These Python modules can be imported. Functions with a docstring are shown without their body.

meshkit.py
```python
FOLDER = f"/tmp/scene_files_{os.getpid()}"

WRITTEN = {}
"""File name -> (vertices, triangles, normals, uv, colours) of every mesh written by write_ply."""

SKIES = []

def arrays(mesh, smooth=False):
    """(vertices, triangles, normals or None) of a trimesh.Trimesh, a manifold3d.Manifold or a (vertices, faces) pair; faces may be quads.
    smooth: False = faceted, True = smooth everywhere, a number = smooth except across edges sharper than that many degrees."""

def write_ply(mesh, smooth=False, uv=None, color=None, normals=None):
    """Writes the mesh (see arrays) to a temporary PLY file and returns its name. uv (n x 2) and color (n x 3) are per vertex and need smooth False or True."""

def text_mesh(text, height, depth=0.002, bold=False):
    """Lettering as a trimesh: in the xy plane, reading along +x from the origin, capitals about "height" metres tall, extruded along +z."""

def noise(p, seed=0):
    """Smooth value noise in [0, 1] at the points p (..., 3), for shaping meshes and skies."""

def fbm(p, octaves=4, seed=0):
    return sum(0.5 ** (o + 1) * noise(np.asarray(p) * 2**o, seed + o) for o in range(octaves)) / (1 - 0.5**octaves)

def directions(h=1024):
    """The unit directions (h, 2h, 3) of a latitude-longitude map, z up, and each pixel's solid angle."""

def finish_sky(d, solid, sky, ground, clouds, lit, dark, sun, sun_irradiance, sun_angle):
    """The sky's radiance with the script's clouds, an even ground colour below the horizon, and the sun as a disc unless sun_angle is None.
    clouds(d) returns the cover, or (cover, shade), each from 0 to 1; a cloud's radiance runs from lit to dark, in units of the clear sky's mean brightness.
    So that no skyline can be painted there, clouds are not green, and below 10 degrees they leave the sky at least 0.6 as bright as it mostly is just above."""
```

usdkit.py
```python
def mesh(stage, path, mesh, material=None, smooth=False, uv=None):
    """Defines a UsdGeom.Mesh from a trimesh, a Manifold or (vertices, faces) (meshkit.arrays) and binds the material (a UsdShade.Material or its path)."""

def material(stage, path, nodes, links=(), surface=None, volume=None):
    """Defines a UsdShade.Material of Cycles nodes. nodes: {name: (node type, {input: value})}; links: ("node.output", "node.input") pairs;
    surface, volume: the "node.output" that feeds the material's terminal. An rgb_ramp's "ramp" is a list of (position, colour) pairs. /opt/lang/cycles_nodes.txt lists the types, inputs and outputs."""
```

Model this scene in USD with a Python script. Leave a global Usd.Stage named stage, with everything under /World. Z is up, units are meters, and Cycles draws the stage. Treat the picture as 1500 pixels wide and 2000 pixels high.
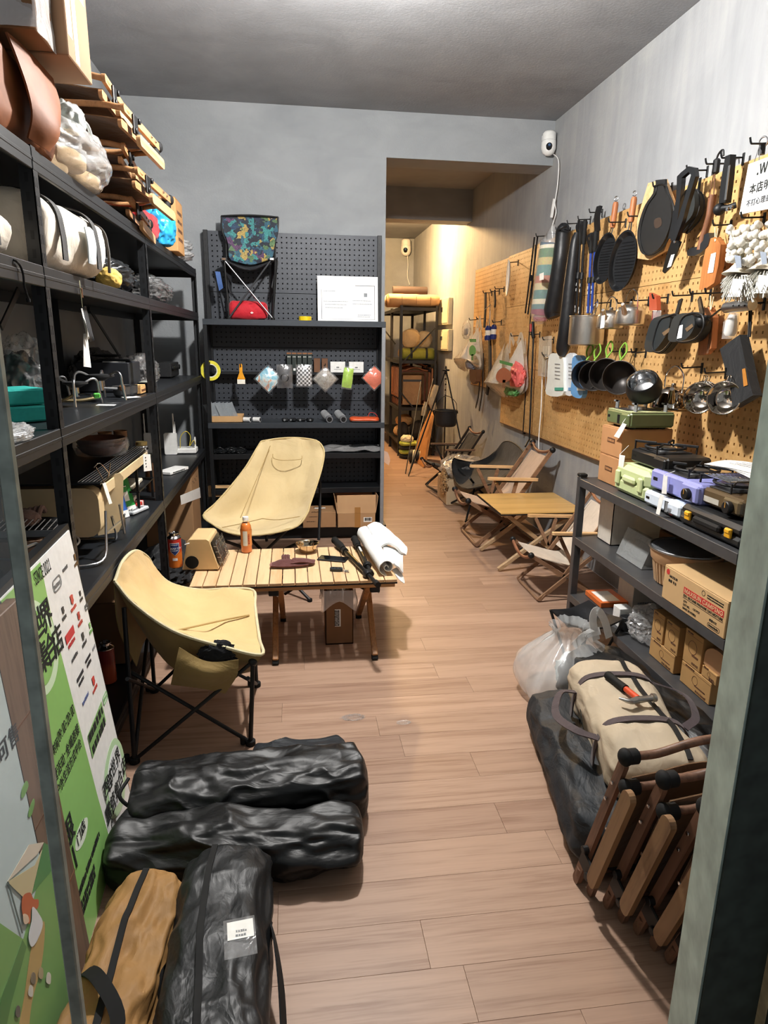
import math, random, zlib
import numpy as np, trimesh, manifold3d, shapely
from shapely.geometry import Polygon, LineString, Point, box as sbox
from shapely import affinity
from pxr import Usd, UsdGeom, UsdLux, UsdShade, Gf, Sdf, Vt
import usdkit, meshkit
from meshkit import fbm, noise

random.seed(7); RNG = np.random.default_rng(7)
stage = Usd.Stage.CreateInMemory()
UsdGeom.SetStageUpAxis(stage, UsdGeom.Tokens.z); UsdGeom.SetStageMetersPerUnit(stage, 1.0)
UsdGeom.Xform.Define(stage, '/World'); UsdGeom.Scope.Define(stage, '/World/Looks')

# ------------------------------------------------------------ camera, lamps, exposure
CAM_H, FPX, PITCH, YAW, ROLL = 1.6, 1300.0, 0.2494, 0.13689, 0.012956   # standing at the shop door, focal length in pixels of a 1500 wide picture
EXPOSURE = 2.2
FRONT_LAMP, FRONT_POS, FRONT_COL = 400.0, (0.35, 3.12, 3.03), (1.0, 0.97, 0.93)
BACK_LAMP, BACK_POS, BACK_COL = 480.0, (1.2, 9.55, 3.222), (1.0, 0.62, 0.28)
_F = np.array([math.sin(YAW) * math.cos(PITCH), math.cos(YAW) * math.cos(PITCH), -math.sin(PITCH)])
_r = np.array([math.cos(YAW), -math.sin(YAW), 0.0]); _u = np.cross(_r, _F)
_R = _r * math.cos(ROLL) + _u * math.sin(ROLL); _U = -_r * math.sin(ROLL) + _u * math.cos(ROLL)
_C = np.array([0, 0, CAM_H])
cam = UsdGeom.Camera.Define(stage, '/World/camera')
cam.CreateHorizontalApertureAttr(36.0); cam.CreateVerticalApertureAttr(48.0)
cam.CreateFocalLengthAttr(36.0 * FPX / 1500); cam.CreateClippingRangeAttr(Gf.Vec2f(0.02, 100))
cam.CreateExposureAttr(EXPOSURE)
m = np.eye(4); m[0, :3], m[1, :3], m[2, :3], m[3, :3] = _R, _U, -_F, _C
cam.AddTransformOp().Set(Gf.Matrix4d(m.tolist()))
dome = UsdLux.DomeLight.Define(stage, '/World/night_sky'); dome.CreateIntensityAttr(0.02); dome.CreateColorAttr(Gf.Vec3f(0.9, 0.95, 1.0))

def A(px, py, X=None, Y=None, Z=None):
    """The point of the plane X=, Y= or Z= seen at a pixel of the photograph (surveying the room from the photograph)."""
    d = _F + _R * (px - 750) / FPX + _U * (1000 - py) / FPX
    t = X / d[0] if X is not None else Y / d[1] if Y is not None else (Z - CAM_H) / d[2]
    return _C + d * t

# ------------------------------------------------------------ colours and materials
def C(h):
    h = h.lstrip('#'); v = [int(h[i:i + 2], 16) / 255 for i in (0, 2, 4)]
    return tuple(x / 12.92 if x <= 0.04045 else ((x + 0.055) / 1.055) ** 2.4 for x in v)
_mats = {}
def _path(kind, *a):
    k = kind + '_' + format(zlib.crc32(repr(a).encode()), '08x')
    return '/World/Looks/' + k
def _get(kind, a, make):
    p = _path(kind, *a)
    if p not in _mats: _mats[p] = make(p)
    return _mats[p]
def plain(col, rough=.5, metal=0., spec=.5, var=.06, bump=0., scale=40., coat=0., sheen=0., emit=0.):
    """Evenly coloured stuff with a slight mottling, optional fine bump."""
    col = C(col) if isinstance(col, str) else col
    def make(p):
        n = {'t': ('texture_coordinate', {}), 'n': ('noise_texture', {'scale': scale, 'detail': 3.}),
             'r': ('rgb_ramp', {'ramp': [(.25, tuple(max(0, c * (1 - var)) for c in col)), (.75, tuple(min(1, c * (1 + var)) for c in col))]}),
             'b': ('principled_bsdf', {'roughness': rough, 'metallic': metal, 'specular_ior_level': spec, 'coat_weight': coat, 'sheen_weight': sheen, 'emission_strength': emit, 'emission_color': col})}
        l = [('t.object', 'n.vector'), ('n.fac', 'r.fac'), ('r.color', 'b.base_color')]
        if bump:
            n['u'] = ('bump', {'strength': min(1., bump), 'distance': .01 * bump}); l += [('n.fac', 'u.height'), ('u.normal', 'b.normal')]
        return usdkit.material(stage, p, n, l, surface='b.BSDF')
    return _get('plain', (col, rough, metal, spec, var, bump, scale, coat, sheen, emit), make)
def fabric(col, rough=.85, wr=.5, scale=9., var=.08, weave=900., spec=.3, dist=.02):
    """Cloth: creases from stretched noise, a fine weave."""
    col = C(col) if isinstance(col, str) else col
    def make(p):
        n = {'t': ('texture_coordinate', {}), 'n': ('noise_texture', {'scale': scale, 'detail': 5., 'distortion': .8}), 'w': ('noise_texture', {'scale': weave}),
             'r': ('rgb_ramp', {'ramp': [(.3, tuple(c * (1 - var) for c in col)), (.7, tuple(min(1, c * (1 + var)) for c in col))]}),
             'u': ('bump', {'strength': wr, 'distance': dist}), 'v': ('bump', {'strength': .25, 'distance': .001}),
             'b': ('principled_bsdf', {'roughness': rough, 'specular_ior_level': spec, 'sheen_weight': .15})}
        return usdkit.material(stage, p, n, [('t.object', 'n.vector'), ('t.object', 'w.vector'), ('n.fac', 'r.fac'), ('r.color', 'b.base_color'), ('n.fac', 'u.height'), ('w.fac', 'v.height'), ('u.normal', 'v.normal'), ('v.normal', 'b.normal')], surface='b.BSDF')
    return _get('fabric', (col, rough, wr, scale, var, weave, spec, dist), make)
def wood(a, b, axis='x', rough=.5, scale=18., stretch=12., spec=.4, rand=.0):
    """Wood grain along an axis of the object."""
    a, b = C(a), C(b)
    def make(p):
        s = [1, 1, 1]; s['xyz'.index(axis)] = 1 / stretch
        n = {'t': ('texture_coordinate', {}), 'i': ('object_info', {}), 'k': ('vector_math', {'math_type': 'multiply', 'vector2': (17., 31., 7.)}),
             'a': ('vector_math', {'math_type': 'add'}), 'm': ('mapping', {'scale': tuple(x * scale for x in s)}),
             'n': ('noise_texture', {'scale': 1., 'detail': 6., 'roughness': .62, 'distortion': .5}), 'f': ('noise_texture', {'scale': 6., 'detail': 2.}),
             'x': ('math', {'math_type': 'multiply_add', 'value2': .35, 'value3': -.17}), 'y': ('math', {'math_type': 'add'}),
             'r': ('rgb_ramp', {'ramp': [(.3, b), (.52, a), (.75, tuple(min(1, c * 1.12) for c in a))]}),
             'h': ('hsv', {}) , 'q': ('math', {'math_type': 'multiply_add', 'value2': 2 * rand, 'value3': 1 - rand}),
             'b': ('principled_bsdf', {'roughness': rough, 'specular_ior_level': spec}), 'u': ('bump', {'strength': .12, 'distance': .002})}
        l = [('i.random', 'k.vector1'), ('t.object', 'a.vector1'), ('k.vector', 'a.vector2'), ('a.vector', 'm.vector'), ('m.vector', 'n.vector'), ('m.vector', 'f.vector'), ('f.fac', 'x.value1'), ('n.fac', 'y.value1'), ('x.value', 'y.value2'),
             ('y.value', 'r.fac'), ('r.color', 'h.color'), ('i.random', 'q.value1'), ('q.value', 'h.value'), ('h.color', 'b.base_color'), ('y.value', 'u.height'), ('u.normal', 'b.normal')]
        return usdkit.material(stage, p, n, l, surface='b.BSDF')
    return _get('wood', (a, b, axis, rough, scale, stretch, spec, rand), make)
def film(col='#ffffff', clear=.75, rough=.12, wr=.6, scale=14., milk='#e8e8e8', opacity=0.25):
    """Thin clear or milky plastic: see-through, with creased glints."""
    def make(p):
        n = {'t': ('texture_coordinate', {}), 'n': ('noise_texture', {'scale': scale, 'detail': 4., 'distortion': 1.2}), 'u': ('bump', {'strength': wr * .5, 'distance': .012}),
             'tr': ('transparent_bsdf', {'color': C(col)}), 'g': ('glossy_bsdf', {'color': (.9, .9, .9), 'roughness': rough}), 'd': ('diffuse_bsdf', {'color': C(milk)}),
             'lw': ('layer_weight', {'blend': .5}), 'p4': ('math', {'math_type': 'power', 'value2': 3.5}), 'fr': ('math', {'math_type': 'multiply_add', 'value2': .8, 'value3': .05, 'use_clamp': True}), 'm1': ('mix_closure', {'fac': opacity}), 'm2': ('mix_closure', {})}
        return usdkit.material(stage, p, n, [('t.object', 'n.vector'), ('n.fac', 'u.height'), ('u.normal', 'g.normal'), ('u.normal', 'd.normal'), ('u.normal', 'lw.normal'), ('lw.facing', 'p4.value1'), ('p4.value', 'fr.value1'), ('tr.BSDF', 'm1.closure1'), ('d.BSDF', 'm1.closure2'),
                              ('m1.closure', 'm2.closure1'), ('g.BSDF', 'm2.closure2'), ('fr.value', 'm2.fac')], surface='m2.closure')
    return _get('film', (col, clear, rough, wr, scale, milk, opacity), make)
def concrete(a, b, c, streak=False, scale=1.3):
    """Trowelled cement render: cloudy patches, trowel marks; optionally vertical runs."""
    def make(p):
        st = (9., 9., .8) if streak else (2.6, 2.6, 5.5)
        n = {'g': ('geometry', {}), 'n': ('noise_texture', {'scale': scale, 'detail': 6., 'roughness': .6, 'distortion': .6}), 'm': ('mapping', {'scale': st}), 's': ('noise_texture', {'scale': 1., 'detail': 4., 'distortion': 1.}),
             'f': ('noise_texture', {'scale': 60., 'detail': 3.}), 'x': ('math', {'math_type': 'multiply_add', 'value2': .55, 'value3': -.27}), 'y': ('math', {'math_type': 'add'}),
             'r': ('rgb_ramp', {'ramp': [(.2, C(b)), (.5, C(a)), (.8, C(c))]}), 'z': ('math', {'math_type': 'multiply_add', 'value2': .35}), 'u': ('bump', {'strength': .35, 'distance': .012}),
             'b': ('principled_bsdf', {'roughness': .75, 'specular_ior_level': .35})}
        return usdkit.material(stage, p, n, [('g.position', 'n.vector'), ('g.position', 'm.vector'), ('m.vector', 's.vector'), ('g.position', 'f.vector'), ('s.fac', 'x.value1'), ('n.fac', 'y.value1'), ('x.value', 'y.value2'), ('y.value', 'r.fac'), ('r.color', 'b.base_color'),
                              ('f.fac', 'z.value1'), ('y.value', 'z.value3'), ('z.value', 'u.height'), ('u.normal', 'b.normal')], surface='b.BSDF')
    return _get('concrete', (a, b, c, streak, scale), make)
def card(col='#b98d62', var=.07): return plain(col, .8, 0, .2, var, .05, 9.)
def nylon(col, rough=.5, spec=.4, s=9., amp=.02):
    """Coated nylon: crumpled by sharp ridged creases over soft ones."""
    col = C(col)
    def make(p):
        n = {'t': ('texture_coordinate', {}), 'm': ('mapping', {'scale': (.55, 1, 1)}), 'a': ('noise_texture', {'scale': s, 'detail': 3., 'distortion': 1.4}), 'c': ('noise_texture', {'scale': s * 3.1, 'detail': 3., 'distortion': 1.}), 'w': ('noise_texture', {'scale': 700.}),
             'a1': ('math', {'math_type': 'subtract', 'value2': .5}), 'a2': ('math', {'math_type': 'absolute'}), 'c1': ('math', {'math_type': 'subtract', 'value2': .5}), 'c2': ('math', {'math_type': 'absolute'}), 'c3': ('math', {'math_type': 'multiply_add', 'value2': .3}),
             'u': ('bump', {'strength': .6, 'distance': amp, 'invert': True}), 'v': ('bump', {'strength': .12, 'distance': .001}), 'b': ('principled_bsdf', {'base_color': col, 'roughness': rough, 'specular_ior_level': spec})}
        return usdkit.material(stage, p, n, [('t.object', 'm.vector'), ('m.vector', 'a.vector'), ('m.vector', 'c.vector'), ('t.object', 'w.vector'), ('a.fac', 'a1.value1'), ('a1.value', 'a2.value1'), ('c.fac', 'c1.value1'), ('c1.value', 'c2.value1'), ('c2.value', 'c3.value1'), ('a2.value', 'c3.value3'),
                              ('c3.value', 'u.height'), ('u.normal', 'v.normal'), ('w.fac', 'v.height'), ('v.normal', 'b.normal')], surface='b.BSDF')
    return _get('nylon', (col, rough, spec, s, amp), make)
K = dict(steel=plain('#181a1d', .45, 0, .5, .15, .05, 60.), black=plain('#111214', .5, 0, .4, .1), rubber=plain('#141414', .75, 0, .3), white=plain('#e9e9e6', .45), chrome=plain('#c9cacb', .12, 1., .5, .02), alu=plain('#b9bbbd', .3, 1., .5, .05),
         iron=plain('#1b1c1e', .62, 0, .4, .2, .1, 90.), kraft=card(), kraftlight=card('#c7a173'), paper=plain('#f1efe9', .7), grey=plain('#77797b', .5), dgrey=plain('#33363a', .5))
K['oak'] = wood('#b98a58', '#96693e', 'x'); K['oakz'] = wood('#b98a58', '#96693e', 'z'); K['walnut'] = wood('#6d4a33', '#4c3122', 'x'); K['walnutz'] = wood('#6d4a33', '#4c3122', 'z'); K['beech'] = wood('#d8b282', '#c29764', 'x'); K['beechz'] = wood('#d8b282', '#c29764', 'z')
K['ink'] = plain('#2a2c2a', .7, 0, .2, .02); K['redink'] = plain('#c23a36', .7, 0, .2, .02)

# ------------------------------------------------------------ mesh helpers
def TM(v, f): return trimesh.Trimesh(np.asarray(v, float), np.asarray(f, int), process=False)
def cat(*ms):
    ms = [x for y in ms for x in (y if isinstance(y, (list, tuple)) else [y])]
    return trimesh.util.concatenate([TM(x.vertices, x.faces) for x in ms])
def box(cx, cy, cz, sx, sy, sz, bev=0.0):
    """A box by its centre and sizes, with chamfered edges."""
    if bev <= 0:
        b = trimesh.creation.box((sx, sy, sz))
    else:
        bev = min(bev, sx * .45, sy * .45, sz * .45); h = np.array([sx, sy, sz]) / 2; P = []
        for s in np.ndindex(2, 2, 2):
            s = np.array(s) * 2 - 1
            for k in range(3):
                q = s * (h - bev); q[k] = s[k] * h[k]; P.append(q)
        b = trimesh.convex.convex_hull(np.array(P))
    return TM(b.vertices + (cx, cy, cz), b.faces)
def bx(x0, x1, y0, y1, z0, z1, bev=0.0): return box((x0 + x1) / 2, (y0 + y1) / 2, (z0 + z1) / 2, abs(x1 - x0), abs(y1 - y0), abs(z1 - z0), bev)
def frame3(d, up=(0, 0, 1)):
    d = np.asarray(d, float); d = d / np.linalg.norm(d); up = np.asarray(up, float)
    s = np.cross(d, up)
    if np.linalg.norm(s) < 1e-5: s = np.cross(d, (1, 0, 0))
    s /= np.linalg.norm(s); return d, s, np.cross(s, d)
def bar(p, q, w, h, up=(0, 0, 1), bev=.002):
    """A rectangular bar from p to q; w across, h along up."""
    p, q = np.asarray(p, float), np.asarray(q, float); L = np.linalg.norm(q - p); d, s, u = frame3(q - p, up)
    b = box(L / 2, 0, 0, L, w, h, bev); return TM(p + b.vertices @ np.array([d, s, u]), b.faces)
def rbar(p, q, w, h, up=(0, 0, 1), bev=.002):
    """A flat bar with half-round ends."""
    p, q = np.asarray(p, float), np.asarray(q, float); L = np.linalg.norm(q - p); d, s, u = frame3(q - p, up)
    poly = LineString([(0, 0), (L, 0)]).buffer(w / 2, quad_segs=4); e = trimesh.creation.extrude_polygon(poly, h, engine='earcut')
    v = e.vertices - (0, 0, h / 2); return TM(p + v @ np.array([d, s, u]), e.faces)
def rod(p, q, r, r2=None, seg=10): return tube([p, q], r, seg=seg, r1=r2)
def tube(pts, r, seg=8, closed=False, r1=None, smooth=0):
    """Sweeps a circle along points; r may be a list of radii."""
    P = np.asarray(pts, float)
    if smooth: P = curve(P, smooth, closed)
    n = len(P); R = np.full(n, float(r)) if np.ndim(r) == 0 else np.interp(np.linspace(0, 1, n), np.linspace(0, 1, len(r)), r)
    if r1 is not None: R = np.linspace(r, r1, n)
    T = np.roll(P, -1, 0) - np.roll(P, 1, 0) if closed else np.gradient(P, axis=0)
    T /= np.maximum(np.linalg.norm(T, axis=1, keepdims=True), 1e-9)
    a = np.cross(T[0], (0, 0, 1.)); a = np.cross(T[0], (1., 0, 0)) if np.linalg.norm(a) < .1 else a; a /= np.linalg.norm(a); V = []
    th = np.arange(seg) * 2 * np.pi / seg
    for i in range(n):
        a = a - T[i] * (a @ T[i]); a /= max(np.linalg.norm(a), 1e-9); b = np.cross(T[i], a)
        V.append(P[i] + R[i] * (np.cos(th)[:, None] * a + np.sin(th)[:, None] * b))
    V = np.vstack(V); Fc = []
    for i in range(n if closed else n - 1):
        j = (i + 1) % n
        for k in range(seg):
            l = (k + 1) % seg; Fc += [(i * seg + k, i * seg + l, j * seg + l), (i * seg + k, j * seg + l, j * seg + k)]
    if not closed:
        V = np.vstack([V, P[:1], P[-1:]]); c0, c1 = len(V) - 2, len(V) - 1
        for k in range(seg):
            l = (k + 1) % seg; Fc += [(c0, l, k), (c1, (n - 1) * seg + k, (n - 1) * seg + l)]
    return TM(V, Fc)
def curve(P, k=6, closed=False):
    """Catmull-Rom through the points."""
    P = np.asarray(P, float); n = len(P); out = []
    g = (lambda i: P[i % n]) if closed else (lambda i: P[i] if 0 <= i < n else (2 * P[0] - P[1] if i < 0 else 2 * P[-1] - P[-2]))
    for i in range(n if closed else n - 1):
        a, b, c, d = g(i - 1), g(i), g(i + 1), g(i + 2)
        for t in np.arange(k) / k: out.append(.5 * (2 * b + (c - a) * t + (2 * a - 5 * b + 4 * c - d) * t * t + (3 * b - a - 3 * c + d) * t ** 3))
    if not closed: out.append(P[-1])
    return np.array(out)
def strip(pts, w, t, up, smooth=6):
    """A flat strap along points; up gives its face normal (one vector or one per point)."""
    P = np.asarray(pts, float); U = np.asarray(up, float); U = np.tile(U, (len(P), 1)) if U.ndim == 1 else U
    if smooth: P, U = curve(P, smooth), curve(U, smooth)
    T = np.gradient(P, axis=0); S = np.cross(T, U); S /= np.maximum(np.linalg.norm(S, axis=1, keepdims=True), 1e-9); N = np.cross(S, T); N /= np.maximum(np.linalg.norm(N, axis=1, keepdims=True), 1e-9)
    V = np.stack([P - S * w / 2 - N * t / 2, P + S * w / 2 - N * t / 2, P + S * w / 2 + N * t / 2, P - S * w / 2 + N * t / 2], 1).reshape(-1, 3); Fc = []
    for i in range(len(P) - 1):
        for k in range(4):
            a, b = i * 4 + k, i * 4 + (k + 1) % 4; Fc += [(a, a + 4, b + 4), (a, b + 4, b)]
    m = len(V) - 4; Fc += [(0, 1, 2), (0, 2, 3), (m, m + 2, m + 1), (m, m + 3, m + 2)]
    return TM(V, Fc)
def lathe(prof, seg=28, ax=None):
    """Turns (r, z) points round z, or round an axis given as (origin, direction)."""
    P = np.asarray(prof, float); n = len(P); th = np.arange(seg) * 2 * np.pi / seg
    V = np.stack([P[:, :1] * np.cos(th), P[:, :1] * np.sin(th), np.repeat(P[:, 1:], seg, 1)], -1).reshape(-1, 3); Fc = []
    for i in range(n - 1):
        for k in range(seg):
            l = (k + 1) % seg; Fc += [(i * seg + k, i * seg + l, (i + 1) * seg + l), (i * seg + k, (i + 1) * seg + l, (i + 1) * seg + k)]
    if ax is not None:
        d, s, u = frame3(ax[1], (0, 0, 1) if abs(ax[1][2]) < .99 * np.linalg.norm(ax[1]) else (1, 0, 0)); V = np.asarray(ax[0]) + V @ np.array([s, u, d])
    return TM(V, Fc)
def cyl(c, r, h, seg=24, bev=.002, ax=(0, 0, 1)): return lathe([(0, 0), (r - bev, 0), (r, bev), (r, h - bev), (r - bev, h), (0, h)], seg, (c, ax))
def ball(c, r, sub=2, s=(1, 1, 1)):
    b = trimesh.creation.icosphere(sub, 1.0); return TM(b.vertices * r * np.asarray(s) + c, b.faces)
def prism(poly, h, o=(0, 0, 0), u=(1, 0, 0), v=(0, 1, 0)):
    """Extrudes a 2D outline (points or shapely) laid at o along u and v, towards u x v."""
    poly = poly if hasattr(poly, 'geom_type') else Polygon(poly); u, v = np.asarray(u, float), np.asarray(v, float); w = np.cross(u, v); out = []
    for g in getattr(poly, 'geoms', [poly]):
        e = trimesh.creation.extrude_polygon(g, h, engine='earcut'); out.append(TM(np.asarray(o) + e.vertices @ np.array([u, v, w]), e.faces))
    return cat(out)
def rrect(w, h, r, cx=0, cy=0): return sbox(cx - w / 2 + r, cy - h / 2 + r, cx + w / 2 - r, cy + h / 2 - r).buffer(r, quad_segs=4)
def grid_faces(m, n, wrap=False):
    Fc = []
    for i in range(m - 1):
        for j in range(n if wrap else n - 1):
            k = (j + 1) % n; a, b, c, d = i * n + j, i * n + k, (i + 1) * n + k, (i + 1) * n + j; Fc += [(a, b, c), (a, c, d)]
    return Fc
def cloth(P, k=6, th=.003, wr=0., ws=8., seed=0, aniso=(1, 1, 1)):
    """A sewn panel: smooth surface through an m x n net of points, with thickness and wrinkles."""
    P = np.asarray(P, float); G = np.array([curve(r, k) for r in P]); G = np.array([curve(c, k) for c in G.transpose(1, 0, 2)]).transpose(1, 0, 2); m, n = G.shape[:2]
    nr = np.cross(np.gradient(G, axis=0), np.gradient(G, axis=1)); nr /= np.maximum(np.linalg.norm(nr, axis=2, keepdims=True), 1e-9)
    if wr: G = G + nr * ((fbm(G * ws * np.asarray(aniso), 4, seed) - .5) * 2 * wr)[..., None]
    V = np.concatenate([(G + nr * th / 2).reshape(-1, 3), (G - nr * th / 2).reshape(-1, 3)]); f = grid_faces(m, n); o = m * n
    Fc = list(f) + [(c + o, b + o, a + o) for a, b, c in f]
    e = [i * n for i in range(m)] + [(m - 1) * n + j for j in range(1, n)] + [i * n + n - 1 for i in range(m - 2, -1, -1)] + list(range(n - 2, 0, -1))
    for a, b in zip(e, e[1:] + e[:1]): Fc += [(a, b, b + o), (a, b + o, a + o)]
    return TM(V, Fc)
def bag(L, W, H, nu=56, nv=44, sq=2.6, end=.12, wr=.012, ws=9., seed=1, sag=.12, ridge=1., aniso=(.42, 1, 1), taper=None, flat=.25):
    """A filled soft bag lying along x on z=0: squarish section, gathered ends, folds."""
    u = np.linspace(0, 1, nu); th = np.arange(nv) * 2 * np.pi / nv; e = 2 / sq
    cs = np.sign(np.cos(th)) * np.abs(np.cos(th)) ** e; sn = np.sign(np.sin(th)) * np.abs(np.sin(th)) ** e
    d = np.minimum(u, 1 - u) / end; k = np.where(d < 1, (1 - (1 - np.clip(d, 0, 1)) ** 2.4) ** .5, 1.0)
    tp = np.ones(nu) if taper is None else np.interp(u, np.linspace(0, 1, len(taper)), taper)
    x = (u - .5) * L; sg = 1 - sag * (fbm(np.stack([u * 5, u * 0, u * 0], 1), 2, seed) - .3)
    P = np.stack([np.repeat(x[:, None], nv, 1), (k * tp)[:, None] * cs * W / 2, (k ** .7 * tp * sg)[:, None] * sn * H / 2], -1)
    P[..., 2] += H / 2 * np.minimum(1, tp * 1.0)[:, None]
    c = np.stack([x, np.zeros(nu), np.full(nu, H / 2)], 1)[:, None]; nr = P - c; nr[..., 0] *= .3; nr /= np.maximum(np.linalg.norm(nr, axis=2, keepdims=True), 1e-6)
    q = P * ws * np.asarray(aniso) + .25 * fbm(P * 5 + seed, 2, seed + 3)[..., None]; f = fbm(q + 13.7 * seed, 4, seed); rd = 1 - 2.6 * np.abs(fbm(q * 1.3 + 5.1 * seed, 3, seed + 9) * 2 - 1)
    P = P + nr * (wr * ((f - .5) * 2 + ridge * (rd - .4)) * (.35 + .65 * np.clip(k, 0, 1))[:, None])[..., None]
    P[..., 2] = np.maximum(P[..., 2], 0.002 + .0 * P[..., 2])
    V = np.vstack([P.reshape(-1, 3), P[0].mean(0)[None], P[-1].mean(0)[None]]); Fc = grid_faces(nu, nv, True); a, b = nu * nv, nu * nv + 1
    for j in range(nv):
        l = (j + 1) % nv; Fc += [(a, l, j), (b, (nu - 1) * nv + j, (nu - 1) * nv + l)]
    return TM(V, Fc)
def blob(c, s, wr=.15, ws=3., seed=0, sub=4, flat=True):
    """A crumpled lump: an icosphere pushed in and out by folds; flat on the bottom."""
    b = trimesh.creation.icosphere(sub, 1.0); v = b.vertices.copy(); f = fbm(v * ws + seed * 3.1, 4, seed); r = 1 - 2 * np.abs(fbm(v * ws * 1.4 + seed, 3, seed + 5) * 2 - 1)
    v = v * (1 + wr * ((f - .5) * 2 + .8 * (r - .4)))[:, None]
    if flat: v[:, 2] = np.where(v[:, 2] < -.75, -.75, v[:, 2]) + .75
    return TM(v * np.asarray(s) + c, b.faces)
def sack(c, prof, pleat=.05, seed=0, seg=90, k=5):
    """A standing bag of thin film: a turned (r, z) profile with upright pleats that deepen towards its neck."""
    P = curve(np.array([(r, z, 0) for r, z in prof]), k)[:, :2]; th = np.arange(seg) * 2 * np.pi / seg; zt = P[:, 1].max(); V = []
    for r, z in P:
        f = fbm(np.stack([np.cos(th) * 2.2 + seed, np.sin(th) * 2.2, np.full(seg, z * 3)], 1), 4, seed) - .5; rd = .5 - np.abs(fbm(np.stack([np.cos(th) * 4, np.sin(th) * 4 + seed, np.full(seg, z * 2.5)], 1), 3, seed + 4) * 2 - 1)
        q = r * (1 + .35 * f) + pleat * (.3 + z / zt) * rd * min(1, r / .05); V.append(np.stack([q * np.cos(th), q * np.sin(th), np.full(seg, z) + .02 * f * (z > .02)], 1))
    return TM(np.vstack(V) + c, grid_faces(len(P), seg, True))
def torus(c, R, r, ax=(0, 0, 1), seg=36, k=10):
    d, s, u = frame3(ax, (0, 0, 1) if abs(ax[2]) < .9 * np.linalg.norm(ax) else (1, 0, 0)); t = np.arange(seg) * 2 * np.pi / seg
    return tube([np.asarray(c) + R * (math.cos(x) * s + math.sin(x) * u) for x in t], r, k, True)
def MX(o=(0, 0, 0), x=(1, 0, 0), y=(0, 1, 0), z=None):
    """Column-style pose: local axes x, y, z at o, as a row-vector 4x4."""
    M = np.eye(4); x, y = np.asarray(x, float), np.asarray(y, float); M[0, :3], M[1, :3], M[2, :3], M[3, :3] = x, y, np.cross(x, y) if z is None else z, o; return M
def RZ(deg, o=(0, 0, 0), s=1.0):
    a = math.radians(deg); M = MX(o, (math.cos(a), math.sin(a), 0), (-math.sin(a), math.cos(a), 0), (0, 0, 1)); M[:3, :3] *= s; return M
def RX(deg):
    a = math.radians(deg); return MX((0, 0, 0), (1, 0, 0), (0, math.cos(a), math.sin(a)))
def RY(deg):
    a = math.radians(deg); return MX((0, 0, 0), (math.cos(a), 0, -math.sin(a)), (0, 1, 0))
def mv(mesh, M):
    M = np.asarray(M, float)
    if M.shape == (3,): return TM(mesh.vertices + M, mesh.faces)
    return TM(mesh.vertices @ M[:3, :3] + M[3, :3], mesh.faces)

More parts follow.
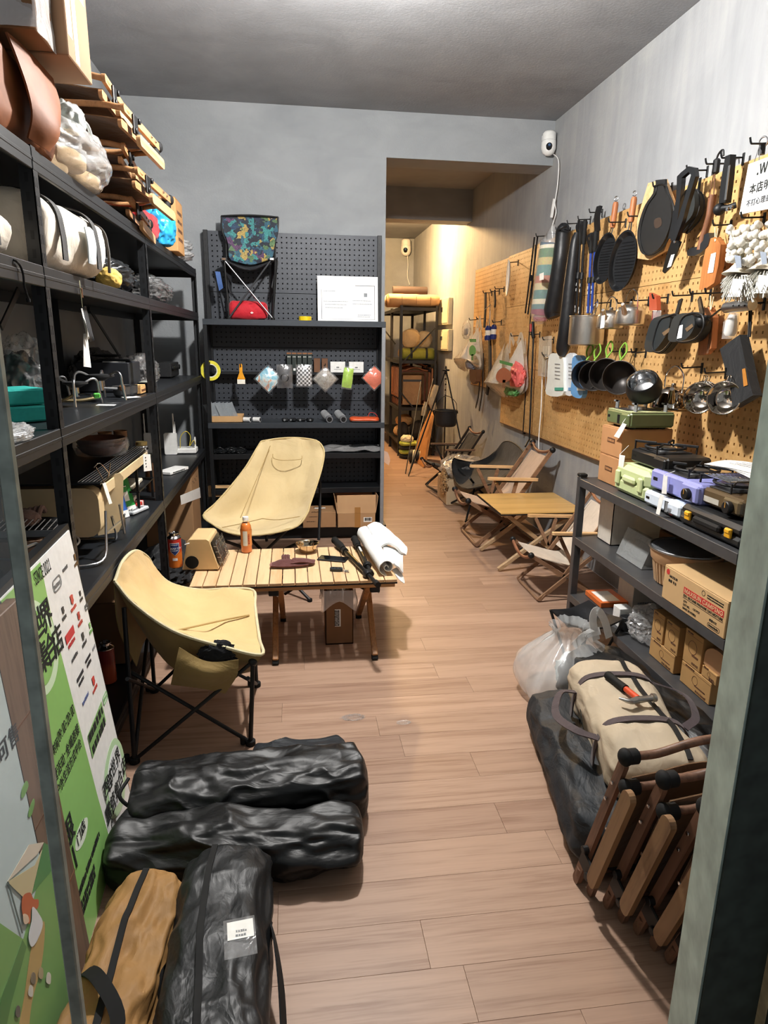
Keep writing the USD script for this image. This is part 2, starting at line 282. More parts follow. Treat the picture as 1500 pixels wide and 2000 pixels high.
# ------------------------------------------------------------ scene helpers
_used = {}
def _name(parent, name):
    k = (parent, name); n = _used.get(k, 0); _used[k] = n + 1; return parent + '/' + (name if n == 0 else f'{name}_{n:03d}')
def _tag(prim, label=None, category=None, group=None, kind=None):
    for k, v in (('label', label), ('category', category), ('group', group), ('kind', kind)):
        if v: prim.SetCustomDataByKey(k, v)
class T:
    """A thing: an Xform at its base; add() gives it parts in its own axes, addw() parts given in room axes."""
    def __init__(s, name, label, category, M=None, group=None, kind=None, parent='/World'):
        s.path = _name(parent, name); s.name = name; s.M = np.eye(4) if M is None else (np.asarray(M, float) if np.ndim(M) == 2 else MX(M)); s.group = group
        x = UsdGeom.Xform.Define(stage, s.path); x.AddTransformOp().Set(Gf.Matrix4d(s.M.tolist())); s.prim = x.GetPrim(); _tag(s.prim, label, category, group, kind)
    def add(s, name, mesh, mat, smooth=30, label=None, to=None, kind=None):
        kind = kind or ('stuff' if name in ('bolt', 'print', 'lettering', 'stem', 'knob', 'wire', 'mark', 'stain', 'burner_wire', 'hole', 'conn') else None)
        p = _name(to or s.path, name); g = usdkit.mesh(stage, p, mesh, mat, smooth=smooth); _tag(g.GetPrim(), label, kind=kind); return p
    def addw(s, name, mesh, mat, smooth=30, label=None, to=None, kind=None):
        return s.add(name, mv(mesh, np.linalg.inv(s.M)), mat, smooth, label, to, kind)
def one(name, label, category, mesh, mat, M=None, group=None, smooth=30, kind=None):
    """A thing that is a single mesh given in its own axes."""
    p = _name('/World', name); g = usdkit.mesh(stage, p, mesh, mat, smooth=smooth); M = np.eye(4) if M is None else (np.asarray(M, float) if np.ndim(M) == 2 else MX(M))
    g.AddTransformOp().Set(Gf.Matrix4d(M.tolist())); _tag(g.GetPrim(), label, category, group, kind); return p
def dup(t, M, label, group=None, category=None):
    """A copy of a thing with its parts, at another place."""
    src = t.prim; p = _name('/World', t.name); M = np.asarray(M, float) if np.ndim(M) == 2 else MX(M)
    x = UsdGeom.Xform.Define(stage, p); q = x.GetPrim(); q.GetReferences().AddInternalReference(src.GetPath()); q.SetInstanceable(True)
    q.GetAttribute('xformOp:transform').Set(Gf.Matrix4d(M.tolist())); _tag(q, label, category or src.GetCustomDataByKey('category'), group or t.group); return q
def struct(name, mesh, mat, parent='/World', smooth=False):
    p = _name(parent, name); g = usdkit.mesh(stage, p, mesh, mat, smooth=smooth)
    if parent == '/World': _tag(g.GetPrim(), kind='structure')
    return p
def text(s, h, depth=.0006, bold=False):
    """Lettering: Latin from the renderer's font, Chinese characters from the outlines below."""
    if all(ord(c) < 256 for c in s): return meshkit.text_mesh(s, h, depth, bold)
    x, out = 0, []
    for c in s:
        if c in GLYPHS: out.append(TM(prism(GLYPHS[c], depth).vertices * (h, h, 1) + (x, 0, 0), prism(GLYPHS[c], depth).faces)); x += h * 1.06
        else: e = meshkit.text_mesh(c, h * .86, depth, bold) if c != ' ' else None; out += [TM(e.vertices + (x, h * .04, 0), e.faces)] if e is not None else []; x += h * (.62 if c != ' ' else .4)
    return cat(out)
def squiggle(w, h, n=None, seed=0, depth=.0005):
    """A line of print too small to read: little dark dashes of uneven length."""
    r = random.Random(seed); x, out = 0, []
    while x < w:
        l = h * r.uniform(.5, 1.0); out.append(bx(x, min(w, x + l), 0, h * r.uniform(.75, 1), 0, depth)); x += l + h * r.uniform(.15, .4)
    return cat(out)

# outlines of the Chinese characters on the signs: per polygon its rings, points as two hex bytes on a 128 grid
_G = """不053d0540235337683f7508760882788278764e764669465d4e63516273497c3f72376148465a46133a133a5824440f360c35
与144e20882c872a797179716e276e235d245973596c2566195f1541153d205a205e236333664e|063d583e58330633
世055f056c176c18892588256c386c388a3a8c458c466c5a6c5b8a688a696c7b6c7c6a7b5f695f68363936385f255f25287827781b181a175f;475f46435b435b5e
伙241b3929453c4a554b89568a56545b3f642e6d257d1e7d1c761369195929513a48283b1b2d13|624d6f737b706d4b694a|294b306032713d713b5c35493247|0356166f228a2c882d84216c2013151315570b4c
伴253826424a424a572b572b624a624a89558a566277627757565756427c427c37563756134a134a37|5d686a85768268656464|084c02581670238b2d882c82378442683b64376534712c80206c201315131559
全025927713f8d48894882567470617d5b7e5877506a5768514651463f683f69354634462178217817091609213a213a341a34193f3a3f3a50185117570951;2f691f5c625d5368407b
动065706624062406d526d53895e895e6d7a6d7834731b6b155515521f67206a246d3b6e625d625736502443133a1c422449314f46526240624057235718333137323b2c4c354e422d42283d263826352e0a23072d0f391756|0a803d813e760b76
可06827a827a766b766b1f67165c134713431d431f5e1f5f215f760776|13654a654a341f331e291329;205a1f3e3e3e3e5a
台0c5d2272368c408622625c64576c4c754c78557d6d6577556f4f655a0f54|164b6a4b6a135e135d1a231a22131613;234022255e255e40
合035b045e19672972428d4d874a7f55757e5e7652635c61551f551d590b51;41762c625763|1749694a6b486b1469125e125b19261924121812;263d25265c265c3d
售036413751f8b2a88267d3f7d3b89458b4c7d727c71744b744b6d6b6d6b644b644b5e6b5d6c554b544b4e734d74432243213e163e15650c5c;214e404d40542154;215e405d40642164;216e406d40742174|153b6d3c6d1361136019221921131513;2232212361236132
域2721262d4134543856315a36546d296d29785478548b5f8b5f786f786284668a6a8b797e77797a787a6d5f6d614f64466d6278617047663569256e1e722174317c2b7817731367155c264d174714401c4922522d2a21|2d634f624e3c2d3c;3759364645464559|09240430123712610561046b126c12891c8a1d6c296b28611d611d3c29402b36
外4d8b598b59645c65645f7d477841723f5e55595759134d13|041c1e31284015510c4a0452146c1c8a288a2478407844763e55333a1d1e0f140c14;16561c592e4c335a366d206d
安084e08592b59366e416c39597859784e604e583d4f326e23761c6e146b14601c4428321d10130a1e2a26372e183a244e;324e2a3f2c3e43374b3f524e|0b600b7c397c3487378a408b477c757c75606960687117711761
川6613668473857413|3b7f4680497e481d3b1e|0218021c0c2a113c128314851f8520431d30141a0d110a11
平0640064c3a4d3a770d770d83738273774677464c7a4c7a40464046133a133a40|52535f726b7169685c50|156f207329602b532151
店021809290d3e0f7c3f7c3a89468c4f7c7b7b7a6f4d6e4d60775f76534d524d45714470146314621832183013231423443f45406f1c6f1b3e16240e120a12;3126632563383138
式06734873488b548a54736b73627e5a83608a6a85757b6f737a737a68556856575f2e691f6e1e702073377d317b1f7716711269126215591f4e3d49680668|091707222228224b0b4b0b564556454b2d4b2d2b482f49240d16
心605c69616c607a3c7c2e712b6949|251f2567316731223420562159275a3b6537652b601a571531152918|2b7e2b8133874b7556684d613f70|052b0c42105d1b5c1a4d11280d27
战09501d511d8a278b287243724267286728524051401f4a24593254565259425740615264508a5a8b5d667a6a7a5f5e5a62406847705b7957754a6734662e6a24702074337b307d277a1c75146d13631a5c2549164616421b401b40163516351c151c14150a15;1428352735461446|618062836986717d77716e6d
户03180d28133d15773e773889408c438b47834a776d776d416141604920491c2f141b0e12;21556154616c216c
打347635817c807c756575651c5e154414401e402059215975|04440648184d1866056605711871188a248b24713671356624662450365437492444241c20160c14091f181f1840073c
招063b0347144b1466056604701471148b208a20712f712f66206621502d532d563a5d4570467a317a3185778575616f526b505850565b645a685d6b79527a4e674659364d334d2e522f492044201e1c150913061e141e143f|354a744a75146a136819411940133513;40256924693f403f
接063b0347134b1366056604701371148b1e8b1e712b712b661e661e502a522c49434948542c552c5f4260396f3e743074307e4c7e4889538a597e787d777467746c716c6e64607b5f7b5554554f4a7c497c3f6d3f6832612a791b7212582040162c13281d3d204926322f3c3f2a3f29471e431e1915130913061d131e133e;43744c644a5f565f6173;4335562d5c34603f493f
方051a061d15261f3326442a5c2a6a086a08753f753788408c448a4b7c4a757975796a376a36576c576828641c5f1641143c1d3c20551f59215e36604a5e4c344c2e3623230f130c13
时376737716071618b6d8a6d717c717c666d666d2269175e144b14471d472061216166|3c59455e5744593d5038|09803381332b152b14200921;1537283628511551;1676155c285c2876
明271935283d3c3f493f867786771971145a13571b571e6c1f6b3c483c442c3a1b3012;4a486c476c5c4a5c;4a686c676c7b4a7b|098335843534143414280929;14402a3f2a571457;157914622a622a79
暖09812b822c563e563f5f305f3069396a34753479377b307b2e8454866b8a708a738776826c806d7d737c74796b6a7869785f4b5f4a577b567b4c494c48466c4672436c3362266d207d1d77126517581e49163b13361c4e244233361e2a132713211c2e26342f3a3d3c4c2c4c2b2c132c13220922;547d586e57695e69697f;4a3b582c643b633c;3d7a43694e694a7c;1338213721521352;135e215d21771377
本042f1b452d63086408703a703a8b468b467079707864536363477c32752872286533642b462b46133a133a2b1c2b1b340e280a28;46386038524b4761;1f383a373a622e4c
活285a28654d654d7831752e7f54846e8b7682587a58657b657c5b585a584873477314691367183d183c13311331464d474d59;3c246823683c3c3c|0b8310891389267f2a7a23720c80|071b1f452246293e14181014|055d07630c66225a23561c4f
火061a061d1d282e3b385a3a89468944574b435b2e6a247b1f7b1b761473145b1f4b2e3f43342e251f0e13|584b69706c71766d64496047|0a4b145c1a71246f256a215d17491147
然035d1674208c2b8a28803e80437e41705470548a5f8a5f706f70687c618265876a88787771717a6f7a65616560626b4a7c3b76336e3663425a525244483a3932323a484a536253653f653e693454294619390d34063d15441f4e1357125b165f1a5f28572d601f671e6b23703269367623760d57|602d6a327c177113|4d14462e512e581c5816|2e142c2e362e3915|04171531202e0f13
燃241733333c313a2831172d13|343530332a3a3c4e3358375d425944603d633b683e6d476949753e7539652e5227552559326e3a8c448a427f557d54705e705f8b688b698672887a787a7474707c6f7c676a666a6274477e3b76346d3e6450583c4c334639463c4c3f564b5e645e665166474c;6a82697072707078|663070347c1e7d167413|542b55305e30651c64165b15|441542304b314f16|0419102f1544168a208a206926792f77255b205c1f4a20432d322d2f26281c3519280e150a13|045209630a721272115e0d500a4e
理281728224f234f323232323d4f3e4e4a334a33857785774a5b4a5b3e783d78325b325b237c227d18;5a556b546b635a63;5a6e6b6d6b7b5a7b;3e55505450633e63;3e6e506d507b3e7b|0620042c153215520652065d155d1578057805832e832f782078205d2d5d2d52205220362e39302e0820
生061706223a223a411441144c3a4c3a671d6711520658156f1e89298723723a723a8b468b4772747274674667464c704c7042464146237a227a17
界0439053d1a45274f125113886e886e515a4e70417c3e7d3a763272325c3c5c124f124f42524447503a502f453441332e3025271a181113120d1c192122292634263d0e310b31;47736072607c477c;4866475c605c6066;20733972397c207c;39652066205c395c
的0a160a7619771e8b2a8a24773976396044714c8c578952777877742a711e6b1751154c20632067246b406c6c4e6c42553959392115201516;152c2e2b2e481548;15532e532e6c156c|465348574f596141633a5a35
相3c133c84778478156c146b1b481b4613;47276c266c3b473b;47476c466c5a475a;47666c656c794779|0333104a1964066506701a701a8b268b2670387038652665265a3945353e313c264a26131a131a470a2b
红061a042607272f2f332f3427512751733673357f797f78735d735d287b277b1b341b3224|035e0f6b1e8a228b29882a85166223622c70366b2d5b1b453447343d08350440144d1a560754
自147a357a3a8c468a417a6e7a6e136313611a211a20131413;205e625d626f206f;2136202562256236;2152204162416252
营06812282238c2f8c31825082508c5d8c5d8279827a755d745d6c776c7851774f6a506a601760164f0a4f0a6c226c22740775;30752f6c506c5075|143a6e3a6f136d1163116016221620111511;21236122612e212e|1d5b645c653f1e3e;2a4a574957512a51
西06847a837a7754765468746774136713661a1b1a19120d120c660d682c682c750677;1b351a27672767395039483e475b385b3751304224371f34;555b54466746675b;3869476847763977;1a421d4225492b562b5b1a5b
连031e162f165505550560215f222b35214f204f39273a28444f454f542f522c5d326239732974297e3e7e428b4e884b7e777e777447743d604f5f4f6f5a6f5a5f735f73545a545a44794479395a395a217e227a153615281a1a230a13031b|0a830c87138a237725711c6c
部4e134e8574867b827b7d6c5a754e7944793072266b245e245b295b13;5b3269316d366b465e576a795b79|054d055a175b10700871097d227d1e8a298d307d497c497243703b5b4b5a4b4d;1e6f255a2d5a3470|0c45444646444615391437191a1919130c13;1927382638391939
野051804231f271f37083808421f431f4f084f09854185435b615b496e51745e6d6879447a448575857b8174756668705e705b7a5b7d5a7d577239683c6f506350631f601657134713441c451f571f56502a4f2a42424141372a372a28452b45210c18;2b7b2a6f376f377b;37642a652a593759;1270206f207b127b;2064126512592059
银026a0d78168c21891e7d367c3570167012683466335a255a254d364c3740253f2529362f392939857586744a7c40683070267d1f7e1c771373135e265d1c3912351a38241713131b131f1723173f063f0541064c174c175a0d5a0c600761;5b4a603c623c7249;4757685668624762;476f686e687a477a;47255b294f4a474a
门2d7b2d867686761d71155513521b521e6a1f6a7b|0f85198b28792b72226c|0b71177016130b13
间2c847684761b72155f135c1b5c1e6a1f6a792c79|27665966592a272a;32354e344e433243;324e4e4d4e5c325c|0d8311881789237c26751c70|0b6e176d16130b13
集021f1d282a300631063d393d38432343213f153f1464095e026402671579218d2e8a297f3e7f3a8a458d4d7f737f73734a724b6e6e6e6d634b634a606e5f6f554b544a50764f784d78444743463e7a3d7b31563066277d207e1d77146619472b46123912382a2b210c130715;22503c4f3d532354;22603c5f3d622363;226f3c6e3d722373
露051e0c200d553957396e356e36653463365a345817581560086009793979387c107c10877186707c467b4779787878606a6069585a5859567353744f714a663d7e367e32782b712c70126512641550154e124312412c2a2a2a223d243e193c180613;67636b626b6e676e;4f21652065284f28;534b5a44614a;5a3654325f33;38392a392a353a354e3e4a4346433f3d3a3f;3a553b484a544a6e466e4656;2d4a194b19442d44;183818201d201e39;16621963186e156d"""
def _ring(h): return [(int(h[i:i + 2], 16) / 128, (int(h[i + 2:i + 4], 16) - 40) / 128) for i in range(0, len(h), 4)]
GLYPHS = {}
for _l in _G.split('\n'):
    GLYPHS[_l[0]] = shapely.union_all([Polygon(_ring(p.split(';')[0]), [_ring(q) for q in p.split(';')[1:]]).buffer(0) for p in _l[1:].split('|')])
# ------------------------------------------------------------ the room
XR, XL, YB, ZC, YF = 2.15, -1.25, 5.75, 3.35, 12.2
grey_wall = concrete('#8f9396', '#84888c', '#9a9da0'); grey_streak = concrete('#999b9d', '#878a8d', '#aaaba9', True); grey_ceil = concrete('#8c8e91', '#7f8183', '#989a9d')
floor = T('floor', None, None, kind='structure')
floor.add('underlay', bx(XL, XR, -.6, YF, -.08, -.012), plain('#4a3a30', .9), False)
planks = [wood(a, b, 'x', .46, 26., 22., .35, .03) for a, b in (('#a58772', '#8b6c58'), ('#a2846f', '#886955'), ('#a98b76', '#8f705c'), ('#a0826e', '#896a57'))]
PW, PL = .154, 1.24
y = .295; row = 0
while y < 10.2:
    off = [.326, -.1, -.37, .62, .1, -.62, .45][row % 7] + .07 * math.sin(row * 2.7); k = math.floor((XL - off) / PL)
    while off + k * PL < XR:
        a, b = max(XL, off + k * PL), min(XR, off + (k + 1) * PL); k += 1
        if b - a > .02: floor.add('plank', bx(a + .0003, b - .0003, y + .0002, y + PW - .0002, -.012, 0, .0006), planks[random.randrange(4)], False)
    y += PW; row += 1
floor.add('floor_end', bx(XL, XR, y, YF, -.012, 0), planks[0], False)
struct('wall_left', bx(XL - .15, XL, .3, YF, 0, ZC), grey_wall)
struct('wall_right', bx(XR, XR + .15, .3, YF, 0, ZC), grey_streak)
struct('wall_back', cat(bx(XL, .775, YB, YB + .3, 0, ZC), bx(.775, XR, YB, YB + .3, 3.02, ZC)), grey_wall)
struct('wall_far', bx(XL - .15, XR + .15, YF, YF + .15, 0, ZC), grey_wall)
struct('ceiling', bx(XL - .15, XR + .15, .3, YF + .15, ZC, ZC + .15), grey_ceil)
struct('ceiling_beam', bx(XL, XR, 8.28, 8.55, 3.0, ZC), grey_ceil)

# shop-front door: the steel jamb on the right with its leaf, lock and glass; the slim stile on the left
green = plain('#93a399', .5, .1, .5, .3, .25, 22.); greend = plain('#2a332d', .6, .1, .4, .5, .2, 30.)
d = T('door', None, None, kind='structure')
d.add('jamb', prism([(.600, .735), (.632, .838), (.70, .838), (.70, .737)], 2.7), green, False); d.add('jamb_face', bx(.6035, .704, .731, .7355, 0, 2.7, .001), greend, False)  # jamb slanted to catch lamplight; dark front sheet paints in its unlit face
d.add('leaf_stile', cat(bx(.704, .742, .70, .75, 0, 2.6, .003), bx(.742, .80, .712, .742, 0, 2.6, .003)), greend, 20)
d.add('leaf_rail', bx(.80, 1.35, .705, .745, .25, .40, .003), greend, 20)
d.add('glass', bx(.80, 1.35, .722, .728, .4, 2.5), film(opacity=.06, wr=.02, milk='#8a9a94'), False)
lk = d.add('lock', bx(.745, .86, .67, .712, .60, .70, .004), greend, 20)
d.add('lock_bolt', cat(bx(.70, .80, .655, .67, .665, .675), rod((.77, .66, .64), (.77, .60, .64), .008), bx(.74, .84, .65, .66, .62, .63)), K['alu'], 30, to=lk)
d.add('seal', cat(bx(.7005, .7035, .715, .735, 0, 2.6), bx(.742, .746, .705, .711, 0, 2.6)), plain('#a08f6a', .7, var=.3), False)
t = T('door_2', None, None, kind='structure')
def stile(px, py): return A(px, py, Y=.80)[0]
xs = stile(100, 1500)
t.add('stile', cat(bx(xs - .017, xs, .800, .814, 0, 2.7, .002)), plain('#8b948c', .4, .5, .5, .35, .2, 30.), 20)
t.add('glass', bx(xs - .6, xs - .013, .804, .809, .05, 2.6), film(opacity=.035, wr=.02, milk='#b9c9c4', rough=.05), False)

# ------------------------------------------------------------ lamps: a cool bulb above the shop, a warm one in the back room
def lamp(name, label, pos, col, power, r):
    t = T(name, label, 'lamp', pos)
    t.add('socket', lathe([(0, .145), (.045, .145), (.05, .11), (.03, .09), (.026, .055), (0, .055)], 24), K['white'])
    if pos[2] < 3.15: t.add('pendant_cord', rod((0, 0, .14), (0, 0, ZC - pos[2]), .004), K['white'])
    mat = usdkit.material(stage, '/World/Looks/' + name + '_glow', {'e': ('emission', {'color': col, 'strength': power})}, surface='e.emission')
    t.add('bulb', lathe([(0, -.05), (r * .7, -.045), (r, -.02), (r, .02), (r * .7, .05), (.026, .055)], 28), mat, True)
lamp('ceiling_lamp', 'cool white bulb under the ceiling of the shop', FRONT_POS, FRONT_COL, FRONT_LAMP, .07)
lamp('back_room_lamp', 'warm bulb under the ceiling of the back room', BACK_POS, BACK_COL, BACK_LAMP, .075)
# ------------------------------------------------------------ slotted-steel racks
def rack(name, label, x0, x1, ys, tiers, bh=.055, ph=None, face=1, mat=None, slots=True, depth_beams=True, w=.038, deck=None):
    """Angle posts at ys, one deck with its front and back beams per tier and bay; face=+1 when the aisle lies towards +x."""
    t = T(name, label, 'rack', (x0, ys[0], 0)); mat = mat or K['steel']; xf, xb = (x1, x0) if face > 0 else (x0, x1); s = face; top = ph or max(tiers)
    for x, sx in ((xf, s), (xb, -s)):
        for i, y in enumerate(ys):
            sy = 1 if i == 0 else -1; sy = 1 if i < len(ys) - 1 else -1
            pp = t.addw('post', cat(bx(x - sx * .003, x, y, y + sy * w, 0, top), bx(x - sx * w, x, y, y + sy * .003, 0, top)), mat, False)
            if slots and sx == s:
                H = [bx(x - .0005, x + s * .0006, y + sy * (c - .004), y + sy * (c + .004), z, z + .026) for z in np.arange(.06, top - .03, .05) for c in (.011, .027)]
                H += [bx(x - s * .014, x - s * .024, y + .0005 * -1, y - .0006, z, z + .024) for z in np.arange(.07, top - .03, .05)]
                t.addw('slot', cat(H), K['black'], False, to=pp, kind='stuff')
            t.addw('foot', box(x - sx * .016, y + sy * .016, .006, .045, .045, .012, .003), K['rubber'], False)
    for z in tiers:
        for a, b in zip(ys[:-1], ys[1:]):
            t.addw('front_beam', cat(bx(xf - s * .012, xf + s * .001, a + .003, b - .003, z - bh, z, .002), bx(xf - s * .02, xf + s * .0025, a + .003, b - .003, z - bh * .62, z - bh * .42, .002)), mat, False)
            t.addw('back_beam', bx(xb, xb + s * .012, a, b, z - bh, z, .002), mat, False)
            t.addw('shelf', bx(xb + s * .004, xf - s * .012, a + .002, b - .002, z - .014, z - .002), deck or mat, False)
        for y in (ys[0] + .004, ys[-1] - .016) if depth_beams else ():
            t.addw('side_beam', bx(x0 + .004, x1 - .014, y, y + .012, z - bh, z - .001), mat, False)
    return t
deckm = plain('#202327', .35, .2, .5, .2, .04, 30.)
LX0, LX1, LY = -1.17, -.70, (1.28, 2.13, 3.60, 5.42)
Z1, Z2, Z3, Z4 = 2.11, 1.80, 1.335, .765
lr = rack('storage_rack', 'tall black slotted steel rack along the bare wall, loaded with boxes and bags', LX0, LX1, LY, (Z1, Z2, Z3, Z4, .16), .058, 2.115, 1, deck=deckm)
for a, b in ((A(174, 602, X=LX0 + .02), A(241, 708, X=LX0 + .02)), (A(367, 621, X=LX0 + .02), A(325, 705, X=LX0 + .02)), (A(36, 566, X=-.9), A(2, 640, X=-.9))):
    lr.addw('brace', bar(a, b, .025, .006, (1, 0, 0)), K['steel'], False)

# ---- on the top tier
tape = plain('#b08a5c', .18, 0, .6, .04); tape_glare = plain('#f0ebe0', .2, 0, .7, .03)  # the pale tape colour has its glare painted in
def carton(name, label, x0, x1, y0, y1, z, h, mat=None, M=None, flaps=True, tp=tape, group=None, tape_axis='y', rot=0):
    """A closed corrugated box: four walls' worth of body, two top flaps with their seam, sealing tape."""
    w, d = x1 - x0, y1 - y0; t = T(name, label, 'box', RZ(rot, ((x0 + x1) / 2, (y0 + y1) / 2, z)), group); mat = mat or K['kraft']
    t.add('body', box(0, 0, h / 2 - .0015, w, d, h - .003, .003), mat, False)
    if flaps:
        for k in (-1, 1):
            t.add('flap', box(0, k * d / 4, h - .001, w - .002, d / 2 - .003, .003, .001) if tape_axis == 'x' else box(k * w / 4, 0, h - .001, w / 2 - .003, d - .002, .003, .001), mat, False)
    if tp:
        if tape_axis == 'x': t.add('tape', cat(box(0, 0, h + .0008, w, .045, .0006), box(w / 2 + .0004, 0, h * .78, .0006, .045, h * .4), box(-w / 2 - .0004, 0, h * .78, .0006, .045, h * .4)), tp, False)
        else: t.add('tape', cat(box(0, 0, h + .0008, .045, d, .0006), box(0, -d / 2 - .0004, h * .78, .045, .0006, h * .4), box(0, d / 2 + .0004, h * .78, .045, .0006, h * .4)), tp, False)
    return t
t = carton('cardboard_box', 'large brown cardboard box with shiny tape, topmost on the left rack', -1.14, -.62, 2.29, 2.53, 2.392, .52, card('#95755a'), tp=None)
t.addw('tape', cat(bx(-.6205, -.6195, 2.32, 2.50, 2.60, 2.66), bx(-.6205, -.6195, 2.36, 2.40, 2.40, 2.9), bx(-.6205, -.6195, 2.30, 2.345, 2.45, 2.58)), tape_glare, False)
t.addw('tape', bx(-1.14, -.62, 2.2893, 2.29, 2.62, 2.68), tape_glare, False)
t = carton('cardboard_box', 'smaller taped brown box in front of the large one on the left rack', -1.1, -.655, 2.13, 2.275, 2.392, .36, card('#8a6546'), tp=None)
t.addw('plastic_wrap', cloth([[(-.653 + .004 * math.sin(i * 2.1 + j), 2.135 + .05 * j - .002 * i, 2.39 + .09 * i) for j in range(4)] for i in range(5)], 4, .001, .006, 20), film(wr=1., opacity=.45), 40)
t.addw('plastic_wrap', cloth([[(-.74 + .03 * j, 2.126 - .004 * math.sin(i * 2 + j), 2.395 + .08 * i) for j in range(4)] for i in range(5)], 4, .001, .006, 20, 3), film(wr=1., opacity=.45), 40)
lea = plain('#7b4726', .62, 0, .3, .25, .3, 14.)
t = T('brown_bag', 'rust brown slumped bag with a hanging front flap squeezed under the large cardboard box', 'bag', (-.90, 2.33, Z1))
t.addw('body', mv(bag(.50, .40, .270, 40, 36, 4.2, .07, .012, 7, 4), RZ(90, (-.93, 2.22, Z1 + .002))), lea, 40)
t.addw('flap', cloth([[(-.72, 2.10, 2.37), (-.71, 2.26, 2.375), (-.71, 2.42, 2.37)], [(-.70, 2.12, 2.29), (-.68, 2.26, 2.28), (-.69, 2.40, 2.29)], [(-.69, 2.14, 2.20), (-.66, 2.24, 2.18), (-.685, 2.35, 2.21)], [(-.71, 2.15, 2.135), (-.685, 2.22, 2.122), (-.71, 2.31, 2.145)]], 6, .006, .006, 8, 2), lea, 40)
t.addw('strap', strip([(-.685, 2.22, 2.28), (-.672, 2.222, 2.23), (-.664, 2.225, 2.18)], .012, .003, (1, 0, 0)), plain('#d8cbb4', .6), 30)
t = T('plastic_bag', 'white plastic bag of beige goods drooping over the top tier edge', 'bag', (-.80, 2.62, Z1))
t.addw('contents', cat(*[mv(bag(.20, .07, .07, 16, 14, 2.4, .2, .006, 14, 5 + i), RZ(75, (-.78 + .035 * (i % 2), 2.50 + .09 * i, Z1 + .012 + .03 * (i % 3)))) for i in range(4)]), fabric('#b59a74', wr=.6), 40)
t.addw('film', blob((-.77, 2.64, Z1 + .004), (.14, .26, .115), .14, 2.6, 3), film(wr=1., opacity=.32, scale=9.), 50)
t.addw('knot', cat(blob((-.71, 2.56, Z1 + .15), (.045, .06, .05), .3, 3., 8, 3), tube([(-.69, 2.58, Z1 + .20), (-.67, 2.62, Z1 + .19), (-.665, 2.65, Z1 + .15)], .006, smooth=4)), film(wr=1., opacity=.5, col='#cfe0da'), 50)

# ---- folded wooden armchairs (a model used on the rack and by the door)
def folded_chair(name, label, M, woodm, armm, fab, group):
    t = T(name, label, 'chair', M, group); W, H = .46, .575
    for x, s in ((0, -1), (W, 1)):
        t.add('leg', rbar((x, .022, .005), (x, .018, H - .03), .030, .014, (1, 0, 0)), woodm, 20)
        t.add('leg', rbar((x + s * -.018, -.028, .02), (x + s * -.018, -.02, H - .10), .030, .014, (1, 0, 0)), woodm, 20)
        t.add('armrest', rbar((x + s * .020, -.058, .14), (x + s * .020, -.062, H - .055), .042, .017, (1, 0, 0)), armm, 20)
        t.add('hinge', cat(bx(x - .004 + s * .012, x + .004 + s * .012, -.045, .03, .095, .155, .003), cyl((x + s * .004, .018, .165), .012, .02 * 1, 12, .002, (s, 0, 0)), cyl((x + s * .004, -.03, .11), .012, .02, 12, .002, (s, 0, 0))), K['black'], 30)
        t.add('bolt', cat(*[cyl((x + s * .008, yy, zz), .0055, .006, 10, .001, (s, 0, 0)) for yy, zz in ((.022, .40), (-.024, .33), (.020, .47))]), K['chrome'], 30)
        for yy, zz in ((.022, H - .005), (-.020, H - .075)):
            t.add('joint_cap', cat(ball((x, yy, zz), .024, 2, (.75, 1, 1)), cyl((x - s * .005, yy, zz), .021, .03, 14, .003, (-s, 0, 0))), K['rubber'], 40)
    for yy, zz, b in ((.022, H - .005, .055), (-.020, H - .075, .045)):
        t.add('bent_rail', tube([(.02, yy, zz), (.09, yy - .004, zz + .006), (W * .36, yy - .012, zz + b * .8), (W * .5, yy - .014, zz + b), (W * .64, yy - .012, zz + b * .8), (W - .09, yy - .004, zz + .006), (W - .02, yy, zz)], .0115, 10, smooth=4), woodm, 40)
    t.add('floor_rail', tube([(0, .022, .06), (.004, .024, .022), (.03, .028, .012), (.1, .034, .012), (W - .1, .034, .012), (W - .03, .028, .012), (W - .004, .024, .022), (W, .022, .06)], .0115, 10, smooth=4), woodm, 40)
    t.add('fabric', cloth([[(.022, .004, .08), (W * .5, .012, .06), (W - .022, .004, .08)], [(.02, -.008, .22), (W * .5, .03, .20), (W - .02, -.008, .22)], [(.02, .004, .36), (W * .5, -.02, .37), (W - .02, .004, .36)], [(.022, .0, H - .06), (W * .5, .004, H - .04), (W - .022, .0, H - .06)]], 5, .004, .006, 10, 3), fab, 40)
    return t
oakr = wood('#a87c54', '#86603e', 'z'); oakl = wood('#bb956a', '#9c774e', 'z'); tanfab = fabric('#6f5236', wr=.6)
fx = None; gf = 'folded wooden chairs stacked on the rack'
for i, (dx, y0, rot, lab) in enumerate(((-.035, 3.30, 3, 'lowest'), (.03, 3.21, -4, 'second from the bottom'), (-.015, 3.13, 5, 'third from the bottom'), (.035, 3.0, -3, 'second from the top'), (-.02, 2.93, 2, 'topmost'))):
    a = math.radians(rot); ca, sa = math.cos(a), math.sin(a)
    M = MX((-1.12 + dx, y0, Z1 + .068 + .088 * i), (ca, sa, 0), (0, 0, -1) if i % 2 else (0, 0, -1), None)
    M[:3, :3] = np.array([(ca, sa, 0), (0, 0, 1), (-sa, ca, 0)]) ; M[1] = [0, 0, 1, 0]; M[2] = [-sa, ca, .012 * (i - 2), 0]
    lb = f'folded wooden armchair lying flat, {lab} in the pile on the left rack'
    if fx is None: fx = folded_chair('folding_chair', lb, M, oakr, oakl, tanfab, gf)
    else: dup(fx, M, lb, gf)
t = T('blue_bag', 'bright blue tied plastic bag between the folded chairs and a cardboard box', 'bag', (-.72, 4.13, Z1))
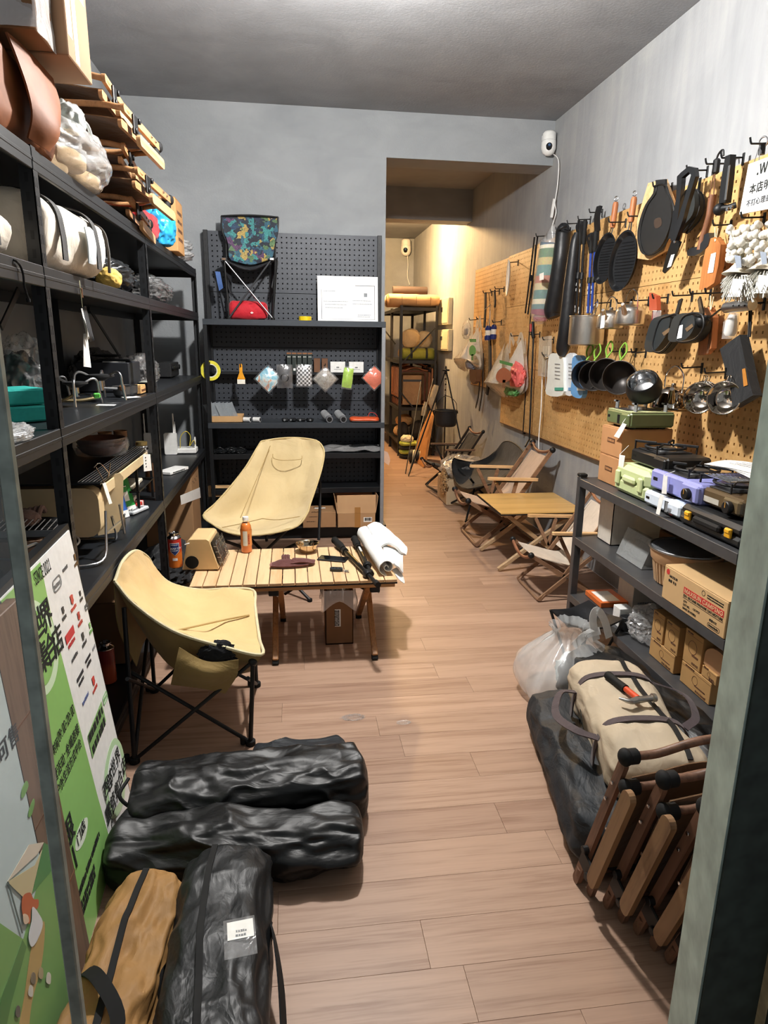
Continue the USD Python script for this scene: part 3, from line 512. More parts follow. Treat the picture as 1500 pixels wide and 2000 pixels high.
t.addw('body', blob((-.735, 4.14, Z1 + .003), (.095, .11, .125), .18, 2.8, 6), plain('#2a94c8', .3, 0, .5, .12, .5, 12.), 40)
t.addw('knot', blob((-.73, 4.05, Z1 + .20), (.03, .035, .03), .3, 3, 2, 3), plain('#2a94c8', .3, 0, .5, .12, .5, 12.), 40)
one('red_bag', 'red fabric bag half hidden behind the pile of folded chairs', 'bag', mv(bag(.34, .30, .16, 28, 24, 2.6, .15, .012, 9, 8), RZ(80)), fabric('#b5262b', .7), (-.86, 3.98, Z1 + .003))
t = carton('cardboard_box', 'tan cardboard box with faint print on the far end of the top tier', -1.0, -.66, 4.36, 4.62, Z1 + .002, .30, card('#b58a5c'), tp=tape)
for i in range(4): t.addw('print', mv(squiggle(.16, .02, seed=i), MX((-.6595, 4.41, Z1 + .22 - .05 * i), (0, 1, 0), (0, 0, 1))), K['walnut'], False)
for i, (dx, y, z, s, lab) in enumerate(((-.80, 4.86, 0, (.15, .16, .045), 'lowest'), (-.83, 4.98, .068, (.16, .17, .055), 'middle'), (-.88, 5.06, .15, (.14, .15, .06), 'topmost'))):
    t = T('clear_bag', f'crumpled clear plastic bag, {lab} of three at the end of the top tier', 'bag', (dx, y, Z1 + z), 'clear bags at the end of the top tier')
    t.add('film', blob((0, 0, .003), s, .22, 2.6, 20 + i), film(wr=1., opacity=.3, scale=10.), 50)
    t.add('contents', blob((-.01, 0, .006), (s[0] * .8, s[1] * .8, s[2] * .75), .2, 3, 30 + i, 3), plain('#a9abad', .5, 0, .5, .15), 40)

# ---- second tier
cream = fabric('#d9cfbf', .8, .5, 8.)
t = T('duffel_bag', 'cream canvas duffel bag with black webbing straps on the second tier', 'bag', RZ(84, (-.83, 2.42, Z2)))
t.add('body', bag(.52, .32, .215, 60, 44, 3.0, .10, .010, 8, 3), cream, 40)
for x in (-.14, .13):
    t.add('strap', strip([(x, -.170, .03), (x, -.168, .11), (x, -.150, .185), (x, -.08, .224), (x, .05, .228), (x, .14, .19)], .034, .004, np.array([(0, -1, 0), (0, -1, .1), (0, -.7, .7), (0, -.2, 1), (0, 0, 1), (0, .8, .5)])), fabric('#2c2b2a', .7), 30)
t.add('piping', strip([(.24, -.162, .03), (.25, -.160, .11), (.25, -.14, .18), (.24, -.05, .215)], .010, .008, np.array([(0, -1, 0), (0, -1, .2), (0, -.7, .7), (0, 0, 1)])), fabric('#3a3632', .7), 30)
t.add('pocket', cloth([[(.02, -.172, .15), (.06, -.172, .155), (.10, -.168, .15)], [(.02, -.178, .10), (.06, -.18, .10), (.10, -.174, .10)], [(.03, -.172, .04), (.06, -.172, .04), (.10, -.168, .045)]], 4, .004), fabric('#b9c2c6', .6), 30)
t = T('canvas_bag', 'rolled off white canvas bag at the near end of the second tier', 'bag', RZ(88, (-.86, 1.93, Z2 + .0)))
t.add('body', bag(.26, .24, .14, 40, 32, 2.2, .2, .012, 8, 9), cream, 40)
t.add('strap', strip([(.0, -.125, .03), (.0, -.12, .08), (0, -.08, .13), (0, .0, .145)], .03, .004, np.array([(0, -1, 0), (0, -1, .3), (0, -.5, 1), (0, 0, 1)])), fabric('#2c2b2a', .7), 30)
blackpoly = plain('#1c1e20', .28, 0, .5, .2, .5, 16.)
t = T('black_pouch', 'shiny black bag with a yellow sponge poking out, beside the middle post', 'bag', (-.84, 3.28, Z2))
t.add('body', mv(blob((0, 0, .003), (.13, .24, .085), .2, 2.6, 11), RZ(0)), blackpoly, 40)
t.add('sponge', blob((.085, -.20, .01), (.05, .05, .045), .12, 3, 12, 3), plain('#c9a85a', .9, 0, .2, .15, .6, 60.), 40)
t = T('plastic_pouch', 'dark goods in crumpled plastic beyond the middle post on the second tier', 'bag', (-.86, 4.25, Z2))
t.add('body', blob((0, 0, .003), (.12, .36, .075), .25, 2.8, 13), blackpoly, 40)
t.add('film', blob((.01, .02, .003), (.135, .38, .09), .25, 3.2, 15), film(wr=1., opacity=.12), 40)
t = T('power_lead', 'thin black power lead looped over the second beam near the shop front', 'cable', A(38, 520, X=-.695))
P = [A(x, y, X=X) for x, y, X in ((18, 503, -.75), (28, 508, -.697), (38, 517, -.693), (45, 535, -.69), (48, 560, -.69), (55, 583, -.69))]
t.addw('cord', tube(P, .003, 6, smooth=5), K['rubber'], 40); t.addw('cord_end', tube([P[-1], A(56, 590, X=-.69)], .005, 6), K['rubber'], 30)
t = T('price_tag', 'bunch of paper hang tags on a string dangling from the second beam', 'tag', A(160, 600, X=-.69))
t.addw('string', tube([A(155, 548, X=-.695), A(157, 565, X=-.69), A(161, 600, X=-.688)], .0015, 5, smooth=4), plain('#b7b08a', .8), 40)
t.addw('toggle', bar(A(158, 562, X=-.689), A(160, 582, X=-.689), .008, .008, (1, 0, 0)), K['walnut'], 30)
for (c, d, mt) in ((((161, 600), (168, 598), (184, 665), (177, 668)), .02, K['dgrey']), (((158, 602), (166, 601), (177, 660), (171, 664)), .008, K['paper']), (((163, 652), (170, 651), (178, 718), (163, 716)), .0, K['white'])):
    t.addw('paper', cloth([[A(*c[0], X=-.69 + d), A(*c[1], X=-.68 + d)], [A((c[0][0] + c[3][0]) / 2, (c[0][1] + c[3][1]) / 2, X=-.683 + d), A((c[1][0] + c[2][0]) / 2, (c[1][1] + c[2][1]) / 2, X=-.687 + d)], [A(*c[3], X=-.69 + d), A(*c[2], X=-.68 + d)]], 3, .001), mt, 30)

# ---- third tier
t = T('insole_box', 'white box printed with two dark insoles at the near end of the third tier', 'box', (-1.08, 2.75, Z3))
p0 = A(45, 783, X=-.82)
t.addw('body', bx(-1.16, A(45, 740, Y=2.75)[0], 2.75, 2.85, Z3 + .002, A(22, 683, Y=2.75)[2], .002), plain('#d9dbda', .5), False)
def on_y(px, py, Y): return A(px, py, Y=Y)
for (px, py, w, h) in ((8, 752, .030, .075), (24, 752, .024, .07)):
    q = on_y(px, py, 2.75); t.addw('print', prism(affinity.scale(Point(0, 0).buffer(1, quad_segs=6), w * 1.3, h * 1.3), .0008, (q[0], 2.7496, q[2]), (1, 0, 0), (0, 0, 1)), plain('#3d4648', .6), False)
for (px, py) in ((5, 768), (21, 765)):
    q = on_y(px, py, 2.75); t.addw('print', prism(Point(0, 0).buffer(.013), .0008, (q[0], 2.7486, q[2]), (1, 0, 0), (0, 0, 1)), plain('#8d2f2c', .6), False)
q = on_y(6, 706, 2.75); t.addw('lettering', mv(text('65-57', .024), MX((q[0] - .01, 2.7495, q[2]), (1, 0, 0), (0, 0, 1))), K['ink'], False)
t.addw('lettering', mv(squiggle(.05, .006, seed=3), MX((q[0], 2.7495, q[2] - .024), (1, 0, 0), (0, 0, 1))), K['ink'], False)
t = T('wrapped_item', 'black article in clear crinkled plastic behind the teal blocks', 'package', (-.97, 2.60, Z3))
t.add('body', mv(blob((0, 0, .002), (.08, .09, .12), .15, 2.5, 21), RZ(0)), K['black'], 40); t.add('film', blob((.005, 0, .002), (.10, .11, .15), .25, 3., 22), film(wr=1., opacity=.1), 40)
teal = plain('#2fa39a', .85, 0, .2, .08, .1, 90.)
q = A(60, 835, X=-.73)
for i, (dz, dx, lb) in enumerate(((0, 0, 'lower teal foam block of two stacked by the first post of the left rack'), (.054, -.012, 'upper teal foam block of two stacked by the first post of the left rack'))):
    one('foam_block', lb, 'block', box(0, 0, .026, .17, .16, .051, .006), teal, RZ(46 - 3 * i, (-.905 + dx, 2.34 + .012 * i, Z3 + dz)), 'teal foam blocks')
t = T('clear_pouch', 'flat clear pouch of tools at the near edge of the third tier', 'bag', (-.74, 1.86, Z3))
t.add('film', blob((0, 0, .002), (.05, .09, .025), .25, 3, 25), film(wr=1., opacity=.35), 40); t.add('contents', cat(rod((-.02, -.06, .012), (.015, .06, .014), .006), rod((.0, -.05, .014), (.03, .04, .012), .005)), K['alu'], 40)
def burner(name, label, M, group=None, r=.05, tag=True, knob='#4fae3c', s=1.0):
    """A folding gas-burner: head, three pot supports that fold into legs, valve and hose."""
    t = T(name, label, 'stove', M, group)
    t.add('burner_head', lathe([(0, .062), (.016, .062), (.030, .070), (r * .8, .074), (r * .8, .080), (.022, .082), (0, .08)], 24), K['iron'])
    t.add('valve', cat(cyl((0, 0, .03), .011, .034, 14), rod((0, 0, .04), (.045, -.03, .035), .005)), K['chrome'])
    t.add('knob', cat(box(.06, -.04, .036, .022, .014, .018, .004)), plain(knob, .5), 30)
    for k in range(3):
        a = k * 2.094 + .4; c, sn = math.cos(a), math.sin(a)
        t.add('leg', tube([(c * .015, sn * .015, .066), (c * .055, sn * .055, .088), (c * .075, sn * .075, .082), (c * .080, sn * .080, .05), (c * .088, sn * .088, .004)], .0042, 7, smooth=4), K['alu'], 40)
    t.add('hose', tube([(-.012, 0, .036), (-.05, -.02, .018), (-.09, .01, .008), (-.12, .05, .008)], .005, 7, smooth=5), plain('#8a7a58', .4, .6), 40)
    if tag: t.add('price_tag', mv(bx(-.03, .03, -.012, .012, 0, .0008), MX((.085, -.055, .0048), (.9, -.42, 0), (.42, .9, .08))), K['paper'], False)
    return t
b1 = burner('camp_stove', 'silver legged folding burner with green valve and paper tag, nearest on the third tier', RZ(20, (-.865, 2.86, Z3), 1.2))
burner('camp_stove', 'wide folding burner with bright bent legs in front of the black crate', RZ(75, (-.84, 3.12, Z3), 1.4), None, .055, True, '#77502f')
burner('camp_stove', 'small dark folding burner behind the wide one, further from the edge', RZ(140, (-1.03, 3.0, Z3), 1.2), None, .05, False, '#77502f')
for i, (y, x, l) in enumerate(((3.33, -.80, 'nearer'), (3.43, -.79, 'farther'))):
    one('metal_cup', f'{l} of two small grey metal cups beside the black crate', 'cup', lathe([(0, 0), (.030, 0), (.038, .012), (.040, .048), (.042, .05), (.038, .05), (.036, .014), (0, .008)], 26), plain('#6d6f71', .4, .8), (x, y, Z3 + .0005), 'grey metal cups')
t = T('black_crate', 'square black box with lids and paper on top, on the third tier', 'box', RZ(0, (-.955, 3.74, Z3)))
t.add('body', cat(box(0, 0, .075, .26, .26, .148, .004)), plain('#25272c', .45), 20)
t.add('paper', mv(box(0, 0, 0, .11, .15, .003), RZ(12, (.03, .0, .1505))), K['paper'], False)
t.add('plate', mv(box(0, 0, 0, .16, .16, .010, .003), RZ(8, (.03, .03, .1575))), K['black'], False)
t.add('lid', lathe([(0, .01), (.05, .012), (.07, .018), (.075, .024), (0, .028)], 24, ((-.02, .05, .160), (0, 0, 1))), K['iron'])
one('black_cloth', 'crumpled black cloth draped behind the black crate', 'cloth', blob((0, 0, .002), (.06, .40, .115), .25, 2.4, 27), fabric('#17181a', .9), (-1.10, 4.02, Z3))
t = carton('small_box', 'little kraft box with brown print at the edge beside the middle post', -.80, -.745, 3.42 + .06, 3.59 + .0, Z3 + .001, .042, card('#c49a66'), tp=None)
t.addw('print', mv(squiggle(.09, .014, seed=9), MX((-.7445, 3.47 + .02, Z3 + .012), (0, 1, 0), (0, 0, 1))), K['walnut'], False)
t = T('small_box', 'flat dark box with a pale lid behind the little kraft box', 'box', (-.765, 3.74, Z3)); t.add('body', box(0, 0, .022, .07, .16, .042, .002), K['dgrey'], False); t.add('lid', box(0, 0, .0455, .07, .16, .004, .001), plain('#8f9288', .5), False)
t = T('black_fins', 'black moulded tray with ribs in crinkled plastic, before the middle post', 'tray', (-.92, 4.20, Z3))
t.add('body', cat(*[mv(box(0, 0, .06, .10, .018, .12, .006), RX(25) @ MX((0, -.12 + .045 * i, .01))) for i in range(6)], box(0, -.01, .008, .11, .32, .014, .004)), K['black'], 20)
t.add('film', blob((.01, .03, .002), (.10, .22, .10), .25, 3., 29), film(wr=1., opacity=.12), 40)
t = T('gear_block', 'black metal fitting with knobs standing near the far post of the third tier', 'tool', (-.90, 5.14, Z3))
t.add('body', box(0, 0, .055, .10, .34, .10, .006), K['iron'], 20)
for i in range(5): t.add('knob', cyl((.05, -.13 + .065 * i, .07), .018, .016, 14, .003, (1, 0, 0)), K['black'])

# ---- fourth tier
t = T('grill_table', 'cream folding fire pit with black mesh top and chrome legs', 'grill', (-.92, 2.9, Z4))
cr = plain('#d3bd94', .45, 0, .5, .04)
ztop = A(150, 935, X=-.83)[2]
def side(y0, y1, x, r=.05): return None
prof = rrect(.36, .20, .05)
o = (-.905, 2.195, Z4 + .185)
t.addw('body', prism(prof, .012, (-.95, 2.70, Z4 + .165), (1, 0, 0), (0, 0, 1)), cr, 30)
t.addw('body_rim', prism(prof.difference(rrect(.34, .18, .04)), .06, (-.95, 2.76, Z4 + .165), (1, 0, 0), (0, 0, 1)), cr, 30)
t.addw('mesh_top', cat(bx(-1.12, -.750, 2.66, 3.57, Z4 + .283, Z4 + .29)), plain('#17181a', .35, .3, .5, .2, .2, 60.), False)
for i in range(7): t.addw('wire', rod((-.748 - .014 * i, 2.66, Z4 + .296), (-.748 - .014 * i, 3.57, Z4 + .296), .0018, seg=6), K['alu'], 30)
t.addw('side_rail', bx(-.764, -.752, 2.75, 3.55, Z4 + .225, Z4 + .272, .003), cr, False)
t.addw('panel', prism([(0, 0), (.16, 0), (.19, .05), (.17, .25), (.14, .27), (.03, .26), (0, .2)], .012, (-.83, 2.84, Z4 + .03), (.45, .3, 0), (.12, .05, .95)), cr, 30)
t.addw('leg', tube([A(206, 998, X=-.74), A(207, 1040, X=-.735), A(205, 1088, X=-.73), (-.78, 2.50, Z4 + .008), (-1.0, 2.48, Z4 + .008)], .005, 8, smooth=3), K['alu'], 40)
t.addw('leg', tube([A(233, 985, X=-.735), A(243, 1042, X=-.73)], .005, 8), K['alu'], 40)
t.addw('leg', tube([(-.755, 2.80, Z4 + .12), (-.755, 2.84, Z4 + .02), (-.80, 2.86, Z4 + .008), (-1.0, 2.86, Z4 + .008)], .006, 8, smooth=3), K['alu'], 40)
t.addw('cross_bar', bar(A(208, 1042, X=-.733), A(236, 1018, X=-.733), .012, .004, (1, 0, 0)), K['alu'], False)
for (a, b, c) in (((183, 913), (195, 905), (214, 925)), ((187, 912), (200, 935), (205, 950)), ((215, 905), (211, 930), (200, 942))):
    t.addw('wire_handle', tube([A(*a, X=-.74), A(*b, X=-.735), A(*c, X=-.735)], .0022, 6, smooth=4), K['chrome'], 40)
t.addw('price_tag', cloth([[A(200, 945, X=-.725), A(206, 942, X=-.725)], [A(213, 985, X=-.722), A(219, 983, X=-.722)]], 2, .001), K['paper'], 30)
for i, (px, py) in enumerate(((165, 1030), (192, 1032), (232, 1030))):
    q = A(px, py, Z=Z4 + .02); one('steel_cup', ('left', 'middle', 'right')[i] + ' steel tin under the cream fire pit', 'tin', lathe([(0, 0), (.043, 0), (.045, .004), (.045, .055), (.042, .055), (.041, .006), (0, .005)], 24), plain('#8d8a80', .3, .9), (max(-.98, q[0] - .03), q[1] + .06, Z4 + .0005), 'steel tins under the fire pit')
zt = Z4 + .298
bw = plain('#6b4535', .35, 0, .5, .15)
for i in range(3):
    one('wooden_bowl', f'dark wooden bowl in clear plastic, {("lowest", "middle", "topmost")[i]} of three on the mesh top', 'bowl', lathe([(0, 0), (.05, 0), (.085, .018), (.105, .045), (.108, .05), (.10, .047), (.08, .022), (.05, .008), (0, .007)], 34), bw, (-.90, 3.27, zt + .003 + .017 * i), 'nested wooden bowls')
t = T('plastic_wrap', 'clear crinkled wrap around the nested wooden bowls', 'wrap', (-.90, 3.27, zt)); t.add('film', lathe([(.06, .0005), (.112, .012), (.125, .05), (.121, .078), (.117, .09)], 40), film(wr=1., opacity=.08), 40)
for k, (y, x) in enumerate(((3.46, -.93), (3.515, -.87))):
    for i in range(1): one('cup_stack', ('left', 'right')[k] + ' stack of nested brown paper cups on the mesh top', 'cups', cat(*[lathe([(.024, .010 * j), (.033, .045 + .010 * j), (.034, .047 + .010 * j), (.0315, .045 + .010 * j), (.022, .012 + .010 * j)], 22) for j in range(5)]), plain('#8a6240', .7), (x, y, zt + .001), 'stacks of paper cups', kind='stuff')
one('wood_board', 'upright tan plywood board against the wall behind the paper cups', 'board', box(0, 0, .20, .02, .16, .40, .003), K['oakz'], (-1.13, 3.80, Z4 + .003))
def stand_card(name, label, px, py, X, colr, rot, s=1.):
    q = A(px, py, Z=Z4); t = T(name, label, 'sign', RZ(rot, (q[0] - .02, q[1] + .02, Z4), s))
    t.add('face', mv(box(0, 0, .075, .10, .004, .15, .001), RX(-14)), plain(colr, .35), False)
    t.add('footer', mv(cat(box(0, -.0025, .017, .10, .001, .034)), RX(-14)), K['white'], False)
    t.add('label_area', mv(box(0, -.0026, .088, .052, .001, .062), RX(-14)), K['paper'], False)
    t.add('lettering', mv(mv(squiggle(.05, .010, seed=4), MX((-.025, -.0032, .012), (1, 0, 0), (0, 0, 1))), RX(-14)), K['ink'], False)
    t.add('back_leg', mv(box(0, 0, .062, .04, .003, .124), RX(24) @ MX((0, .062, .0012))), plain(colr, .35), False)
stand_card('payment_sign', 'blue payment stand card with white label beside the cream fire pit', 245, 1015, -.775, '#2d62b4', 62)
stand_card('payment_sign', 'green payment stand card with white label behind the blue one', 258, 1008, -.755, '#2f9c4a', 62, 1.2)
t = T('calculator', 'white slab calculator lying beside the green payment card', 'calculator', RZ(70, (-.80, 3.36, Z4))); t.add('body', box(0, 0, .010, .14, .09, .018, .005), plain('#c9cdd0', .4), 30)
t.add('keypad', cat(*[box(-.05 + .02 * i, -.028 + .018 * j, .0205, .014, .012, .003, .001) for i in range(5) for j in range(3)]), K['grey'], False); t.add('display', box(.0, .032, .0195, .11, .018, .002), K['dgrey'], False)
t = T('rack_insert', 'low black two-level desk stand holding small wares under the mesh top', 'stand', (-.93, 3.5, Z4))
t.addw('deck', bx(-1.08, -.76, 3.34, 3.70, Z4 + .10, Z4 + .108), K['black'], False)
for x in (-1.07, -.77):
    for y in (3.35, 3.69): t.addw('leg', bx(x - .006, x + .006, y - .006, y + .006, Z4, Z4 + .24), K['black'], False)
t.addw('deck', bx(-1.08, -.76, 3.34, 3.70, Z4 + .232, Z4 + .24), K['black'], False)
for i, (cl, x, y, z, sx, sy, sz, lb) in enumerate((('#c23a34', -.80, 3.44, 0, .05, .10, .03, 'red packet on the black desk stand foot'), ('#e4e4e0', -.84, 3.42, .034, .06, .16, .02, 'white packet under the red packet'), ('#d8d0bc', -.84, 3.48, .108, .09, .22, .018, 'cream folded packet on the upper deck of the desk stand'), ('#8fa2c4', -.90, 3.56, 0, .07, .12, .05, 'blue grey packet behind the red packet'))):
    t = T('small_packet', lb, 'packet', (x, y, Z4 + z)); t.add('body', box(0, 0, sz / 2 + .001, sx, sy, sz, .004), plain(cl, .4), 30); t.add('band', box(0, .02, sz / 2 + .001, sx + .001, .02, sz + .001), K['paper'], False)
t = T('jar', 'glass spice jar with brass lid on the black desk stand', 'jar', (-.79, 3.60, Z4 + .241)); t.add('glass', lathe([(0, 0), (.028, 0), (.030, .004), (.030, .05), (.024, .058)], 22), film(wr=.05, opacity=.2)); t.add('lid', lathe([(.024, .056), (.029, .058), (.029, .076), (0, .078)], 22), plain('#a58f5c', .35, .8)); t.add('contents', cyl((0, 0, .003), .026, .03, 18), plain('#7a5a3c', .8))
t = T('jar', 'dark amber bottle below the spice jar', 'bottle', (-.80, 3.84, Z4)); t.add('glass', lathe([(0, 0), (.032, 0), (.034, .01), (.034, .12), (.018, .15), (.016, .17)], 22), plain('#4a2f1c', .15, 0, .6)); t.add('lid', lathe([(.018, .165), (.02, .167), (.02, .19), (0, .192)], 20), K['black'])
t = T('price_tag', 'white printed hang tag wired to the corner of the mesh top', 'tag', A(287, 905, X=-.715))
t.addw('paper', prism([A(279, 887, X=-.712)[1:], A(293, 887, X=-.712)[1:], A(296, 919, X=-.712)[1:], A(281, 921, X=-.712)[1:]], .0012, (-.712, 0, 0), (0, 1, 0), (0, 0, 1)), K['white'], False)
for i in range(4):
    q = A(283 + i * .5, 896 + i * 6, X=-.7105); t.addw('print', mv(squiggle(.022, .007, seed=i), MX((-.7105, q[1] + .003, q[2]), (0, 1, 0), (0, 0, 1))), K['ink'], False)
t.addw('wire', tube([(-.75, 3.4, Z4 + .297), A(284, 876, X=-.712), A(286, 888, X=-.711)], .0012, 5, smooth=4), K['white'], 40)
def router(label, px0, px1, py0, py1, Y, ants):
    Y = A((px0 + px1) / 2, py1, Z=Z4)[1]
    a, b = A(px0, py1, Y=Y), A(px1, py0, Y=Y); t = T('router', label, 'router', (a[0], Y, Z4)); w, h = b[0] - a[0], b[2] - Z4
    t.add('body', mv(prism(rrect(w, h, .012, w / 2, h / 2), .028, (0, .028, 0), (1, 0, 0), (0, 0, 1)), MX()), K['white'], 30)
    for px in ants: q = A(px, 808, Y=Y); t.add('antenna', cat(bx(q[0] - a[0] - .005, q[0] - a[0] + .005, .010, .018, h - .01, q[2] - Z4, .002), ball((q[0] - a[0], .014, h), .008, 1)), K['white'], 30)
router('white upright router behind the middle post with two antennas', 283, 308, 846, 888, 3.95, (279, 294))
router('white upright router beyond the middle post with one antenna', 322, 344, 846, 888, 4.05, (336,))
t = T('modem', 'white modem with an antenna and a yellow cable on the fourth tier', 'router', (-.80, 5.15, Z4))
q0, q1 = A(347, 887, X=-.86), A(391, 885, X=-.76)
t.addw('body', bx(-.90, -.735, 5.14, 5.26, Z4 + .001, Z4 + .04, .006), K['white'], 30)
t.addw('antenna', prism([(-.005, 0), (.012, 0), (.004, .20), (.0, .20)], .01, (-.885, 5.17, Z4 + .04), (1, 0, 0), (0, 0, 1)), K['white'], False); t.addw('antenna', bx(-.748, -.738, 5.18, 5.19, Z4 + .04, Z4 + .12), K['white'], False)
t.addw('cable', tube([(-.85, 5.15, Z4 + .045), (-.84, 5.14, Z4 + .13), (-.80, 5.14, Z4 + .17), (-.77, 5.15, Z4 + .13), (-.78, 5.15, Z4 + .06), (-.75, 5.16, Z4 + .10), (-.74, 5.19, Z4 + .05)], .003, 6, smooth=6), plain('#c9b43a', .4), 40)
t = T('paper_box', 'thin white box with print lying near the edge of the fourth tier', 'box', RZ(68, (-.785, 4.42, Z4))); t.add('body', box(0, 0, .010, .22, .10, .018, .002), K['white'], False); t.add('print', mv(squiggle(.14, .008, seed=2), MX((-.08, -.0505, .006), (1, 0, 0), (0, 0, 1))), K['ink'], False)
t = T('bucket', 'tan collapsible bucket with a steel handle ring, behind the advertising board', 'bucket', (-.95, 2.46, Z4))
t.add('body', lathe([(0, 0), (.09, 0), (.098, .01), (.115, .05), (.112, .055), (.128, .09), (.126, .095), (.142, .15), (.148, .16), (.140, .16), (.12, .09), (0, .012)], 40), plain('#a08068', .6), True)
t.add('handle', torus((0, 0, .105), .158, .004), K['alu'], True)
t = T('grill_pan', 'black ridged grill pan lying on the tan bucket', 'pan', (-.95, 2.46, Z4 + .1605)); t.add('pan', lathe([(0, 0), (.12, 0), (.135, .012), (.137, .016), (.12, .008), (0, .007)], 36), K['iron']); t.add('ridge', cat(*[bx(-.10, .10, -.08 + .02 * i, -.074 + .02 * i, .007, .011) for i in range(9)]), K['iron'], False)
t = T('cloth_glove', 'dusty pink cloth glove resting on the grill pan', 'glove', (-.97, 2.48, Z4 + .178)); t.add('glove', cat(blob((0, 0, 0), (.05, .05, .03), .15, 3, 4, 3), *[tube([(-.02 + .018 * i, .03, .02), (-.025 + .02 * i, .07, .035 + .004 * i), (-.03 + .022 * i, .095, .025)], .010, 8, smooth=4) for i in range(4)]), fabric('#8d6f63'), 40)
t = T('mesh_tray', 'black wire tray across the bucket beside the first post', 'tray', (-.90, 2.32, Z4 + .182)); t.add('tray', cat(bx(-.24, .14, -.02, -.012, 0, .022), *[rod((-.2 + .02 * i, -.01, .018), (-.2 + .02 * i, .10, .03), .002, seg=5) for i in range(16)]), K['alu'], 20)

# ---- below the rack
t = carton('cardboard_box', 'tall worn cardboard box under the far end of the rack, behind the high-backed chair', -1.05, -.72, 4.72, 5.10, .165, .53, card('#a5805c'), tp=tape)
t.addw('label', prism([A(352, 968, X=-.7185)[1:], A(390, 952, X=-.7185)[1:], A(392, 972, X=-.7185)[1:], A(354, 986, X=-.7185)[1:]], .001, (-.719, 0, 0), (0, 1, 0), (0, 0, 1)), K['paper'], False)
t.addw('mark', cat(*[box(-.7195, 4.80 + .05 * i, .62 - .02 * (i % 2), .001, .02, .006) for i in range(5)]), K['ink'], False)
def gas_can(name, label, M, c1, c2, word=None, group=None, s=1.0):
    t = T(name, label, 'gas can', M, group)
    t.add('can', lathe([(0, 0), (.033, 0), (.0345, .003), (.0345, .155), (.033, .158)], 32), usdkit.material(stage, _path('can', c1, c2), {'t': ('texture_coordinate', {}), 's': ('separate_xyz', {}), 'm': ('math', {'math_type': 'multiply', 'value2': 6.2}), 'r': ('rgb_ramp', {'ramp': [(0, C(c2)), (.45, C(c2)), (.62, C(c1)), (1, C(c1))]}), 'b': ('principled_bsdf', {'roughness': .3})}, [('t.object', 's.vector'), ('s.z', 'm.value1'), ('m.value', 'r.fac'), ('r.color', 'b.base_color')], surface='b.BSDF'))
    t.add('collar', lathe([(.0345, .155), (.036, .157), (.036, .160), (.030, .166), (.022, .172), (.022, .178), (.026, .179), (.026, .184), (.020, .185), (.018, .180), (0, .180)], 32), K['chrome'])
    t.add('nozzle', cyl((0, 0, .18), .006, .012, 12), K['alu'])
    if word:
        t.add('shield', cat(wrap(prism([(-.024, .0), (0, -.022), (.024, .0), (.025, .046), (-.025, .046)], .0006, (0, 0, 0)), .0347, .09)), K['white'], False)
        t.add('shield', wrap(prism([(-.021, .001), (0, -.019), (.021, .001), (.022, .043), (-.022, .043)], .0006, (0, 0, 0)), .0352, .09), plain('#23366e', .4), False)
        t.add('lettering', wrap(mv(text(word, .0095, .0006, True), (-.022, .012, 0)), .0358, .09), K['white'], False)
        t.add('lettering', wrap(cat(*[mv(squiggle(.036, .004, seed=i), (-.018, yy, 0)) for i, yy in enumerate((.003, .034))]), .0358, .09), K['white'], False)
        t.add('label_patch', wrap(prism(sbox(-.014, -.05, .012, -.036), .0005), .0348, .09), K['white'], False)
    return t
def wrap(m, R, z0):
    """Bends a flat print (x, y, thickness z) round a can facing -y."""
    m = m.subdivide_to_size(.006) if hasattr(m, 'subdivide_to_size') else m
    a = m.vertices[:, 0] / R; r = R + m.vertices[:, 2]; return TM(np.stack([r * np.sin(a), -r * np.cos(a), z0 + m.vertices[:, 1]], 1), m.faces)
gas_can('gas_can', 'red gas can on the lowest rack shelf behind the advertising board', tuple(A(212, 1330, Z=.161)), '#8d2a26', '#b04a2c')
t = T('folded_cloth', 'heap of folded black cloth on the floor under the rack behind the slatted table', 'cloth', (-.78, 4.0, .17)); t.add('cloth', blob((0, 0, .001), (.16, .3, .12), .25, 2.5, 41), fabric('#1b1c1f'), 40)
t = carton('cardboard_box', 'low cardboard box in the shadow beneath the rack, behind the low tan chair', -1.1, -.76, 2.9, 3.5, .165, .3, card('#7a5c42'), tp=None)
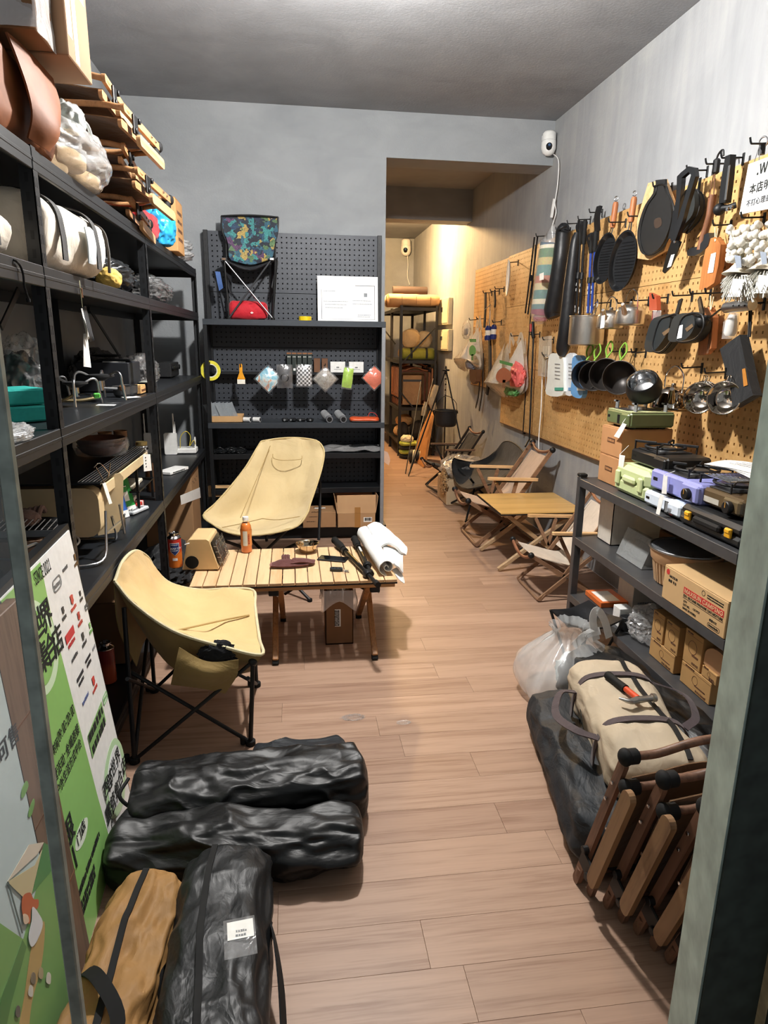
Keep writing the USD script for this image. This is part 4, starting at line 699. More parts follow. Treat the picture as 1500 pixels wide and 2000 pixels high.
# ------------------------------------------------------------ black display unit against the back wall
UX0, UX1, UYF, UYB = -.665, .735, 5.37, 5.70
pegm = plain('#3a3e45', .5, .2, .5, .08, .03, 30.); unitm = plain('#141619', .45, .1, .5, .12)
def pegboard(w, h, p, hs, th=.012, hole_h=None, back=True):
    """A board in the xy plane, z towards the viewer, with real square holes at pitch p; thin plate with the holes' walls."""
    hh = hole_h or hs; nx, ny = int(w / p), int(h / p); mx, my = (w - nx * p) / 2, (h - ny * p) / 2; V, Fc = [], []
    xs = [0.0]; ys = [0.0]
    for i in range(nx): xs += [mx + (i + .5) * p - hs / 2, mx + (i + .5) * p + hs / 2]
    for j in range(ny): ys += [my + (j + .5) * p - hh / 2, my + (j + .5) * p + hh / 2]
    xs, ys = np.array(xs + [w]), np.array(ys + [h]); X, Y = np.meshgrid(xs, ys, indexing='ij'); n, m = X.shape
    V = np.concatenate([np.stack([X, Y, np.full_like(X, th)], -1).reshape(-1, 3), np.stack([X, Y, np.zeros_like(X)], -1).reshape(-1, 3)]); o = n * m
    I, J = np.meshgrid(np.arange(n - 1), np.arange(m - 1), indexing='ij'); hole = (I % 2 == 1) & (J % 2 == 1); a = (I * m + J); b = a + m; c = b + 1; e = a + 1
    s = ~hole; Fc = [np.stack([a[s], b[s], c[s]], 1), np.stack([a[s], c[s], e[s]], 1)]
    for p0, p1 in ((a, b), (b, c), (c, e), (e, a)):
        q, r = p0[hole], p1[hole]; Fc += [np.stack([q, r, r + o], 1), np.stack([q, r + o, q + o], 1)]
    ring = [i * m for i in range(n)] + [(n - 1) * m + j for j in range(1, m)] + [i * m + m - 1 for i in range(n - 2, -1, -1)] + list(range(m - 2, 0, -1))
    Fc.append(np.array([x for u, v in zip(ring, ring[1:] + ring[:1]) for x in ((u, u + o, v + o), (u, v + o, v))]))
    return TM(V, np.concatenate(Fc))
t = T('display_unit', 'black metal shop display unit with perforated back against the back wall', 'shelving', (UX0, UYF, 0))
for x in (UX0, UX1 - .035):
    t.addw('upright', bx(x, x + .035, UYB - .03, UYB + .035, 0, 2.43, .002), unitm, False)
H = cat(*[bx(x + .012, x + .02, UYB - .0306, UYB - .03, z, z + .02) for x in (UX0, UX1 - .035) for z in np.arange(.1, 2.4, .05)]); t.addw('upright_slot', H, K['black'], False, kind='stuff')
for x in (UX0, UX1 - .03):
    t.addw('front_post', bx(x, x + .03, UYF, UYF + .03, 0, 1.755, .002), plain('#8f9296', .4, .3) if x > 0 else unitm, False)
    t.addw('side_panel', bx(x + .005, x + .02, UYF + .03, UYB, .06, 1.72), unitm, False)
zs = [(1.975, 2.43), (1.55, 1.975), (1.12, 1.55), (.70, 1.12), (.28, .70)]
for z0, z1 in zs: t.addw('back_panel', mv(pegboard(UX1 - UX0 - .07, z1 - z0 - .004, .0385, .0098, .01), MX((UX0 + .035, UYB - .005, z0), (1, 0, 0), (0, 0, 1))), pegm, False)
t.addw('backing', bx(UX0 + .03, UX1 - .03, UYB + .03, UYB + .04, .1, 2.42), K['black'], False)  # dark sheet added behind the holes, standing for the shade inside
US1, US2, US3, UL = 1.755, .968, .715, 1.355
for z, y0 in ((US1, UYF), (US2, UYF), (US3, UYF + .03), (.42, UYF + .06)):
    t.addw('shelf', cat(bx(UX0, UX1, y0, UYB - .01, z - .03, z, .002), bx(UX0, UX1, y0 - .004, y0 + .01, z - .042, z + .002, .002)), plain('#3c4147', .4, .3) if z > .9 else unitm, False)
t.addw('ledge', cat(bx(UX0 + .03, UX1 - .03, UYB - .13, UYB - .01, UL - .02, UL, .002)), unitm, False)
t.addw('plinth', bx(UX0, UX1, UYF + .03, UYB, .0, .10, .003), unitm, False); t.addw('base_deck', bx(UX0, UX1 + .02, UYF - .03, UYB, .10, .115, .002), unitm, False)

# things on the top shelf
t = T('camp_chair', 'folding camp chair with a dark tropical leaf print back, standing on the display unit', 'chair', (-.36, 5.52, US1))
Pz = lambda px, py, Y: A(px, py, Y=Y)
YK = 5.60; YV = 5.44
def leaf_mat():
    n = {'t': ('texture_coordinate', {}), 'd': ('noise_texture', {'scale': 24., 'detail': 2.}), 'e': ('vector_math', {'math_type': 'multiply_add', 'vector2': (.10, .10, .10)}), 'v': ('voronoi_texture', {'scale': 26., 'randomness': 1.}), 'w': ('wave_texture', {'scale': 30., 'distortion': 14., 'detail': 2., 'detail_scale': 2.}), 's': ('separate_color', {}),
         'r': ('rgb_ramp', {'interpolate': False, 'ramp': [(0, C('#1c2434')), (.3, C('#2f5f73')), (.45, C('#3d8a8a')), (.58, C('#23304a')), (.68, C('#b39a55')), (.78, C('#5a7a52')), (.88, C('#5b3a5f')), (.94, C('#1f3d5c'))]}),
         'k': ('rgb_ramp', {'ramp': [(.35, (.35, .35, .35)), (.6, (1, 1, 1))]}), 'm': ('mix', {'mix_type': 'multiply', 'fac': .8}), 'b': ('principled_bsdf', {'roughness': .7})}
    return usdkit.material(stage, '/World/Looks/leaf_print', n, [('t.object', 'd.vector'), ('d.color', 'e.vector1'), ('t.object', 'e.vector3'), ('e.vector', 'v.vector'), ('e.vector', 'w.vector'), ('v.color', 's.color'), ('s.r', 'r.fac'), ('w.fac', 'k.fac'), ('r.color', 'm.color1'), ('k.color', 'm.color2'), ('m.color', 'b.base_color')], surface='b.BSDF')
rows = [[(433, 424), (487, 422), (541, 426)], [(436, 450), (487, 450), (543, 450)], [(445, 475), (487, 478), (537, 475)], [(447, 500), (490, 503), (533, 500)], [(452, 509), (492, 517), (530, 505)]]
t.addw('backrest', cloth([[Pz(x, y, 5.60 - .016 * i - (.0 if j != 1 else -.02)) for j, (x, y) in enumerate(r)] for i, r in enumerate(rows)], 6, .006), leaf_mat(), 40)
t.addw('binding', tube([Pz(x, y, 5.598 - .001 * i) for i, (x, y) in enumerate(((447, 503), (444, 478), (434, 452), (433, 426), (437, 422), (487, 420.5), (538, 424), (543, 428), (542, 452), (536, 478), (533, 500)))], .007, 8, smooth=3), K['black'], 40)
seat = [[Pz(430, 505, YV), Pz(487, 527, YV + .01), Pz(540, 505, YV)], [(Pz(432, 505, YV) + (0, .1, .0)), (Pz(487, 520, YV) + (0, .1, -.02)), (Pz(540, 505, YV) + (0, .1, 0))], [Pz(448, 508, 5.60), Pz(487, 520, 5.60), Pz(532, 506, 5.60)]]
t.addw('seat', cloth(seat, 5, .005), fabric('#15171d'), 40)
t.addw('side_panel', cloth([[Pz(430, 506, YV), Pz(445, 540, YV + .02)], [Pz(430, 506, YV) + (0, .13, 0), Pz(445, 560, YV + .1)], [Pz(452, 508, 5.6), Pz(452, 580, 5.60)]], 4, .004), fabric('#15171d'), 40)
t.addw('side_panel', cloth([[Pz(541, 506, YV), Pz(530, 560, YV + .02)], [Pz(543, 514, 5.52), Pz(534, 570, 5.55)], [Pz(530, 508, 5.6), Pz(528, 590, 5.62)]], 4, .004), fabric('#15171d'), 40)
zb = US1 + .012
f = lambda px: np.array([A(px, 618, Y=YV)[0], YV, zb]); fk = lambda px: np.array([A(px, 612, Y=YK)[0], YK, zb])
for a, b, nm in ((Pz(437, 507, YV), f(533), 'front'), (Pz(530, 507, YV), f(447), 'front')):
    t.addw('leg', tube([a, b], .0065, 8), K['alu'] if a[0] < b[0] else K['dgrey'], 40)
for px, tp in ((447, 436), (533, 541)):
    t.addw('post', tube([fk(px), Pz(tp + (3 if px < 490 else -3), 432, 5.605)], .008, 8), K['black'], 40)
    t.addw('post', tube([f(px) + (0, .0, .0), Pz(px - (9 if px < 490 else -5), 507, YV)], .007, 8), K['black'], 40)
    t.addw('foot', cat(cyl(f(px) - (0, 0, .011), .016, .018, 12), cyl(fk(px) - (0, 0, .011), .014, .016, 12)), K['rubber'])
    t.addw('corner_bracket', box(*Pz(437 if px < 490 else 531, 506, YV - .008), .035, .02, .022, .004), K['chrome' if px < 490 else 'alu'], 30)
t.addw('leg', tube([Pz(437, 505, YV), fk(447)], .006, 8), K['black'], 40); t.addw('leg', tube([Pz(541, 505, YV), fk(533)], .006, 8), K['black'], 40)
t.addw('pouch', cloth([[Pz(420, 530, 5.46), Pz(430, 531, 5.46)], [Pz(424, 550, 5.45), Pz(434, 552, 5.45)], [Pz(428, 568, 5.46), Pz(436, 562, 5.46)]], 4, .006), plain('#3a5a92', .7), 40)
t = T('red_pouch', 'red zipped pouch with a small emblem under the leaf print chair', 'bag', (-.33, 5.53, US1)); t.add('body', mv(bag(.31, .13, .14, 36, 30, 2.4, .16, .008, 12, 12), MX((0, 0, .001))), fabric('#c0222f', .7), 40)
t.add('emblem', mv(prism([(-.013, 0), (0, .009), (.013, 0), (0, -.009)], .002), MX((.03, -.068, .055), (1, 0, 0), (0, 0, 1))), plain('#e0c9c4', .6), False); t.add('zip', strip([(-.13, -.045, .115), (0, -.05, .122), (.13, -.045, .115)], .006, .003, (0, -.6, .8)), K['black'], 30)
q = A(596, 618, Y=5.45)
t = T('tape_roll', 'yellow roll of tape lying on the display unit beside the camp chair', 'tape', (q[0], 5.45, US1)); t.add('tape', lathe([(.028, 0), (.049, 0), (.05, .002), (.05, .032), (.049, .034), (.028, .034), (.027, .03), (.027, .003), (.028, 0)], 32), plain('#e0c21f', .3)); 
a, b = A(621, 622, Y=5.52), A(741, 540, Y=5.60)
t = T('notice_board', 'white notice board with a thin grey frame line on the display unit', 'sign', (a[0], 5.54, US1))
wN, hN = A(740, 580, Y=5.56)[0] - A(622, 580, Y=5.56)[0], A(680, 539, Y=5.58)[2] - US1
tl = RX(-7); t.add('board', mv(box(wN / 2, 0, hN / 2, wN, .008, hN, .001), tl), K['white'], False)
fr = [bx(.03, wN - .025, -.0048, -.0042, hN * .055, hN * .06), bx(.62 * wN, wN - .025, -.0048, -.0042, hN * .79, hN * .805), bx(.03, .034, -.0048, -.0042, hN * .055, hN * .70), bx(wN - .029, wN - .025, -.0048, -.0042, hN * .055, hN * .80)]
t.add('frame_line', mv(cat(*fr), tl), K['grey'], False)
ln = [mv(squiggle(wN * w_, .006, seed=i), MX((wN * x_, -.0045, hN * z_), (1, 0, 0), (0, 0, 1))) for i, (x_, z_, w_) in enumerate(((.10, .44, .40), (.58, .46, .30), (.12, .37, .36), (.58, .39, .32), (.12, .30, .3), (.66, .15, .22), (.66, .11, .2), (.10, .66, .2)))]
t.add('lettering', mv(cat(*ln), tl), plain('#8d9195', .7), False); t.add('stamp', mv(bx(wN * .765, wN * .82, -.0048, -.0042, hN * .555, hN * .635), tl), plain('#84888c', .7), False)

# boxes on the ledge
bz = lambda px: A(px, 706, Y=5.60)[0]
for i in range(5):
    x0, x1 = bz(560 + i * 10.2), bz(569.2 + i * 10.2); t = T('slim_box', ('leftmost', 'second from the left', 'middle one', 'second from the right', 'rightmost')[i] + ' of five slim black and brown boxes on the unit ledge', 'box', ((x0 + x1) / 2, 5.62, UL), 'slim boxes on the ledge'); w = x1 - x0 - .002
    t.add('body', box(0, 0, .072, w, .05, .143, .001), plain('#1f2a26', .5), False); t.add('top_band', box(0, 0, .150, w, .05, .011), plain('#8a5a34', .5), False)
    t.add('label', cat(box(0, -.0255, .022, .018, .001, .018), mv(squiggle(w * .7, .006, seed=i), MX((-w * .35, -.0255, .12), (1, 0, 0), (0, 0, 1)))), K['paper'], False)
for i, (a, b, l) in enumerate(((613, 625, 'left'), (628.5, 640, 'right'))):
    x0, x1 = bz(a), bz(b); t = T('brown_carton', f'{l} of two small plain brown boxes on the unit ledge', 'box', ((x0 + x1) / 2, 5.62, UL), 'small brown boxes on the ledge'); t.add('body', box(0, 0, .056, x1 - x0, .05, .11, .001), plain('#6b482f', .7), False); t.add('lid', box(0, 0, .1115, x1 - x0 + .001, .051, .004), plain('#5d3d28', .7), False)
for i, (a, b, l) in enumerate(((645, 674, 'left'), (681.5, 710, 'right'))):
    x0, x1 = bz(a), bz(b); t = T('white_carton', f'{l} of two white boxes with a small grey mark on the unit ledge', 'box', ((x0 + x1) / 2, 5.62, UL), 'white boxes on the ledge'); w = x1 - x0; t.add('body', box(0, 0, .044, w, .06, .086, .001), K['white'], False)
    t.add('mark', cat(mv(squiggle(w * .5, .004, seed=i), MX((-w * .25, -.0305, .024), (1, 0, 0), (0, 0, 1))), box(0, -.0305, .042, .022, .001, .010)), K['grey'], False)

# hanging in front of the ledge
def hook(t, x, y, z, L=.09, d=(0, -1, 0), name='hook'):
    d = np.asarray(d, float); s = np.cross(d, (0, 0, 1)); t.addw(name, tube([np.array((x, y, z)) - d * .002, np.array((x, y, z)) + d * L, np.array((x, y, z)) + d * (L + .012) + (0, 0, .006), np.array((x, y, z)) + d * (L + .014) + (0, 0, .02)], .003, 6, smooth=3), K['black'], 40)
YH = 5.43
q = A(411, 724, Y=YH); t = T('tape_roll', 'yellow and clear ring of tape hung on the left side of the display unit', 'tape', tuple(q)); ax = ((0, 0, 0), (.25, -1, .05))
t.add('tape', lathe([(.052, -.012), (.076, -.012), (.077, -.01), (.077, .01), (.076, .012), (.052, .012), (.052, -.012)], 44, ax), plain('#d6cc3e', .25)); t.add('core', lathe([(.045, -.012), (.0525, -.0125), (.0525, .0125), (.045, .012), (.045, -.012)], 44, ax), plain('#cfd0bd', .4)); hook(t, q[0], UYB - .12, q[2] + .05, .16)
q = A(471, 735, Y=YH); t = T('scraper', 'yellow handled brush with white bristles hanging on the display unit', 'brush', tuple(q)); t.add('handle', prism(LineString([(0, .085), (0, .02)]).buffer(.012).union(Polygon([(-.012, .03), (.012, .03), (.032, -.022), (-.032, -.022)])).difference(Point(0, .075).buffer(.005)), .016, (0, .008, 0), (1, 0, 0), (0, 0, 1)), plain('#e39a1d', .4), 30)
t.add('bristles', bx(-.032, .030, -.007, .007, -.060, -.022, .002), plain('#e8e4d6', .8, bump=.3, scale=200.), False); hook(t, q[0], UYB - .12, q[2] + .08, .16)
def packet(label, cat_, px, py, hw, hh, rot, mat, filmed=True, Y=YH, inner=None, seed=0):
    q = A(px, py, Y=Y); t = T('hanging_packet', label, cat_, tuple(q)); M = RY(rot) if rot else np.eye(4)
    P = [[(-hw + 2 * hw * i / 4, -.012 * math.sin(math.pi * i / 4) * math.sin(math.pi * j / 4) * 1.6, -hh + 2 * hh * j / 4) for i in range(5)] for j in range(5)]
    t.add('contents', mv(cloth([[(x * .86, y, z * .86) for x, y, z in r] for r in P], 5, .012, .006, 30, seed), M), mat, 40)
    if filmed: t.add('film', mv(cloth([[(x, y - .010, z) for x, y, z in r] for r in P], 5, .001, .005, 34, seed + 1), M), film(wr=.7, opacity=.05, scale=22.), 40)
    if inner: inner(t, M)
    hook(t, q[0], UYB - .12, q[2] + (hh * (1.41 if rot else 1) - .006), .17); return t
def multi(name, stops, sc=30.):
    return usdkit.material(stage, '/World/Looks/' + name, {'t': ('texture_coordinate', {}), 'n': ('noise_texture', {'scale': sc, 'detail': 3., 'distortion': 1.}), 'r': ('rgb_ramp', {'ramp': stops}), 'b': ('principled_bsdf', {'roughness': .35})}, [('t.object', 'n.vector'), ('n.fac', 'r.fac'), ('r.color', 'b.base_color')], surface='b.BSDF')
packet('blue printed pouch with an orange figure hung cornerwise on the display unit', 'packet', 524, 740, .082, .082, 45, multi('blue_pack', [(.2, C('#3f9ac4')), (.45, C('#8fd0e2')), (.55, C('#d9e6e6')), (.62, C('#d98a54')), (.8, C('#5aa7c9'))], 14.), seed=1)
def loopcord(t, M): t.add('cord_loop', torus((.0, -.02, -.01), .028, .006, (0, 1, 0)), K['black'], 40)
packet('clear packet holding a coiled black cord on the display unit', 'packet', 556, 735, .062, .092, 0, plain('#25272e', .5), inner=loopcord, seed=2)
def checks(p):
    return usdkit.material(stage, p, {'t': ('texture_coordinate', {}), 'm': ('mapping', {'scale': (1, 0, 1)}), 'c': ('checker_texture', {'scale': 62., 'color1': C('#e9e9ea'), 'color2': C('#1b1c20')}), 'b': ('principled_bsdf', {'roughness': .7})}, [('t.object', 'm.vector'), ('m.vector', 'c.vector'), ('c.color', 'b.base_color')], surface='b.BSDF')
packet('packet of black and white chequered cloth on the display unit', 'packet', 594, 734, .064, .088, 0, checks('/World/Looks/checks'), seed=3)
packet('clear pouch of grey and brown trinkets hung cornerwise on the display unit', 'packet', 635, 740, .076, .076, 45, multi('grey_pack', [(.25, C('#5c5a55')), (.5, C('#a9a59c')), (.62, C('#7a6a58')), (.75, C('#c9c9c6'))], 24.), seed=4)
packet('narrow lime green packet between two cornerwise pouches on the display unit', 'packet', 679, 738, .043, .09, 8, plain('#a4cf2e', .5), seed=5)
packet('orange packet in clear film at the right end of the display unit', 'packet', 731, 738, .076, .076, 45, plain('#e0673c', .55, var=.12), seed=6)

# second shelf
q0, q1 = A(407, 815, Y=5.45)[0], A(475, 815, Y=5.45)[0]
t = T('pouch_tray', 'open cardboard tray of clear pouches at the left of the display unit', 'tray', ((q0 + q1) / 2, 5.48, US2)); w = q1 - q0
t.add('tray', cat(bx(-w / 2, w / 2, -.06, -.056, 0, .05), bx(-w / 2, w / 2, .056, .06, 0, .06), bx(-w / 2, -w / 2 + .004, -.06, .06, 0, .055), bx(w / 2 - .004, w / 2, -.06, .06, 0, .05), bx(-w / 2, w / 2, -.06, .06, 0, .004)), card('#c59d6e'), False)
for i in range(6): t.add('pouch', mv(cloth([[(-.035 + .035 * a, .004 * math.sin(a + b), .075 * b - .0) for a in range(3)] for b in range(3)], 4, .010, .003, 30, i), RY(-20) @ MX((-w / 2 + .05 + i * (w - .11) / 5.2, -.03 + .012 * (i % 3), .006))), film(wr=.8, opacity=.5, milk='#aeb6bc'), 40)
for i, (px, c, l) in enumerate(((482, '#e4e4e2', 'left'), (501, '#e4e4e2', 'right'))):
    q = A(px, 814, Y=5.44); t = T('white_clip', f'{l} of two small white headlamps on the second shelf of the unit', 'lamp', (q[0], 5.44, US2), 'small white headlamps'); t.add('body', mv(lathe([(0, -.03), (.016, -.03), (.019, -.026), (.019, .02), (.021, .024), (.021, .03), (0, .031)], 20, ((0, 0, .021), (.9, -.3, 0))), np.eye(4)), plain(c, .4)); t.add('lens', cyl((.028, -.009, .021), .014, .003, 16, .001, (.9, -.3, 0)), K['black'])
for i, (px, r, l) in enumerate(((557, 10, 'first'), (572, -20, 'second'), (588, 5, 'third'), (605, 30, 'fourth'))):
    q = A(px, 815, Y=5.45); t = T('black_gadget', f'{l} from the left of four small black gadgets on the second shelf', 'gadget', RZ(r, (q[0], 5.46, US2)), 'small black gadgets on the second shelf'); t.add('body', box(0, 0, .015, .055 + .02 * (i == 2), .045, .028 - .006 * (i == 2), .009), K['black'], 30); t.add('lens', cyl((-.01, -.0225, .016), .009, .003, 14, .001, (0, -1, 0)), K['grey'])
gs = fabric('#8d8f91', .9)
for i, (px, l) in enumerate(((641, 'left'), (668, 'right'))):
    q = A(px, 822, Y=5.42); t = T('grey_sleeve', f'{l} of two rolled grey sleeves on the second shelf of the unit', 'sleeve', (q[0], 5.44, US2), 'rolled grey sleeves'); t.add('sleeve', mv(tube([(-.03, .10, .062), (-.012, .05, .042), (.0, .0, .034), (.006, -.04, .030)], [.030, .033, .032, .026], 16, smooth=4), np.eye(4)), gs, 40); t.add('cuff', tube([(.005, -.03, .030), (.009, -.062, .027)], .028, 16), plain('#6a6c70', .7), 40); t.add('opening', cyl((.0085, -.0615, .027), .019, .003, 16, .001, (.1, -1, -.08)), K['black'])
q = A(712, 820, Y=5.43); t = T('orange_pouch', 'flat orange zip pouch with a cord at the right of the second shelf', 'bag', (q[0], 5.45, US2)); t.add('body', mv(bag(.25, .15, .04, 30, 24, 2.6, .16, .004, 14, 15), RZ(-4)), plain('#d2552b', .4, bump=.2), 40); t.add('cord', tube([(.03, .0, .04), (.05, .03, .07), (.09, .04, .065), (.11, .01, .042)], .0025, 6, smooth=5), K['redink'], 40); t.add('trim', tube([(-.11, -.078, .012), (0, -.082, .010), (.11, -.078, .012)], .004, 6), K['black'], 40)
# third shelf
for i, (px, s, sd, l) in enumerate(((430, (.055, .06, .02), 61, 'leftmost'), (452, (.05, .05, .026), 62, 'second from the left'), (470, (.045, .05, .022), 63, 'third from the left'))):
    q = A(px, 884, Y=5.46); t = T('black_article', f'{l} of three small black articles on the third shelf', 'gadget', (q[0], 5.47, US3), 'small black articles on the third shelf'); t.add('body', blob((0, 0, .001), s, .3, 3, sd, 3), blackpoly, 40); t.add('strap', tube([(-.03, -.02, .03), (0, -.03, .05), (.035, -.02, .03)], .004, 6, smooth=4), K['black'], 40)
t = T('film_sheet', 'long sheets of clear film piled on the right of the third shelf', 'film', (.45, 5.50, US3)); q0, q1 = A(632, 884, Y=5.45)[0] - .45, A(748, 880, Y=5.45)[0] - .45
t.add('film', cloth([[(q0 + (q1 - q0) * i / 6, -.11 + .055 * j, .012 + .018 * math.sin(i * 1.9 + j) ** 2 + .03 * (j % 2)) for i in range(7)] for j in range(5)], 4, .001, .012, 14, 5), film(wr=1., opacity=.14, scale=16.), 40); t.add('contents', blob((.12, .03, .001), (.16, .08, .03), .25, 3, 66), blackpoly, 40)
t.add('loose_end', cloth([[(q1 - .02, -.11, .03), (q1 + .03, -.12, .01)], [(q1 - .01, -.12, -.02), (q1 + .05, -.13, -.05)], [(q1 + .0, -.12, -.07), (q1 + .04, -.12, -.10)]], 5, .001, .01, 20, 9), film(wr=1., opacity=.15), 40)
# base
a, b = A(410, 1010, Y=5.44), A(455, 965, Y=5.44)
t = T('wood_frame_box', 'small pale wooden frame with a dark green panel, behind the high-backed chair', 'frame', (a[0], 5.44, .43)); w, h = .20, b[2] - .43 - .0
t.add('frame', cat(bx(0, w, 0, .03, 0, .02), bx(0, w, 0, .03, h - .02, h), bx(0, .02, 0, .03, 0, h), bx(w - .02, w, 0, .03, 0, h)), K['beech'], False); t.add('panel', bx(.018, w - .018, .012, .02, .018, h - .018), plain('#1d3a30', .5), False)
a, b = A(592, 1042, Y=5.30), A(656, 990, Y=5.30); zt = .116
t = carton('cardboard_box', 'lower dented cardboard box beside the high-backed chair at the foot of the display unit', a[0], b[0], 5.30, 5.52, zt, A(620, 1000, Y=5.30)[2] - zt, card('#a47e5a'), tp=None); t.addw('label', mv(bx(0, .09, 0, .035, 0, .001), MX((a[0] + .10, 5.40, A(620, 1000, Y=5.30)[2] + .0035), (1, 0, 0), (0, 1, 0))), K['paper'], False); t.addw('stain', cat(*[mv(squiggle(.07, .008, seed=30 + i), MX((a[0] + .03 + .02 * i, 5.2993, zt + .05 + .04 * i), (1, 0, 0), (0, 0, 1))) for i in range(4)]), card('#5a4432'), False)
a, b = A(659, 1045, Y=5.28), A(734, 1000, Y=5.28); hb = A(690, 968, Y=5.28)[2] - zt
t = T('cardboard_box', 'open cardboard box with barcode label and brown tape under the display unit', 'box', (a[0], 5.28, zt)); w, dd = b[0] - a[0], .24; kb = card('#b08a64'); hl = (A(690, 1003, Y=5.28)[2] - zt)
t.add('body', cat(bx(0, w, 0, .004, 0, hl), bx(0, w, dd - .004, dd, 0, hl), bx(0, .004, 0, dd, 0, hl), bx(w - .004, w, 0, dd, 0, hl), bx(0, w, 0, dd, 0, .004)), kb, False)
t.add('flap', mv(bx(0, w, -.002, .002, 0, hb - hl), RX(-6) @ MX((0, .002, hl + .001))), card('#c09a72'), False); t.add('flap', mv(bx(0, w, -.002, .002, 0, .12), RX(-12) @ MX((0, dd - .004, hl))), kb, False)
for x, r in ((.0, -8), (w, 8)): t.add('flap', mv(bx(-.002, .002, .01, dd - .01, 0, .14), RY(r) @ MX((x, 0, hl))), card('#c09a72'), False)
t.add('tape', cat(bx(w * .45, w * .60, -.0012, -.0004, .0, hl), mv(bx(w * .45, w * .60, -.003, -.0022, 0, .05), RX(-6) @ MX((0, .002, hl + .001)))), card('#a2733f'), False)
t.add('label', bx(w * .68, w * .90, -.0012, -.0004, hl * .38, hl * .72), K['paper'], False); t.add('barcode', cat(*[bx(w * (.70 + .018 * i), w * (.70 + .018 * i) + .003 * (1 + i % 2), -.0018, -.0013, hl * .46, hl * .68) for i in range(10)]), K['ink'], False)
t.add('contents', blob((w * .3, dd * .5, hl - .06), (w * .25, dd * .3, .09), .2, 3, 71, 3), plain('#c65a6a', .6), 40)
# ------------------------------------------------------------ slatted table and what lies on it
TZ, TX0, TX1, TY0, TY1 = .44, -.52, .506, 3.14, 3.72
slatm = wood('#d9b68c', '#c9a072', 'y', .5, 14., 14., .4, .05); oakleg = wood('#a8784a', '#7d5534', 'z')
t = T('slatted_table', 'low folding camping table with a top of pale wooden slats and crossed oak legs', 'table', (0, 3.43, 0))
n = 16; sw = (TX1 - TX0) / n
for i in range(n): t.addw('slat', bx(TX0 + i * sw + .0022, TX0 + (i + 1) * sw - .0022, TY0, TY1, TZ - .016, TZ, .002), slatm, False)
for y in (TY0 + .03, TY1 - .03): t.addw('rail', bx(TX0 + .01, TX1 - .01, y - .015, y + .015, TZ - .046, TZ - .017, .002), K['oak'], False)
[t.addw('edge_strap', bx(TX0, TX1, y, y + .007, TZ - .024, TZ - .0165), K['black'], False) for y in (TY0 + .003, TY1 - .010)]
for x in (-.115, .395):
    for k, (ya, yb, xo) in enumerate(((TY0 + .0, TY1 - .04, 0), (TY1 - .02, TY0 + .04, .032 if x < 0 else -.032))):
        lg = t.addw('leg', bar((x + xo, ya, .022), (x + xo, yb, TZ - .04), .030, .030, (1, 0, 0), .004), oakleg, False); t.addw('foot_cap', bar((x + xo, ya, .001), (x + xo, ya + (yb - ya) * .03, .026), .033, .033, (1, 0, 0), .003), K['rubber'], False, to=lg)
        t.addw('brace', bar((x + xo + .018, ya + (yb - ya) * .72, TZ * .70), (x - .12 if x > 0 else x + .14, yb + (.03 if k else -.03), TZ - .03), .014, .003, (0, 1, 0)), K['black'], False)
    t.addw('hinge', cat(box(x, TY0 + .035, TZ - .06, .05, .035, .03, .004), box(x, TY1 - .035, TZ - .06, .05, .035, .03, .004)), K['black'], 20)
    t.addw('bolt', cyl((x + .016, TY0 + .03, TZ - .075), .007, .008, 12, .001, (1, -.6, 0)), K['chrome'], 30)
def on(px, py, z=TZ, d=.0008): q = A(px, py, Z=z); return (q[0], q[1], z + d)
q = on(337, 1106) + np.array((.018, 0, -.0004)); gas_can('gas_can', 'red and orange gas can with a shield label on the slatted table', RZ(8, q), '#c2352b', '#e07a2c', 'MAX CRV', None, 1.0)
t = T('heater', 'cream trapezoid gas heater with a wire guard on the slatted table', 'heater', MX((-.48, 3.47, TZ + .001)))
# local: seen side is the -y face
cr2 = plain('#d6b684', .42, 0, .5, .03)
side_ = Polygon([(-.092, .012), (.085, .012), (.042, .158), (.032, .165), (-.050, .165), (-.060, .158)]).buffer(.004, quad_segs=3)
rot = RZ(-4)
t.add('body', mv(prism(side_, .22, (0, .11, 0), (1, 0, 0), (0, 0, 1)), rot), cr2, 30)
t.add('speaker_hole', mv(prism(Point(-.045, .048).buffer(.034, quad_segs=12), .002, (0, -.1105, 0), (1, 0, 0), (0, 0, 1)), rot), K['black'], 30)
t.add('gas_lever', mv(tube([(-.075, -.115, .145), (-.052, -.115, .152)], .003, 6), rot), K['white'])
t.add('front_panel', mv(prism([(-.095, 0), (.095, 0), (.095, .135), (-.095, .135)], .004, (.0915, 0, .022), (0, 1, 0), (-.283, 0, .959)), rot), plain('#1d1c1c', .3, .4), False)
gd = []; gx = lambda u, v: np.array((.112 - .283 * v, u, .022 + .959 * v))
for i in range(8): u = -.09 + .026 * i; gd.append(tube([gx(u, .0), gx(u, .13)], .0018, 6))
for v in (.02, .05, .08, .11): gd.append(tube([gx(-.095, v) - (.015, 0, 0), gx(-.095, v), gx(.095, v), gx(.095, v) - (.015, 0, 0)], .0018, 6))
t.add('wire_guard', mv(cat(*gd), rot), K['chrome']); t.add('burner', mv(cyl(gx(.0, .07) - (.022, 0, 0), .045, .008, 24, .002, (.959, 0, .283)), rot), K['alu'])
t.add('foot', mv(cat(*[box(sx * .07, sy * .09, .006, .02, .02, .012, .002) for sx in (-1, 1) for sy in (-1, 1)]), rot), K['rubber'])
q = on(482, 1078)
t = T('juice_bottle', 'plastic bottle of orange drink with a white cap on the slatted table', 'bottle', q)
bp = [(0, 0), (.026, 0), (.031, .006), (.0315, .022), (.030, .026), (.0315, .030), (.0312, .06), (.0295, .085), (.0312, .11), (.0318, .135), (.029, .155), (.020, .172), (.0135, .180), (.0135, .190)]
